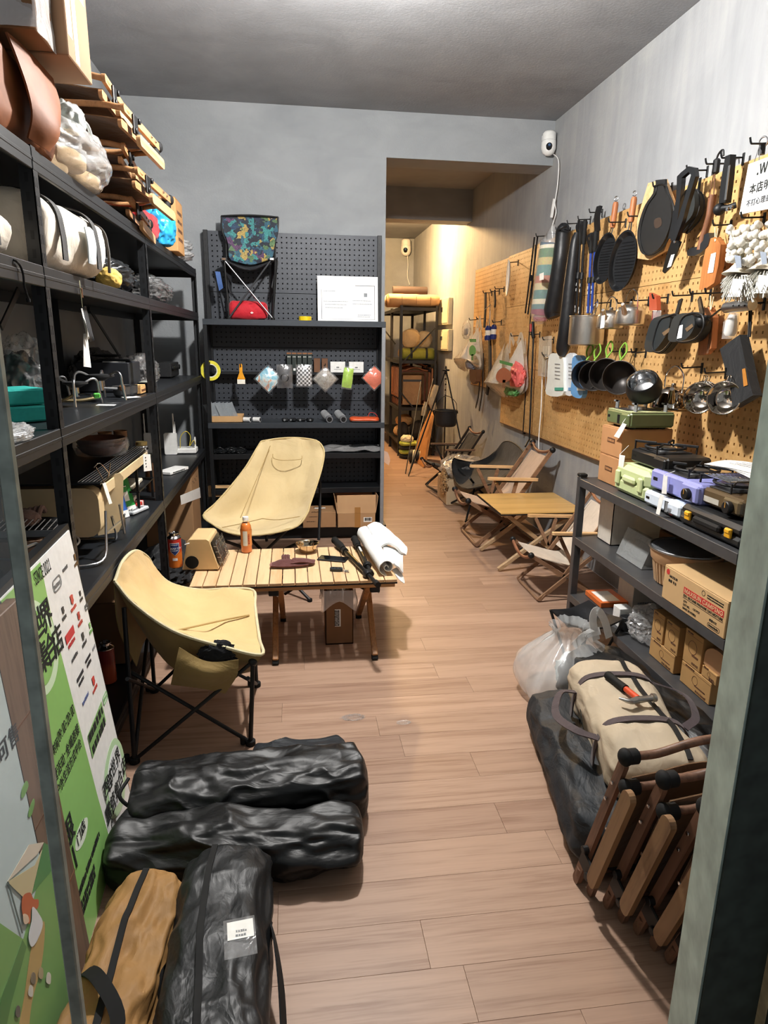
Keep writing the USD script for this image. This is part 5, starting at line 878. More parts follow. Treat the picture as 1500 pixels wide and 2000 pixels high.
t.add('juice', lathe([(0, .002)] + [(r - .0012, z) for r, z in bp[1:-2]] + [(0, .166)], 32), plain('#e07a1e', .25, 0, .5, .03), True); t.add('bottle', lathe(bp, 32), film(wr=.05, opacity=.03, rough=.05), True)
t.add('label', lathe([(.0322, .042), (.0316, .06), (.0302, .085), (.0318, .11), (.0326, .132)], 32), plain('#d98e4a', .3), True); t.add('label_patch', wrap(prism(rrect(.026, .085, .004, -.004, 0), .0004), .0330, .087), plain('#c9c8bc', .35), False)
t.add('lettering', wrap(mv(squiggle(.06, .010, seed=6), MX((.022, -.034, 0), (0, 1, 0), (-1, 0, 0))), .0334, .087), plain('#a8432c', .5), False)
t.add('cap', lathe([(.0165, .186), (.017, .188), (.017, .203), (.0155, .206), (0, .206)], 32), K['white'])
q = on(600, 1078); one('steel_bowl', 'small stainless steel bowl with a flared rim on the slatted table', 'bowl', lathe([(0, .001), (.036, .001), (.044, .006), (.052, .03), (.060, .046), (.0665, .052), (.067, .054), (.059, .049), (.050, .031), (.042, .009), (0, .004)], 44), plain('#c9b79a', .1, 1., .5, .02), q, smooth=True)
t = T('work_glove', 'pair of maroon cloth gloves lying crumpled on the slatted table', 'gloves', on(575, 1106)); mar = fabric('#5f3a37', .95, .5, 30.)
t.add('glove', cloth([[(-.12, -.035, .010), (-.05, -.045, .012), (.02, -.04, .012), (.075, -.025, .010)], [(-.115, -.005, .022), (-.05, .0, .035), (.02, -.005, .025), (.08, .0, .018)], [(-.09, .03, .012), (-.04, .035, .02), (.03, .03, .022), (.10, .035, .012)]], 6, .010, .006, 26, 3), mar, 40)
t.add('glove', cloth([[(-.02, -.03, .022), (.04, -.032, .028), (.10, -.01, .012)], [(-.01, .0, .04), (.05, .005, .035), (.11, .02, .016)], [(.0, .04, .022), (.05, .045, .022), (.11, .05, .012)]], 6, .009, .005, 26, 4), mar, 40)
t.add('finger', cat(*[tube([(-.055 + .012 * i, .01, .03), (-.058 + .012 * i, .035, .045), (-.06 + .016 * i, .055, .04)], [.011, .010, .007], 8, smooth=4) for i in range(3)]), mar, 40); t.add('cuff', tube([(-.12, -.035, .012), (-.122, -.01, .020), (-.10, .03, .014)], .006, 8, smooth=4), plain('#8a615a', .9), 40)
t = T('smartphone', 'black smartphone lying face up on the slatted table', 'phone', RZ(-20, on(650, 1093))); t.add('body', box(0, 0, .0045, .160, .076, .008, .003), K['black'], 20); t.add('screen', box(0, 0, .0087, .150, .069, .0006), plain('#0c0d10', .06, 0, .6), False)
t = T('car_key', 'black car key fob with a chrome ring on the slatted table', 'key', RZ(-12, on(657, 1115))); t.add('fob', mv(prism(rrect(.068, .038, .016), .014), MX((0, 0, .0005))), plain('#23292b', .35), 30); t.add('button', cat(*[box(-.016 + .016 * i, 0, .0148, .010, .016, .002, .0008) for i in range(3)]), K['black'], False); t.add('ring', cat(torus((.044, -.010, .004), .012, .002), torus((.058, -.022, .004), .011, .002, (.2, .1, 1)), box(.056, -.008, .006, .018, .010, .003, .001)), K['chrome'])
def pole(label, a, b, mark, k):
    t = T('telescopic_pole', label, 'pole', MX(tuple(a)), 'telescopic poles on the slatted table'); a, b = np.array(a), np.array(b); d = b - a; L = np.linalg.norm(d); f = lambda u: a + d * u
    t.addw('handle', tube([f(0), f(.02), f(.05), f(.10), f(.16), f(.24)], [.017, .022, .019, .021, .023, .017], 14), K['rubber'], 40)
    t.addw('tube', tube([f(.22), f(.80)], .0125, 14), plain('#1b1a1a', .25, .5), 40); t.addw('lock', tube([f(.76), f(.80), f(.82)], [.020, .023, .017], 14), K['black'], 40); t.addw('lock', tube([f(.26), f(.30)], .018, 14), K['black'], 40)
    t.addw('tip', tube([f(.82), f(.93), f(.95), f(1)], [.010, .010, .015, .015], 12), K['black'], 40); t.addw('stripe', bar(f(.35) + (0, 0, .0125), f(.6) + (0, 0, .0125), .004, .0008), plain('#b0883c', .4), False)
    x = d / L; yv = np.cross((0, 0, 1), x); 
    if mark: t.addw('lettering', mv(squiggle(.085, .012, seed=7), MX(f(.33) + (0, 0, .0128) - yv * .006, x, yv)), K['white'], False)
pole('telescopic black pole on the slatted table, reaching over its front edge', (.225, 3.78, .466), (.392, 3.02, .458), False, 0)
pole('shorter telescopic black pole with white lettering, next to the white towel', (.345, 3.79, .468), (.376, 3.17, .462), True, 1)
tw = plain('#e9e9e6', .9, 0, .2, .02, .1, 50.)
t = T('towel_bundle', 'bundle of rolled white cloth at the right end of the slatted table', 'towel', (.45, 3.42, TZ))
sp = [(.004 + .0046 * a) * np.array((math.cos(a), math.sin(a))) for a in np.linspace(0, 11, 60)]
def roll(o, d, L, s, mat=tw, w0=1.):
    P0 = np.array([(p[0] * s, p[1] * s) for p in sp]); d_, sx_, u_ = frame3(d); G = np.array([[np.asarray(o) + sx_ * p[0] * (1 + .1 * v) + u_ * p[1] * (1 + .1 * v) + d_ * (v * L) for v in np.linspace(0, 1, 9)] for p in P0]); return cloth(G, 1, .0035, .008, 22, 3)
t.addw('roll', roll((.46, 3.19, TZ + .046), (-.10, 1, .05), .56, .85), tw, 40)
t.addw('fold', cloth([[(.42, 3.74, TZ + .11), (.47, 3.76, TZ + .13), (.53, 3.72, TZ + .10), (.585, 3.66, TZ + .05)], [(.43, 3.60, TZ + .105), (.48, 3.62, TZ + .118), (.55, 3.58, TZ + .09), (.62, 3.54, TZ + .045)], [(.45, 3.42, TZ + .09), (.50, 3.44, TZ + .095), (.56, 3.42, TZ + .05), (.60, 3.46, TZ + .02)]], 6, .012, .018, 13, 7), tw, 40)
t.addw('fold', cloth([[(.47, 3.5, TZ + .08), (.53, 3.46, TZ + .06), (.58, 3.44, TZ + .03)], [(.475, 3.34, TZ + .07), (.53, 3.33, TZ + .04), (.565, 3.33, TZ + .01)], [(.50, 3.24, TZ + .05), (.535, 3.24, TZ + .014), (.555, 3.26, TZ - .01)]], 6, .008, .012, 16, 9), tw, 40)
t.addw('hanging_corner', cloth([[(.495, 3.26, TZ + .01), (.525, 3.30, TZ + .006)], [(.525, 3.22, TZ - .03), (.55, 3.27, TZ - .02)], [(.555, 3.22, TZ - .055), (.56, 3.24, TZ - .05)]], 5, .003, .003, 20, 4), tw, 40)
t = T('trash_box', 'tall brown box lined with a clear bag used as a bin under the slatted table', 'bin', (.225, 3.43, 0)); kd = card('#8a6547')
t.addw('body', cat(bx(.15, .30, 3.345, 3.349, 0, .31), bx(.15, .30, 3.51, 3.514, 0, .31), bx(.15, .154, 3.345, 3.514, 0, .31), bx(.296, .30, 3.345, 3.514, 0, .31), bx(.15, .30, 3.345, 3.514, 0, .006)), kd, False)
t.addw('label', bx(.200, .232, 3.343, 3.345, .105, .205), K['paper'], False); t.addw('print', cat(*[mv(squiggle(.09, .007, seed=i), MX((.206 + .009 * i, 3.3425, .11), (0, 0, 1), (-1, 0, 0))) for i in range(3)]), K['ink'], False)
rim = [(.225 + .083 * sx_, 3.43 + .092 * sy_) for sx_, sy_ in ((-1, -1), (0, -1.02), (1, -1), (1.02, 0), (1, 1), (0, 1), (-1, 1), (-1.03, 0), (-1, -1))]
t.addw('liner', cloth([[(x, y, .315) for x, y in rim], [(.225 + (x - .225) * 1.08, 3.43 + (y - 3.43) * 1.08, .27) for x, y in rim], [(.225 + (x - .225) * 1.10, 3.43 + (y - 3.43) * 1.06, .225 + .03 * ((i % 2) * 2 - 1)) for i, (x, y) in enumerate(rim)]], 5, .001, .008, 20, 5), film(wr=1., opacity=.28), 40)
t.addw('rubbish', blob((.225, 3.43, .25), (.06, .07, .05), .3, 3, 81, 3), multi('rubbish_mix', [(.3, C('#4a3b30')), (.5, C('#bfb9ae')), (.7, C('#2a2a2a'))], 40.), 40)

# ------------------------------------------------------------ tan camping chairs
tan = fabric('#d4b680', .75, .35, 7., .04); tan_shaded = fabric('#8f7749', .8, .4, 7.)  # second canvas is the first darkened: shade painted into the outer side
t = T('low_chair', 'low tan canvas bucket chair with a side pocket, before the slatted table', 'chair', (-.42, 2.70, 0))
R_ = lambda L: [[A(x, y, Y=Y) for x, y, Y in r] for r in L]
net = R_([[(224, 1136, 2.52), (240, 1096, 2.62), (264, 1076, 2.78), (288, 1088, 2.93), (304, 1114, 3.02)],
          [(262, 1180, 2.50), (282, 1160, 2.66), (305, 1150, 2.82), (318, 1140, 2.95), (334, 1140, 3.03)],
          [(338, 1232, 2.47), (352, 1222, 2.62), (368, 1205, 2.78), (380, 1178, 2.90), (388, 1152, 3.01)],
          [(428, 1261, 2.45), (436, 1244, 2.60), (444, 1216, 2.74), (448, 1182, 2.88), (446, 1150, 2.99)],
          [(509, 1279, 2.43), (507, 1250, 2.56), (502, 1216, 2.70), (498, 1182, 2.84), (494, 1153, 2.97)]])
t.addw('seat_cloth', cloth(net, 7, .006, .016, 9, 5), tan, 50)
pip = plain('#cfc39d', .7)
t.addw('piping', tube([r[0] for r in net] + net[-1][1:] + [r[-1] for r in net[::-1]][1:] + net[0][::-1][1:], .007, 8, smooth=5, closed=False), pip, 40)
t.addw('seam', tube([A(x, y, Y=Y) + (0, 0, .004) for x, y, Y in ((342, 1234, 2.49), (395, 1222, 2.62), (440, 1212, 2.74), (487, 1203, 2.76))], .004, 6, smooth=5), plain('#b79a63', .8), 40)
t.addw('side_cloth', cloth([[np.array(r[0]) + (0, .004, -.012) for r in net], [A(x, y, Y=Y) for x, y, Y in ((256, 1196, 2.52), (290, 1230, 2.51), (350, 1275, 2.50), (425, 1296, 2.49), (500, 1300, 2.47))], [A(x, y, Y=Y) for x, y, Y in ((285, 1240, 2.58), (310, 1275, 2.58), (350, 1310, 2.58), (420, 1325, 2.58), (490, 1310, 2.58))]], 6, .004, .006, 9, 7), tan_shaded, 40)
t.addw('back_cloth', cloth([[np.array(p) + (-.004, 0, -.012) for p in net[0]], [np.array(p) + (.0, 0, -.20) for p in net[0]], [np.array(p) + (.05, 0, -.36) for p in net[0]]], 5, .004, .006, 9, 8), tan_shaded, 40)
t.addw('pocket', cloth(R_([[(350, 1264, 2.43), (405, 1292, 2.41), (466, 1288, 2.42)], [(342, 1300, 2.41), (402, 1318, 2.38), (463, 1318, 2.41)], [(334, 1336, 2.46), (400, 1344, 2.43), (440, 1353, 2.44)]]), 6, .006, .004, 12, 9), fabric('#8d7546', .8), 40)  # pocket canvas colour carries the shade on this side
t.addw('pocket_content', blob(tuple(A(425, 1272, Y=2.46) - (0, 0, .05)), (.07, .03, .05), .3, 3, 83, 3), fabric('#17181c', .9), 40)
fN, fF, bN, bF = (-.2, 2.45, .012), (-.2, 2.93, .012), (-.64, 2.38, .012), (-.67, 2.93, .012); tops = {0: A(494, 1292, Y=2.45), 1: A(492, 1165, Y=2.95)}
tp = [np.array(tops[0]), np.array(tops[1]), np.array((-.66, 2.50, .60)), np.array((-.675, 2.97, .56))]
for p, q in zip((fN, fF, bN, bF), tp): t.addw('post', tube([p, q], .009, 8), K['black'], 40)
for a, b in ((fN, tp[2] * (1, 1, .55)), (bN, tp[0]), (fF, tp[3] * (1, 1, .55)), (bF, tp[1]), (fN, (fF[0], fF[1], .33)), (fF, (fN[0], fN[1], .30)), (bN, (bF[0], bF[1], .36)), (bF, (bN[0], bN[1], .36))): t.addw('cross_leg', tube([a, b], .008, 8), K['black'], 40)
for p in (fN, fF, bN, bF): t.addw('foot', cat(cyl((p[0], p[1], .0005), .020, .022, 16), cyl((p[0] - .03, p[1] + .005, .004), .012, .03, 12)), K['rubber'])
t.addw('joint', cat(*[ball(q, .018, 2) for q in tp[:2]]), K['black'])
t = T('moon_chair', 'high-backed tan canvas chair behind the slatted table', 'chair', (-.22, 4.3, 0))
tan2 = fabric('#cbb78c', .78, .35, 6., .03)
net = R_([[(510, 862, 4.64), (540, 857, 4.66), (570, 855, 4.67), (600, 857, 4.66), (622, 863, 4.62)], [(499, 880, 4.60), (535, 884, 4.64), (568, 886, 4.65), (602, 884, 4.64), (633, 882, 4.58)], [(480, 912, 4.52), (520, 922, 4.60), (560, 926, 4.63), (598, 922, 4.58), (628, 916, 4.48)], [(452, 948, 4.40), (500, 960, 4.52), (545, 966, 4.56), (588, 962, 4.48), (616, 955, 4.36)], [(422, 982, 4.26), (470, 998, 4.42), (530, 1002, 4.48), (578, 996, 4.38), (606, 984, 4.24)], [(397, 1007, 4.10), (440, 1020, 4.24), (500, 1024, 4.30), (555, 1018, 4.22), (600, 1003, 4.08)], [(418, 1026, 4.00), (445, 1040, 3.98), (485, 1046, 3.97), (535, 1041, 3.98), (580, 1028, 4.00)]])
t.addw('seat_cloth', cloth(net, 7, .006, .015, 7, 11, (2., 1, .4)), tan2, 50)
t.addw('binding', tube([r[0] for r in net] + net[-1][1:] + [r[-1] for r in net[::-1]][1:] + net[0][::-1][1:], .006, 8, smooth=4), plain('#bda878', .8), 40)
for pts in (((533, 886), (534, 894), (548, 898), (570, 898), (588, 896), (590, 890)), ((512, 1012), (470, 1022), (430, 1030)), ((512, 1012), (545, 1014), (596, 1006)), ((528, 870), (516, 900), (470, 1010))): t.addw('seam', tube([A(x, y, Y=4.62 - .0042 * max(0, y - 890)) + (0, -.012, .0) for x, y in pts], .0025, 6, smooth=4), plain('#a28a58', .8), 40)
hub = (-.2, 4.25, .22)
for a, b in (((-.52, 4.0, .012), (-.05, 4.42, .36)), ((.08, 3.98, .012), (-.36, 4.42, .36)), ((-.44, 4.56, .012), (.03, 4.10, .36)), ((.08, 4.56, .012), (-.46, 4.12, .38))): lg = t.addw('leg', tube([a, b], .010, 8), K['black'], 40); t.addw('foot', cyl((a[0], a[1], .0005), .016, .02, 12), K['rubber'], to=lg)
for s in (-1, 1): t.addw('back_post', tube([(-.02 + s * .18, 4.5, .25), (-.02 + s * .2, 4.68, .6), (-.02 + s * .17, 4.70, .90)], .010, 8, smooth=4), K['black'], 40)

# ------------------------------------------------------------ wooden armchairs, small table, black chairs along the right wall
def armchair(name, label, M, woodm, fab, group=None, railm=None, capm=None, armm=None):
    """Low folding armchair: crossed bars per side, bent front and top rails, sling seat and back. Local x forwards, y sideways."""
    t = T(name, label, 'chair', M, group); w = .20; armm = armm or K['beech']; railm = railm or woodm; cap = capm or K['black']
    for s in (-1, 1):
        y = s * w; yo = s * (w - .018)
        t.add('leg', rbar((.0, y, .02), (-.34, y, .30), .024, .014, (0, 1, 0)), woodm, 20); t.add('leg', rbar((-.40, yo, .012), (.06, yo, .305), .024, .014, (0, 1, 0)), woodm, 20)
        t.add('back_post', rbar((-.16, yo, .16), (-.47, yo, .63), .024, .014, (0, 1, 0)), woodm, 20)
        t.add('armrest', rbar((-.06, s * (w + .022), .462), (-.36, s * (w + .022), .452), .034, .016, (0, 0, 1)), armm, 20)
        t.add('arm_bracket', bar((-.10, s * (w + .018), .443), (-.33, s * (w + .018), .436), .006, .022, (0, 1, 0)), K['black'], False)
        t.add('arm_post', rbar((-.10, s * (w + .006), .44), (-.20, s * (w + .006), .25), .022, .012, (0, 1, 0)), woodm, 20); t.add('arm_post', rbar((-.24, s * (w + .006), .435), (-.20, s * (w + .006), .26), .022, .012, (0, 1, 0)), woodm, 20)
        t.add('joint_cap', cat(ball((.066, yo, .31), .020, 2, (1, .9, 1)), ball((-.475, yo, .635), .020, 2, (1, .9, 1))), cap, 40)
        t.add('bolt', cat(*[cyl((x, s * (w + .008), z), .006, .008, 10, .001, (0, s, 0)) for x, z in ((-.17, .16), (-.33, .29), (-.10, .43))]), K['chrome'])
    Y = np.array([-1, -.8, -.45, 0, .45, .8, 1])
    t.add('front_rail', tube([(.066 + .0 * abs(v), v * (w - .018), .31 - .055 * (1 - v * v) ** 1.0 * (1 if abs(v) < .9 else 0) - .0) for v in Y], .0105, 10, smooth=4), railm, 40)
    t.add('top_rail', tube([(-.475 + .02 * (1 - v * v), v * (w - .018), .635 - .035 * (1 - v * v)) for v in Y], .0105, 10, smooth=4), railm, 40)
    t.add('floor_rail', tube([(-.04, -w, .055), (-.012, -w + .004, .018), (.0, -w + .03, .011), (.0, 0, .011), (.0, w - .03, .011), (-.012, w - .004, .018), (-.04, w, .055)], .0105, 10, smooth=4), woodm, 40); t.add('floor_rail', tube([(-.37, -w + .018, .03), (-.40, -w + .04, .011), (-.40, w - .04, .011), (-.37, w - .018, .03)], .0105, 10, smooth=4), woodm, 40)
    t.add('seat', cloth([[(.035, y, .302 - .012 * (1 - (y / w) ** 2)) for y in (-.155, -.06, .06, .155)], [(-.10, y, .262 - .02 * (1 - (y / w) ** 2)) for y in (-.165, -.06, .06, .165)], [(-.25, y, .225 - .02 * (1 - (y / w) ** 2)) for y in (-.165, -.06, .06, .165)], [(-.30, y, .26) for y in (-.16, -.06, .06, .16)]], 5, .006, .004, 10, 4), fab, 40)
    t.add('back', cloth([[(-.235, y, .27) for y in (-.155, -.05, .05, .155)], [(-.315, y, .36) for y in (-.162, -.05, .05, .162)], [(-.40, y, .49) for y in (-.162, -.05, .05, .162)], [(-.458, y, .585) for y in (-.15, -.05, .05, .15)]], 5, .006, .003, 10, 6), fab, 40)
    t.add('hem', cat(*[strip([(-.243 - .0005, s * .145, .278), (-.458, s * .138, .582)], .010, .009, (1, 0, .7), 0) for s in (-1, 1)]), fab, 40)
    return t
beech = wood('#b89a76', '#997850', 'x'); cwhite = fabric('#cdbfae', .8, .25)
armchair('armchair', 'small folding armchair with off white sling, half hidden behind the low rack', RZ(180, (1.535, 4.02, 0)), wood('#8f6e54', '#6e5240', 'x'), cwhite, None, wood('#8f5f43', '#6e4530', 'y'))
armchair('armchair', 'taller folding armchair with pinkish sling beyond the yellow wood table', RZ(180, (1.45, 5.25, 0), 1.24), wood('#8a684e', '#694c39', 'x'), fabric('#c4aa93', .8, .25), None, wood('#7d5540', '#5d3b2b', 'y'))
armchair('black_armchair', 'black folding armchair beyond the plastic wrapped bag near the cooking tripod', RZ(188, (1.535, 7.18, 0), 1.05), plain('#2a211b', .5), fabric('#211d1a', .85), None, wood('#7d5540', '#5d3b2b', 'y'), None, wood('#6d5240', '#523b2c', 'x'))
t = T('roll_table', 'low folding table with a one-piece yellow wood top against the right wall', 'table', (1.75, 4.72, 0)); TB = (1.43, 2.06, 4.37, 4.99)
t.addw('top', bx(*TB, .435, .45, .003), wood('#cfa765', '#b98f4f', 'x', .3, 9., 16.), False); t.addw('edge', cat(bx(TB[0] - .003, TB[0], TB[2], TB[3], .432, .447), bx(TB[0], TB[1], TB[2] - .003, TB[2], .432, .440)), K['black'], False)
for y in (4.42, 4.90):
    for k, (xa, xb) in enumerate(((1.45, 2.0), (2.02, 1.48))): lg = t.addw('leg', bar((xa, y + .03 * k, .015), (xb, y + .03 * k, .43), .030, .026, (0, 1, 0), .003), beech, False)
    t.addw('brace', bar((1.62, y + .045, .15), (1.86, y + .045, .30), .016, .004, (0, 1, 0)), K['black'], False)
t.addw('rail', cat(bx(1.47, 1.495, 4.40, 5.0, .405, .435, .003), bx(1.99, 2.015, 4.40, 5.0, .405, .435, .003)), beech, False); t.addw('bolt', cat(*[cyl((1.74, y, .222), .008, .012, 12, .001, (0, -1, 0)) for y in (4.403, 4.883)]), K['chrome'])
t = T('black_moon_chair', 'black bucket chair in front of the concrete wall, between two wooden armchairs', 'chair', (1.75, 6.1, 0))
blk = fabric('#1a1b1d', .75, .4, 6.)
X_ = lambda L: [[A(x, y, X=X) for x, y, X in r] for r in L]
net = X_([[(970, 880, 1.98), (985, 863, 2.02), (1004, 866, 2.03), (1022, 885, 2.02)], [(950, 895, 1.90), (968, 898, 1.96), (990, 902, 1.98), (1012, 905, 1.96)], [(922, 903, 1.78), (940, 915, 1.84), (968, 925, 1.88), (990, 930, 1.86)], [(895, 898, 1.60), (905, 918, 1.68), (930, 935, 1.74), (960, 945, 1.72)], [(885, 897, 1.54), (884, 920, 1.54), (893, 945, 1.54), (915, 955, 1.56)]])
t.addw('seat_cloth', cloth(net, 6, .006, .008, 6, 13), blk, 50); t.addw('binding', tube([r[0] for r in net] + net[-1][1:] + [r[-1] for r in net[::-1]][1:] + net[0][::-1][1:], .007, 8, smooth=4), K['black'], 40)
for a, b in (((1.55, 5.75, .012), (1.85, 6.4, .40)), ((1.98, 5.75, .012), (1.6, 6.4, .40)), ((1.56, 6.45, .012), (1.9, 5.85, .40)), ((1.98, 6.45, .012), (1.6, 5.85, .40))): t.addw('leg', tube([a, b], .010, 8), K['black'], 40)
t = T('wrapped_bag', 'pale bag with a leopard trim wrapped in clear plastic, beyond the black bucket chair', 'bag', (1.72, 6.75, .0))
t.addw('stand', cat(bx(1.52, 1.95, 6.42, 6.86, 0, .26, .01)), card('#c0a888'), False); t.addw('bag', blob((1.74, 6.63, .262), (.20, .22, .10), .18, 2.6, 85), plain('#cdbb9f', .7), 40); t.addw('film', blob((1.73, 6.63, .262), (.225, .24, .125), .2, 3, 86), film(wr=1., opacity=.15), 40)
t.addw('trim', blob((1.52, 6.55, .10), (.035, .13, .14), .25, 3, 87, 3), multi('leopard', [(.38, C('#2a1d14')), (.46, C('#8a6238')), (.56, C('#d8b98a')), (.7, C('#2a1d14'))], 60.), 40)

# ------------------------------------------------------------ back room
t = T('cooking_tripod', 'black tripod with a chain holding up a cooking pot in the back room', 'tripod', (1.86, 8.1, 0)); ap = np.array((1.90, 8.3, 1.285))
for q in ((1.405, 8.0, .008), (2.10, 7.75, .008), (1.99, 8.62, .008)):
    t.addw('leg', tube([ap + (0, 0, .0) + (np.array(q) - ap) * .012, q], .009, 8), K['black'], 40)
t.addw('hub', cat(cyl(ap - (0, 0, .02), .045, .02, 16), torus(ap + (0, 0, .01), .03, .006, (1, 0, 0))), K['iron']); t.addw('chain', cat(*[torus(ap + (0, 0, -.05 - .034 * i), .015, .0035, (1, 0, 0) if i % 2 else (0, 1, 0), 14, 6) for i in range(9)]), K['alu'])
t = T('cooking_pot', 'black cauldron hanging from the tripod in the back room', 'pot', (1.915, 8.28, .58)); t.add('pot', lathe([(0, 0), (.11, 0), (.13, .015), (.137, .06), (.140, .19), (.146, .195), (.146, .205), (.136, .205), (.132, .19), (.125, .02), (0, .012)], 40), K['iron'], True); t.add('bail', tube([(-.14, 0, .18), (-.12, 0, .30), (0, 0, .38), (.12, 0, .30), (.14, 0, .18)], .004, 6, smooth=6), K['iron'], 40); t.add('lug', cat(box(-.147, 0, .175, .012, .03, .03, .003), box(.147, 0, .175, .012, .03, .03, .003)), K['iron'])
t = T('leaning_board', 'long brown cardboard panel leaning in the back room beside the tripod', 'board', (1.70, 8.9, 0)); a, b, c, dd = A(801, 893, Z=0), A(829, 914, Z=0), A(846, 812, X=1.90), A(842, 802, X=1.90)
pr_ = [np.array(a), np.array(b), np.array(c), np.array(dd)]; t.addw('panel', cloth([[pr_[0], pr_[1]], [(pr_[0] + pr_[3]) / 2, (pr_[1] + pr_[2]) / 2], [pr_[3], pr_[2]]], 2, .03), card('#b07a48'), 30); t.addw('edge', tube([pr_[0] + (0, 0, .01), pr_[1] + (0, 0, .01)], .012, 6), card('#7d5432'), 30)
t = T('stick_bundle', 'thin black poles with clear bottles strapped on, leaning behind the cardboard panel', 'poles', (1.6, 8.85, 0))
t.addw('pole', tube([A(822, 745, Y=9.1), A(792, 925, Z=.01)], .007, 6), K['black'], 40); t.addw('pole', tube([A(846, 740, Y=9.2), A(798, 930, Z=.01)], .007, 6), K['black'], 40)
for (x0, y0), (x1, y1), r in (((852, 752), (842, 790), .05), ((832, 785), (826, 812), .035), ((840, 775), (848, 800), .05)): t.addw('bottle', tube([A(x0, y0, Y=8.95), A((x0 + x1) / 2, (y0 + y1) / 2, Y=8.95), A(x1, y1, Y=8.95)], [r * .7, r, r * .8], 12), film(opacity=.4, milk='#d8c8a8', wr=.3), 40)
bk = plain('#19150f', .5); t = rack('back_rack', 'narrow black rack full of camping gear at the end of the back room', 1.50, 2.04, (9.5, 10.4, 11.5), (2.08, 1.36, .70, .22), .045, 2.10, -1, bk, False)
t.addw('brace', bar(A(783, 712, Y=9.49), A(850, 640, Y=9.49), .02, .006, (0, 1, 0)), bk, False); t.addw('brace', bar(A(750, 643, Y=10.2), A(772, 672, Y=9.6), .02, .006, (0, 1, 0)), bk, False); t.addw('brace', bar(A(779, 762, Y=9.49), A(806, 795, Y=9.49), .02, .006, (0, 1, 0)), bk, False)
rb = wood('#c29a70', '#a87d52', 'x')
t = T('rolled_mat', 'thick rolled tan mat lying on top of the back room rack', 'mat', (1.75, 9.75, 2.083)); t.addw('roll', mv(bag(.76, .46, .18, 30, 28, 2.6, .06, .008, 5, 21), MX((1.70, 9.72, 2.083))), plain('#b8926a', .8), 40)
t.addw('end_coil', cat(*[torus((1.325, 9.70, 2.165), r, .008, (1, -.3, 0), 24, 6) for r in (.02, .045, .07)]), plain('#d8bd92', .7)); t.addw('seam', cat(*[bx(x, x + .004, 9.488, 9.492, 2.11, 2.22) for x in (1.52, 1.72, 1.92)]), K['walnut'], False)
one('dark_mat', 'dark rolled mat peeking over the tan mat on the back room rack', 'mat', lathe([(0, 0), (.06, 0), (.065, .01), (.065, .49), (.06, .5), (0, .5)], 24, ((1.45, 9.92, 2.32), (1, 0, 0))), plain('#3a2d28', .8))
nyl = lambda c: fabric(c, .6, .5)
for (x, y, L, W, H, c, seed, l) in ((1.68, 9.66, .24, .26, .26, '#c9a878', 22, 'upright tan stuff sack, left of two above the green duffel'), (1.88, 9.72, .24, .24, .24, '#b7a07c', 23, 'pale stuff sack, right of two above the green duffel')):
    t = T('stuff_sack', l, 'bag', RZ(75, (x, y, 1.53))); t.add('body', bag(L, W, H, 30, 26, 2.3, .25, .012, 9, seed), nyl(c), 40); t.add('strap', cat(*[strip([(xx, -W * .46, H * .3), (xx, -W * .36, H * .8), (xx, 0, H * 1.0)], .02, .004, np.array([(0, -1, 0), (0, -1, 1), (0, 0, 1)])) for xx in (-.05, .05)]), plain('#5a4630', .7), 30)
t = T('green_duffel', 'yellow green duffel with dark straps on the back rack, below the stuff sacks', 'bag', (1.78, 9.68, 1.365)); t.add('body', bag(.52, .26, .165, 36, 28, 2.8, .1, .008, 8, 24), nyl('#8e8a2c'), 40)
for x in (-.10, .12): t.add('strap', strip([(x, -.133, .02), (x, -.136, .09), (x, -.10, .155), (x, 0, .17)], .03, .004, np.array([(0, -1, 0), (0, -1, 0), (0, -1, 1), (0, 0, 1)])), K['black'], 30)
one('stuff_sack', 'small orange tan stuff sack left of the green duffel on the back rack', 'bag', bag(.20, .2, .17, 26, 22, 2.3, .25, .01, 9, 25), nyl('#b98d5c'), RZ(80, (1.66, 10.02, 1.365)))
fc = None
for i in range(5):
    M = RZ(0, (1.54, 9.78 + .15 * i, .706))
    lb = f'folded wooden chair standing on the middle tier of the back rack, {("nearest", "second nearest", "third nearest", "fourth nearest", "farthest")[i]} of five'
    if i == 0: fc = folded_chair('folding_chair', lb, M, wood('#a8643a', '#7d4526', 'z'), wood('#b8764a', '#8f5531', 'z'), tanfab, 'folded chairs on the back rack')
    else: dup(fc, M, lb, 'folded chairs on the back rack')
t = T('chair_panel', 'folded tan canvas chair standing on the middle tier of the back rack, facing the shop', 'chair', (1.70, 9.56, .706)); t.add('back', box(0, .0, .235, .27, .02, .42, .006), fabric('#a07c58', .8), 30); t.add('hem', box(0, -.011, .37, .27, .004, .03), K['dgrey'], False); t.add('frame', tube([(-.16, .02, .0), (-.16, .02, .46), (-.13, .02, .50), (.16, .02, .50), (.19, .02, .46), (.19, .02, .0)], .011, 8), plain('#5d2f22', .5), 40)
for i, (x, y, z, s, c, l) in enumerate(((1.66, 9.95, .47, (.13, .14, .09), '#c98f52', 'orange tan cushion on the lower tier of the back rack'), (1.66, 10.0, .225, (.15, .16, .10), '#c79f6c', 'round tan cushion at the left end of the lowest tier of the back rack'), (1.60, 9.66, .225, (.08, .12, .14), '#2a2118', 'dark bundle on the lowest tier of the back rack'), (1.84, 9.72, .225, (.13, .15, .15), '#3a2d20', 'brown bundle at the right of the lowest tier of the back rack'))):
    if i == 0: z = .225 + .17
    one('cushion' if i < 2 else 'bundle', l, 'cushion' if i < 2 else 'bundle', blob((0, 0, .002), s, .12, 2.4, 90 + i, 3), plain(c, .8), (x, y, z))
t = T('striped_sack', 'yellow and black striped sack on the floor before the back rack', 'bag', (1.64, 9.32, 0)); 
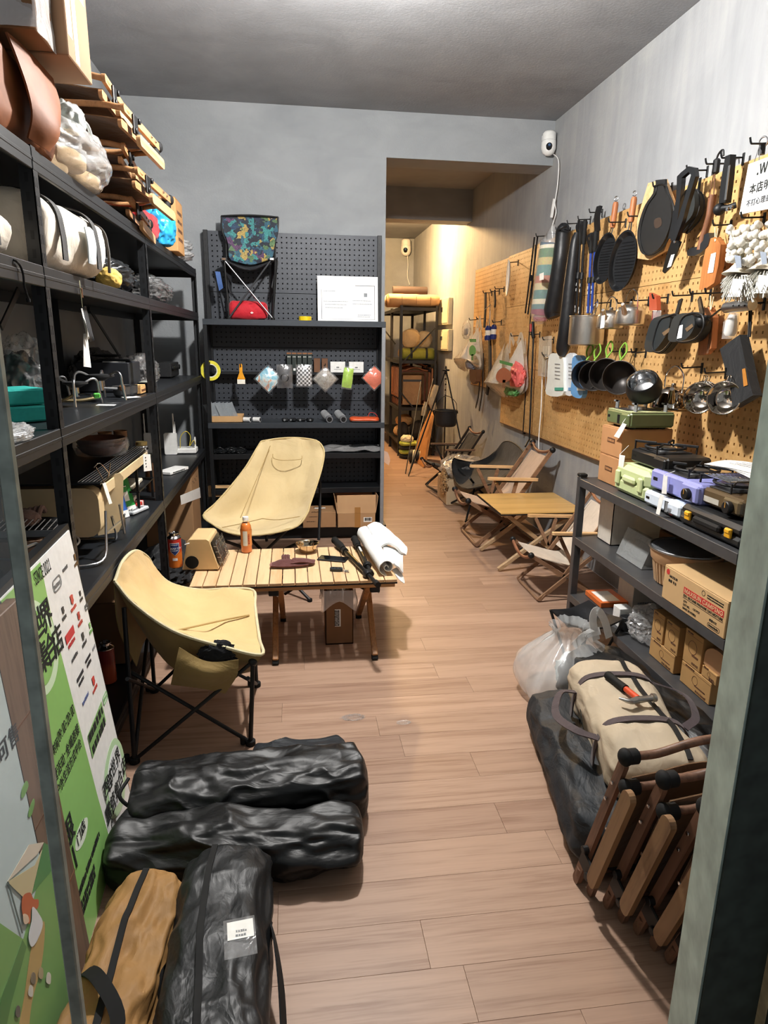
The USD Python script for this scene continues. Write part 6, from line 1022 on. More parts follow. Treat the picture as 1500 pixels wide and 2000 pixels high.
for i in range(4): t.add('band', mv(bag(.30, .22, .07, 22, 20, 2.4, .2, .006, 9, 30 + i), RZ(10, (0, 0, .058 * i))), plain('#9aa23a' if i % 2 else '#1d1b14', .7), 40)
t.add('top', blob((-.04, 0, .225), (.09, .09, .06), .2, 3, 95, 3), plain('#d8cba8', .7), 40)
t = T('striped_roll', 'dark roll with pale rings on the floor by the cardboard panel', 'roll', (1.66, 8.95, 0)); 
for i in range(5): t.add('ring', lathe([(0, 0), (.085 - .006 * i, 0), (.09 - .006 * i, .01), (.09 - .006 * i, .045), (0, .046)], 22, ((-.08 + .046 * i, .0, .092), (1, -.35, 0))), plain('#d9c9a6' if i % 2 else '#17140f', .6), 30)
for i, (px0, py0, px1, py1, l, h) in enumerate(((860, 588, 884, 636, 'upper', .42), (858, 645, 884, 684, 'lower', .3))):
    a, b = A(px0, (py0 + py1) / 2, X=XR), A(px1, (py0 + py1) / 2, X=XR); top, bot = A(px0, py0, X=XR)[2], A(px0, py1, X=XR)[2]
    t = T('electrical_box', f'{l} of two cream electrical boxes on the right wall of the back room', 'box', (XR, b[1], bot)); L = a[1] - b[1]; H_ = top - bot
    t.add('body', bx(-.06, -.001, 0, L, 0, H_, .004), plain('#cfc3a2', .5), False); t.add('door', bx(-.066, -.060, .02, L - .02, .02, H_ - .02, .002), plain('#d3c8a8', .45), False); t.add('latch', cat(bx(-.069, -.066, L * .42, L * .55, H_ * .5, H_ * .68), bx(-.068, -.066, L * .86, L * .9, H_ * .35, H_ * .42)), K['dgrey'], False)
def wallcam(label, px, py, Y, s, cabpts):
    q = A(px, py, Y=Y - .06); t = T('security_camera', label, 'camera', MX(tuple(q))); t.M[:3, :3] *= 1
    t.add('mount', cat(bx(-.035 * s, .035 * s, .02 * s, .059, -.02 * s, .06 * s, .006)), K['white'], False); t.add('body', lathe([(0, .075 * s), (.03 * s, .073 * s), (.042 * s, .06 * s), (.043 * s, .03 * s), (.046 * s, .0), (.046 * s, -.03 * s), (.036 * s, -.055 * s), (.018 * s, -.068 * s), (0, -.07 * s)], 36), K['white'], True)
    t.add('neck', lathe([(.0435 * s, .022 * s), (.0435 * s, .018 * s), (.046 * s, .016 * s)], 36), K['grey'], True); t.add('eye', ball((-.008 * s, -.026 * s, -.022 * s), .028 * s, 3, (.85, .9, 1.0)), plain('#0d1016', .08, 0, .7)); t.add('lens', ball((-.013 * s, -.047 * s, -.018 * s), .009 * s, 2), plain('#3a5a86', .1, 0, .8))
    t.addw('cable', tube(cabpts, .0035 * s, 6, smooth=5), K['white'], 40); return t
cp = [A(x, y, X=XR - .02) for x, y in ((1082, 302), (1091, 315), (1089, 360), (1084, 395), (1086, 415), (1078, 445), (1080, 470))]
c1 = wallcam('white dome security camera with a dangling cable in the corner above the passage', 1072, 281, YB, 1.25, [A(1078, 300, Y=YB - .03)] + cp); c1.addw('plug', bar(A(1083, 388, X=XR - .03), A(1077, 425, X=XR - .03), .02, .02, (1, 0, 0)), K['white'], 20)
wallcam('small white security camera high on the far wall of the back room', 793, 484, 12.2, 1.9, [A(x, y, Y=12.15) for x, y in ((795, 492), (797, 515), (796, 540), (800, 556))])
# ------------------------------------------------------------ perforated wood boards on the right wall and everything hung on them
XP = XR - .03
boardm = wood('#c9a069', '#b78c54', 'x', .5, 5., 14., .35)
yA = lambda px, py: A(px, py, X=XP)[1]
zt_, zb_ = A(1185, 423, X=XP)[2], A(1185, 905, X=XP)[2]; zs1, zs2 = A(1377, 540, X=XP)[2], A(1300, 752, X=XP)[2]
yd, ye, yf = yA(1040, 560), yA(976, 829), yA(930, 512); zc = A(950, 757, X=XP)[2]
def wpose(y, z, x=XP): return MX((x, y, z), (0, -1, 0), (0, 0, 1))
for l, y0, y1, rows in (('broad', 1.9, yd - .012, (zb_, zs2, zs1, zt_)), ('middle', yd + .012, ye - .002, (zb_, zs2, zs1, zt_ - .01)), ('far', ye + .002, yf, (zc, (zc + zt_) / 2, zt_ - .02))):
    t = T('pegboard', {'broad': 'broad perforated wood board behind the pans, knives and stoves on the right wall', 'middle': 'middle perforated wood board behind the large carrier bag', 'far': 'farthest and shallowest perforated wood board, at the passage'}[l], 'pegboard', (XP, y0, rows[0]))
    for z0, z1 in zip(rows[:-1], rows[1:]): t.addw('panel', mv(pegboard(y1 - y0, z1 - z0 - .003, .043, .0105, .009, .013), MX((XP + .009, y1, z0), (0, -1, 0), (0, 0, 1))), boardm, False)
    t.addw('backing', bx(XP + .012, XP + .016, y0, y1, rows[0], rows[-1]), plain('#3a2c1c', .9), False); t.addw('edge', cat(bx(XP - .002, XP + .014, y0, y1, rows[0] - .008, rows[0]), bx(XP, XP + .014, y1, y1 + .004, rows[0], rows[-1])), K['walnut'], False)  # dark sheet put behind the holes to paint their shaded depth
one('divider_strip', 'narrow black strip between two perforated boards on the right wall', 'strip', bx(XP - .004, XP + .02, yd - .010, yd + .010, zb_ - .03, zt_), K['black'], smooth=False)
def wp(px, py, X): q = A(px, py, X=X); return (-q[1], q[2])
def outl(pts, X, th, k=0):
    """Outline given in picture points on the plane X, thickness th towards the room."""
    P = [wp(x, y, X) for x, y in pts]
    if k: P = curve(np.array([(a, b, 0) for a, b in P]), k, True)[:, :2]
    return prism(Polygon(P).buffer(0), th, (X, 0, 0), (0, -1, 0), (0, 0, 1))
def W(px, py, off=.06): return A(px, py, X=XP - off)
hooks = 0
def whook(px, py, what, L=.10):
    """A hook pushed into the board: its tip is at the picture point; plate, arm with upturned tip."""
    tip = A(px, py, X=XP - L); x, y, z = XP, tip[1], tip[2]
    t = T('hook', f'black board hook {what}', 'hook', (x, y, z), 'black board hooks')
    t.addw('plate', bx(x - .006, x, y - .008, y + .008, z - .035, z + .02, .002), K['black'], False); t.addw('arm', tube([(x, y, z), (x - L * .8, y, z - .006), (x - L + .008, y, z - .004), (x - L, y, z + .018)], .0042, 6, smooth=3), K['black'], 40); return np.array((x - L * .55, y, z))
for px, py, w, L in ((1188, 432, 'holding the nearer small griddle', .12), (1225, 420, 'holding the larger small griddle', .12), (1274, 362, 'holding the round griddle plate', .12), (1340, 330, 'holding the big folding knife', .12), (1377, 317, 'holding the axe cord', .12), (1407, 305, 'holding the folding lantern stand', .12), (1464, 277, 'above the printed sign', .12), (1446, 422, 'just below the printed sign', .12), (1391, 437, 'holding the upper cutting board', .10), (1166, 590, 'above the big steel pot', .1), (1204, 590, 'above the left kettle', .1), (1237, 585, 'above the right kettle', .1), (1273, 580, 'holding the red knife sheath', .1), (1312, 575, 'holding the left folded pan', .12), (1346, 571, 'holding the right folded pan', .12), (1376, 570, 'holding the lower cutting board', .12), (1330, 716, 'holding the polished kettle', .12), (1375, 726, 'holding the left set of steel bowls', .12), (1416, 726, 'holding the right set of steel bowls', .12), (1462, 590, 'holding the long black pouch', .08), (1190, 685, 'above the first nested pan', .1), (1213, 686, 'above the second nested pan', .1), (1232, 687, 'above the third nested pan', .1), (1085, 448, 'holding the folded black bags', .12), (1107, 435, 'above the left black bag', .1), (1128, 427, 'holding the black trekking poles', .1), (1150, 413, 'holding the blue trekking poles', .1), (992, 511, 'holding the round white tray', .1), (943, 571, 'at the left above the lanterns', .1), (957, 568, 'in the middle above the lanterns', .1), (966, 563, 'at the right above the lanterns', .1), (916, 624, 'holding the clear blister pack', .1), (930, 622, 'holding the small carrier bag', .1), (961, 628, 'holding the pair of lanterns', .1), (997, 655, 'holding the large carrier bag', .1), (1033, 652, 'holding the red tipped pole', .1), (1059, 662, 'holding the white packet', .1), (1058, 692, 'holding the chains', .1), (1046, 460, 'holding the thin black rods', .1)):
    whook(px, py, w, L)
# --- far part
q = W(995, 543, .12); t = T('white_tray', 'round white tray hung on the middle perforated board', 'tray', tuple(q)); ax = ((0, 0, 0), (-.97, .24, 0)); t.add('tray', lathe([(0, 0), (.13, 0), (.155, .014), (.158, .018), (.15, .018), (.128, .006), (0, .006)], 44, ax), K['white'], True); t.add('rim', torus((-.016, .004, 0), .155, .004, (-.97, .24, 0)), plain('#cfd2d2', .4))
t = T('lantern', 'pair of small blue and white lanterns with wire bails on the middle board', 'lantern', tuple(W(958, 648)))
for (px, py, dx) in ((953, 650, .10), (964, 648, .05)):
    c = W(px, py, dx); t.addw('body', mv(lathe([(0, -.075), (.03, -.075), (.034, -.06), (.034, -.03), (.030, -.026)], 20), c), plain('#23306b', .3), 30); t.addw('globe', mv(lathe([(.028, -.026), (.030, 0), (.028, .026)], 20), c), plain('#e6dfd0', .3), 30); t.addw('lid', mv(lathe([(.031, .026), (.033, .045), (.02, .07), (0, .075)], 20), c), plain('#23306b', .3), 30); t.addw('bail', mv(tube([(0, -.03, .03), (0, -.02, .11), (0, 0, .14), (0, .02, .11), (0, .03, .03)], .002, 6, smooth=4), c), K['alu'], 40)
t = T('hanging_straps', 'black straps and chrome clips above the lanterns on the far board', 'straps', tuple(W(958, 590)))
t.addw('strap', strip([W(948, 572), W(948, 600), W(946, 640)], .05, .012, (-1, 0, 0)), K['black'], 30); t.addw('strap', strip([W(966, 567), W(967, 590), W(966, 600)], .03, .012, (-1, 0, 0)), K['black'], 30); t.addw('clip', cat(tube([W(955, 572, .08), W(957, 600, .08), W(956, 640, .08)], .005, 6, smooth=3), tube([W(947, 605, .09), W(958, 595, .09)], .005, 6)), K['chrome'], 40)
t = T('sling_bag', 'brown leather holster with black straps hanging below the small carrier bag', 'bag', tuple(W(935, 750))); t.addw('holster', outl(((925, 722), (940, 722), (938, 745), (931, 750), (926, 742)), XP - .06, .05), plain('#6a4426', .5), 20); t.addw('strap', strip([W(937, 745), W(934, 775), W(929, 796)], .03, .006, (-1, 0, 0)), K['black'], 30); t.addw('strap', strip([W(944, 690), W(942, 760), W(936, 802)], .03, .006, (-1, 0, 0)), K['black'], 30); t.addw('strap', strip([W(956, 650, .03), W(957, 720, .03), W(951, 770, .03)], .06, .02, (-1, 0, 0)), plain('#2a2520', .7), 30)
t = T('blister_pack', 'clear blister pack with dark gadget left of the small carrier bag', 'packet', tuple(W(912, 648))); t.addw('film', mv(blob((0, 0, -.07), (.04, .13, .10), .2, 3, 101, 3, False), W(911, 645) + (0, 0, .07)), film(wr=.8, opacity=.3), 40); t.addw('gadget', mv(box(0, 0, 0, .03, .12, .08, .02), W(910, 648)), plain('#3a4256', .3), 30)
def carrier(label, top, body, hnd, X, seed, contents, prints):
    """A tied plastic carrier bag: bulging body, two loop handles, contents showing through."""
    t = T('carrier_bag', label, 'bag', tuple(A(*top, X=X))); P = [wp(x, y, X) for x, y in body]; n = len(P) // 2; L, R = P[:n], P[n:][::-1]
    net = lambda d, s=1.: [[(X - .02 - d * math.sin(math.pi * j / 6) * (.15 + .85 * math.sin(math.pi * min(1, (i + .4) / (n - .2)))), -((l[0] * (1 - j / 6) + r[0] * j / 6 - (l[0] + r[0]) / 2) * s + (l[0] + r[0]) / 2), l[1] * (1 - j / 6) + r[1] * j / 6) for j in range(7)] for i, (l, r) in enumerate(zip(L, R))]
    t.addw('film', cloth(net(.16), 5, .001, .012, 13, seed), film(wr=1., opacity=.52, milk='#ece8e0'), 50); t.addw('film', cloth([[(X + .01, p[1], p[2]) for p in r] for r in net(.0)], 5, .001, .004, 13, seed), film(wr=1., opacity=.52, milk='#ece8e0'), 50)
    for c, s, col, sd in contents: t.addw('contents', blob(tuple(A(*c, X=X - .05) - (0, 0, s[2] * .75)), s, .25, 3, sd, 3), plain(col, .5), 40)
    for h in hnd: t.addw('handle', strip([A(x, y, X=X - .03) for x, y in h], .05, .002, (-1, 0, 0)), film(wr=1., opacity=.5, milk='#e6e0d4'), 40)
    for kind, pts, col in prints: t.addw('print', outl(pts, X - .175, .0015, 3 if kind else 0), plain(col, .6), 20)
    return t
carrier('small carrier bag with a green tree print and blue grey contents, on the far board', (935, 630), ((930, 640), (918, 670), (902, 700), (896, 716), (912, 726), (938, 638), (940, 670), (942, 700), (943, 718), (930, 727)), (((929, 648), (932, 628), (936, 640)), ((936, 640), (937, 620), (940, 645))), XP - .05, 4, (((920, 712), (.05, .13, .07), '#7d8290', 111),), ((0, ((917, 662), (930, 662), (930, 668), (918, 668)), '#3f8a4a'), (1, ((917, 680), (923, 674), (929, 680), (928, 692), (918, 694)), '#4f9a55'), (0, ((921, 692), (925, 692), (924, 704), (921, 704)), '#3f7a45')))
carrier('large carrier bag with a tree print, pink and green goods inside, on the middle board', (1010, 660), ((990, 670), (972, 705), (957, 738), (956, 752), (975, 770), (990, 776), (1024, 660), (1027, 700), (1029, 735), (1028, 758), (1018, 770), (1000, 776)), (((995, 690), (997, 655), (1004, 672)), ((1010, 672), (1018, 654), (1024, 690))), XP - .05, 6, (((1010, 735), (.06, .13, .12), '#e8706a', 112), ((975, 742), (.05, .12, .09), '#6aa860', 113), ((1000, 765), (.05, .14, .05), '#5f9a58', 114)),
        ((0, ((976, 703), (1002, 710), (1001, 716), (976, 709)), '#3f8a4a'), (1, ((972, 726), (984, 718), (998, 728), (996, 742), (980, 748), (969, 740)), '#a05a40'), (0, ((982, 742), (988, 742), (986, 758), (981, 757)), '#7a5238')))
t = T('red_tipped_pole', 'long black pole with a red and black grip hung upright at the divider strip', 'pole', tuple(W(1040, 630))); t.addw('grip', tube([W(1041, 628), W(1040, 645), W(1042, 660)], [.012, .02, .014], 10, smooth=4), K['black'], 40); t.addw('red_cap', tube([W(1037, 633, .075), W(1037, 648, .075)], .011, 10), plain('#b03028', .4)); t.addw('shaft', tube([W(1042, 655), W(1034, 858, .04)], .008, 8), K['black'], 40); t.addw('foot', tube([W(1034, 858, .04), W(1030, 864, .12), W(1026, 872, .16)], .008, 8), K['black'], 40); t.addw('foot', tube([W(1034, 858, .04), W(1038, 868, .12)], .008, 8), K['black'], 40)
t = T('thin_rods', 'two thin black rods hung left of the patterned rug roll', 'rods', tuple(W(1040, 465))); t.addw('rod', tube([W(1044, 463), W(1035, 540), W(1026, 612)], .007, 6), K['black'], 40); t.addw('rod', tube([W(1050, 462), W(1041, 540), W(1031, 614)], .007, 6), K['black'], 40); t.addw('band', tube([W(1038, 538), W(1036, 548)], .012, 8), K['rubber'])
a, b = W(1076, 474, .15), W(1056, 615, .15); t = T('rug_roll', 'rolled rug with red, teal and cream stripes in clear plastic, hung on the middle board', 'rug', tuple(b)); d = b - a
def bands(p):
    n = {'t': ('texture_coordinate', {}), 's': ('separate_xyz', {}), 'm': ('math', {'math_type': 'multiply_add', 'value2': 1.55, 'value3': .02}), 'r': ('rgb_ramp', {'interpolate': False, 'ramp': [(0, C('#8a3a4a')), (.08, C('#5a7d7a')), (.14, C('#d8ccb0')), (.2, C('#557a74')), (.3, C('#c9b98c')), (.38, C('#b06a50')), (.46, C('#5f8a84')), (.58, C('#c4b070')), (.66, C('#5d7d58')), (.76, C('#e0d6be')), (.80, C('#3d5a70')), (.86, C('#e0d6be')), (.9, C('#a8443c')), (1, C('#a8443c'))]}), 'n': ('noise_texture', {'scale': 70.}), 'x': ('mix', {'mix_type': 'overlay', 'fac': .35}), 'b': ('principled_bsdf', {'roughness': .8})}
    return usdkit.material(stage, p, n, [('t.object', 's.vector'), ('t.object', 'n.vector'), ('s.z', 'm.value1'), ('m.value', 'r.fac'), ('r.color', 'x.color1'), ('n.color', 'x.color2'), ('x.color', 'b.base_color')], surface='b.BSDF')
t.addw('rug', tube([b + (0, 0, .01), b - d * .5, a], .078, 24), bands('/World/Looks/rug_bands'), 40); t.addw('film', tube([b - (0, 0, .02), b + (0, 0, .01), b - d * .5, a, a + (0, 0, .04), a + (.02, .03, .13)], [.05, .084, .088, .086, .05, .012], 24, smooth=4), film(wr=1., opacity=.12), 40); t.addw('end_knot', blob(tuple(b - (0, 0, .05)), (.05, .05, .035), .3, 3, 115, 3), film(wr=1., opacity=.4, milk='#d89ab0'), 40); t.addw('tag', outl(((1054, 535), (1062, 532), (1062, 546), (1054, 548)), XP - .24, .002), K['paper'], False)
nylb = plain('#17181b', .42, 0, .5, .2, .5, 18.)
t = T('black_bag', 'long black drawstring bag hung beside the rug roll, left of two', 'bag', tuple(W(1100, 450))); t.addw('body', tube([W(1106, 442, .08), W(1100, 452, .09), W(1096, 500, .10), W(1088, 560, .10), W(1080, 605, .10), W(1082, 620, .09)], [.03, .055, .06, .065, .07, .05], 16, smooth=4), nylb, 40); t.addw('cord', tube([W(1090, 450, .14), W(1108, 441, .14), W(1112, 450, .14)], .006, 6), K['black'], 40)
t = T('black_bag', 'longer shiny black bag hanging lowest, right of two beside the rug roll', 'bag', tuple(W(1110, 560))); t.addw('body', tube([W(1127, 455, .12), W(1122, 480, .13), W(1114, 560, .13), W(1106, 640, .13), W(1099, 680, .13), W(1098, 692, .12)], [.02, .035, .05, .055, .05, .03], 16, smooth=4), nylb, 40); t.addw('cord', tube([W(1130, 430, .12), W(1127, 456, .12)], .006, 6), K['black'], 40)
def trek(label, x0, y0, x1, y1, shaft, off, letters):
    t = T('trekking_pole', label, 'pole', tuple(W(x0, y0, off)), 'trekking poles on the right wall'); a, b = W(x0, y0, off), W(x1, y1, off); f = lambda u: a + (b - a) * u
    t.addw('grip', tube([f(0), f(.02), f(.10), f(.2), f(.25)], [.012, .018, .015, .017, .012], 10), K['rubber'], 40); t.addw('shaft', tube([f(.24), f(1)], .009, 8), plain(shaft, .3, .4), 40); t.addw('lock', tube([f(.55), f(.62)], .015, 10), K['black'], 40); t.addw('strap', strip([f(.02) - (.01, 0, 0), f(.06) - (.03, 0, 0), f(.17) - (.012, 0, 0)], .016, .002, (0, -1, .2)), K['black'], 30)
    if letters:
        for u in (.68, .74, .93, .97): t.addw('lettering', mv(bx(-.004, .004, -.010, .010, 0, .001), MX(f(u) - (.0095, 0, 0), (0, -1, 0), (0, 0, 1))), K['white'], False)
trek('left black trekking pole with pale lettering above the big steel pot', 1135, 432, 1125, 612, '#1a1a1c', .10, True); trek('right black trekking pole with pale lettering above the big steel pot', 1143, 430, 1132, 615, '#1a1a1c', .12, True)
trek('left blue trekking pole beside the black ones', 1156, 455, 1148, 612, '#2b48a0', .09, True); trek('right blue trekking pole beside the small griddles', 1164, 452, 1155, 612, '#2b48a0', .11, True)
t = T('clip_strap', 'black strap with buckle above the blue trekking poles', 'strap', tuple(W(1169, 425))); t.addw('strap', cat(strip([W(1171, 403, .1), W(1166, 425, .11), W(1167, 452, .1)], .05, .02, (-1, 0, 0)), strip([W(1168, 452, .1), W(1167, 470, .1)], .02, .012, (-1, 0, 0))), K['black'], 30)
t = T('white_packet', 'clear packet of white pegs hung near the white cord', 'packet', tuple(W(1066, 695))); t.addw('film', outl(((1060, 660), (1078, 656), (1077, 700), (1070, 736), (1057, 734), (1058, 700)), XP - .05, .03), film(wr=.8, opacity=.35, milk='#d8d0c0'), 20); t.addw('contents', cat(*[tube([W(1062 + 5 * i, 676, .06), W(1060 + 5 * i, 728, .06)], .010, 8) for i in range(3)]), plain('#cbbda4', .5), 30)
t = T('chain_set', 'thin steel chains with black hooks hanging beside the white packet', 'chain', tuple(W(1072, 720))); t.addw('chain', cat(*[tube([W(x, 692, .09), W(x - 2, 730, .09), W(x - 3, 756, .09)], .003, 6) for x in (1068, 1072, 1076)]), K['alu'], 30); t.addw('hooks', cat(tube([W(1060, 692, .1), W(1066, 700, .1), W(1078, 696, .1), W(1084, 690, .1)], .006, 6, smooth=4), torus(W(1069, 760, .09), .02, .005, (1, .3, 0), 18, 6)), K['black'], 30)
t = T('power_lead', 'white power lead running down the wall from the perforated board', 'cable', tuple(W(1055, 800, .04))); t.addw('cord', tube([W(x, y, .05) for x, y in ((1059, 735), (1058, 770), (1056, 810), (1053, 845), (1052, 875), (1053, 882))], .005, 6, smooth=5), K['white'], 40); t.addw('plug', bar(W(1059, 735, .05), W(1061, 722, .05), .02, .018, (1, 0, 0)), K['white'], 20)
# --- packets, nested pans
for pts, off, col, band, l in ((((1080, 697), (1092, 690), (1108, 698), (1109, 740), (1107, 772), (1075, 770), (1077, 740)), .09, '#dfe4e0', '#3f9a86', 'left white sachet with green print below the black bags'), (((1112, 698), (1127, 692), (1131, 740), (1126, 772), (1110, 766), (1109, 730)), .07, '#dadfe4', '#6a9ac8', 'middle white sachet, between a green printed and a blue one'), (((1127, 700), (1142, 695), (1150, 720), (1147, 770), (1138, 778), (1124, 768), (1126, 735)), .09, '#5f9ad0', '#dfe8ee', 'right blue sachet behind the nested pans')):
    t = T('sachet', l, 'packet', tuple(W(*pts[0], off))); t.addw('body', outl(pts, XP - off, .035, 3), plain(col, .35, bump=.3, scale=14.), 20); cx = sum(p[0] for p in pts) / len(pts)
    t.addw('band', outl(((cx - 9, 757), (cx + 8, 757), (cx + 7, 763), (cx - 9, 763)), XP - off - .037, .002), plain(band, .5), False)
    for i in range(5): q = W(cx - 9, 712 + 7 * i, off + .0375); t.addw('print', mv(squiggle(.10, .008, seed=i), MX(tuple(q), (0, -1, 0), (0, 0, 1))), K['grey'], False)
dk = plain('#3a3634', .4, .4, .5, .1)
for i, (px, py, r, l) in enumerate(((1148, 733, .095, 'leftmost'), (1163, 735, .095, 'second from the left'), (1186, 732, .10, 'third from the left'), (1213, 738, .10, 'rightmost'))):
    q = W(px, py, .10); t = T('camping_pan', f'dark round pan with a green loop, {l} of four', 'pan', tuple(q), 'dark pans with green loops'); ax = ((0, 0, 0), (-.62, -.78, .05)); t.add('pan', lathe([(0, -.055), (r * .85, -.055), (r * .95, -.045), (r, .055), (r + .004, .058), (r - .004, .058), (r * .9, -.042), (0, -.048)], 40, ax), dk, True); t.add('base', lathe([(0, -.0555), (r * .8, -.0558), (r * .8, -.057), (0, -.057)], 30, ax), plain('#8a6a4a', .35, .6)); 
    t.addw('loop', tube([q + (-.0, .02, .10), q + (.0, .05, .16), q + (.02, .03, .21), q + (.02, .0, .16), q + (-.03, -.02, .10)], .006, 6, smooth=5), plain('#7fae3a', .5), 40)
# --- top row of pans
wd = wood('#b06f45', '#8a5230', 'z')
for (hx0, hy0, hx1, hy1, cx, cy, rx, rz, l) in ((1203, 395, 1196, 445, 1184, 506, .085, .155, 'smaller'), (1239, 385, 1232, 434, 1219, 511, .10, .175, 'larger')):
    t = T('griddle_pan', f'{l} black ridged griddle pan with a folding wooden handle', 'pan', tuple(W(cx, cy, .08))); c = W(cx, cy, .09); ax = ((0, 0, 0), (-1, -.42, .12)); d_, s_, u_ = frame3(ax[1])
    ell = lambda k, o: [c + d_ * o + s_ * (rx * k * math.cos(a)) + u_ * (rz * k * math.sin(a)) for a in np.linspace(0, 2 * math.pi, 36, False)]
    lay = [ell(.0, -.02), ell(.80, -.02), ell(.9, -.012), ell(1., .018), ell(1.03, .02), ell(.97, .02), ell(.86, -.005), ell(.0, -.008)]; V = np.vstack(lay); t.addw('pan', TM(V, grid_faces(8, 36, True)), plain('#1b1c1e', .22, .2, .6, .1), 40)
    t.addw('ridge', cat(*[tube([c + d_ * -.007 + u_ * (rz * .65 * v) + s_ * (rx * .72 * math.sqrt(1 - (v * .8) ** 2) * k) for k in (-1, 1)], .004, 6) for v in np.linspace(-1, 1, 13)]), plain('#1b1c1e', .2, .2, .6), 30)
    a, b = W(hx0, hy0, .06), W(hx1, hy1, .07); top = c + u_ * rz * 1.0; t.addw('handle', tube([a, a + (b - a) * .1, a + (b - a) * .9, b], [.014, .018, .018, .014], 12), wd, 30); t.addw('bracket', cat(tube([b + (0, .012, 0), top + (0, .018, 0)], .004, 6), tube([b - (0, .012, 0), top - (0, .018, 0)], .004, 6)), K['chrome'], 30); t.addw('hanger', torus(a + (0, 0, .02), .014, .003, (1, .4, 0), 18, 6), K['alu'])
pt = ((1284, 362), (1300, 362), (1306, 378), (1315, 400), (1317, 425), (1310, 455), (1296, 482), (1278, 496), (1262, 497), (1254, 485), (1250, 460), (1255, 430), (1266, 400), (1281, 378))
t = T('griddle_plate', 'big dark round griddle plate with ears, hung in front of a pale wood sheet', 'griddle', tuple(W(1285, 435, .09))); t.addw('plate', outl(pt, XP - .075, .018, 3), plain('#222222', .55, .1, .4, .15), 30); t.addw('wear', outl(((1278, 430), (1290, 425), (1292, 440), (1280, 446)), XP - .0935, .0008, 3), plain('#3f3128', .5), 20); t.addw('lip', tube([A(x, y, X=XP - .094) for x, y in pt], .005, 6, True, smooth=3), plain('#232323', .4, .5), 40); t.addw('ear', outl(((1284, 352), (1303, 350), (1303, 364), (1285, 366)), XP - .08, .012), K['iron'], 20)
one('wood_sheet', 'pale wood sheet showing above and below the griddle plate', 'board', outl(((1272, 358), (1304, 350), (1322, 400), (1322, 440), (1304, 490), (1272, 508), (1250, 505), (1250, 430)), XP - .035, .02), K['beech'], smooth=False)
t = T('folding_knife', 'oversized black folding knife with its tagged blade pointing down', 'knife', tuple(W(1330, 430, .12))); blk2 = plain('#131416', .18, 0, .6, .05)
t.addw('handle', cat(outl(((1330, 345), (1337, 338), (1340, 345), (1335, 400), (1330, 435), (1322, 468), (1312, 466), (1320, 430), (1328, 390)), XP - .115, .022), outl(((1336, 338), (1352, 325), (1364, 328), (1366, 345), (1350, 395), (1340, 432), (1326, 470), (1316, 470), (1332, 425), (1346, 380), (1357, 342), (1352, 336), (1338, 348)), XP - .14, .02), outl(((1318, 412), (1334, 415), (1328, 468), (1313, 466)), XP - .10, .012)), blk2, 20)
t.addw('blade', outl(((1316, 466), (1332, 472), (1322, 500), (1312, 522), (1300, 534), (1296, 530), (1304, 500)), XP - .12, .008), plain('#55585b', .25, 1.), 20); t.addw('tag', outl(((1311, 498), (1318, 496), (1311, 520), (1303, 523)), XP - .129, .001), K['white'], False); t.addw('pivot', cyl(W(1319, 471, .141), .010, .006, 14, .001, (-1, 0, 0)), K['chrome'])
for pts, off, l in ((((1348, 372), (1362, 372), (1367, 395), (1362, 420), (1345, 440), (1333, 452), (1336, 420), (1342, 395)), .06, 'nearer round black case behind the folding knife'), (((1364, 375), (1372, 380), (1376, 400), (1370, 425), (1352, 447), (1340, 455), (1360, 425), (1367, 400)), .03, 'farther round black case behind the folding knife')):
    t = T('round_case', l, 'case', tuple(W(*pts[0], off))); t.addw('case', outl(pts, XP - off, .028, 3), plain('#232625', .6), 30); t.addw('zip', tube([A(x, y, X=XP - off - .029) for x, y in pts], .004, 6, True, smooth=3), K['black'], 40); t.addw('loop', strip([W(pts[0][0], pts[0][1], off + .01), W(pts[0][0] + 4, pts[0][1] - 28, off + .01)], .02, .004, (-1, 0, 0)), K['black'], 30)
t = T('axe', 'small axe hung head down with a brown wooden handle', 'axe', tuple(W(1380, 440, .07))); t.addw('handle', tube([W(x, y, .07) for x, y in ((1393, 380), (1390, 395), (1386, 420), (1379, 445), (1372, 470), (1369, 488))], [.020, .019, .017, .016, .018, .020], 12, smooth=4), wood('#7d5238', '#5d3a26', 'z'), 40); t.addw('head', outl(((1354, 490), (1362, 484), (1376, 482), (1386, 470), (1388, 459), (1396, 455), (1399, 466), (1395, 480), (1382, 494), (1368, 500), (1355, 500)), XP - .05, .035), plain('#5a5c60', .35, .9), 30); t.addw('cord', cat(tube([W(1396, 330, .06), W(1385, 385, .09)], .003, 5), tube([W(1397, 330, .06), W(1394, 382, .09)], .003, 5)), K['walnut'], 30)
t = T('cord_bundle', 'knot of black cord on the hook above the axe', 'cord', tuple(W(1400, 320))); t.addw('knot', cat(box(*W(1399, 325, .06), .03, .03, .07, .008), tube([W(1399, 312, .06), W(1404, 300, .06), W(1412, 293, .06), W(1413, 304, .06)], .005, 6, smooth=4)), K['black'], 30)
t = T('lantern_stand', 'folded black lantern stand with a silver inlay and round clamp at its foot', 'stand', tuple(W(1425, 350, .08))); t.addw('bar', cat(outl(((1428, 306), (1438, 302), (1434, 350), (1428, 396), (1415, 398), (1420, 350)), XP - .07, .03)), K['black'], 20); t.addw('inlay', outl(((1423, 324), (1427, 322), (1419, 390), (1415, 391)), XP - .101, .002), K['alu'], False); t.addw('clamp', cat(ball(W(1405, 409, .09), .028, 2), tube([W(1408, 408, .09), W(1425, 405, .08), W(1438, 400, .06)], .014, 10)), K['black'], 40); t.addw('bolt', cat(*[cyl(W(x, y, .1), .009, .01, 10, .001, (-1, 0, 0)) for x, y in ((1423, 409), (1431, 405))]), K['chrome'])
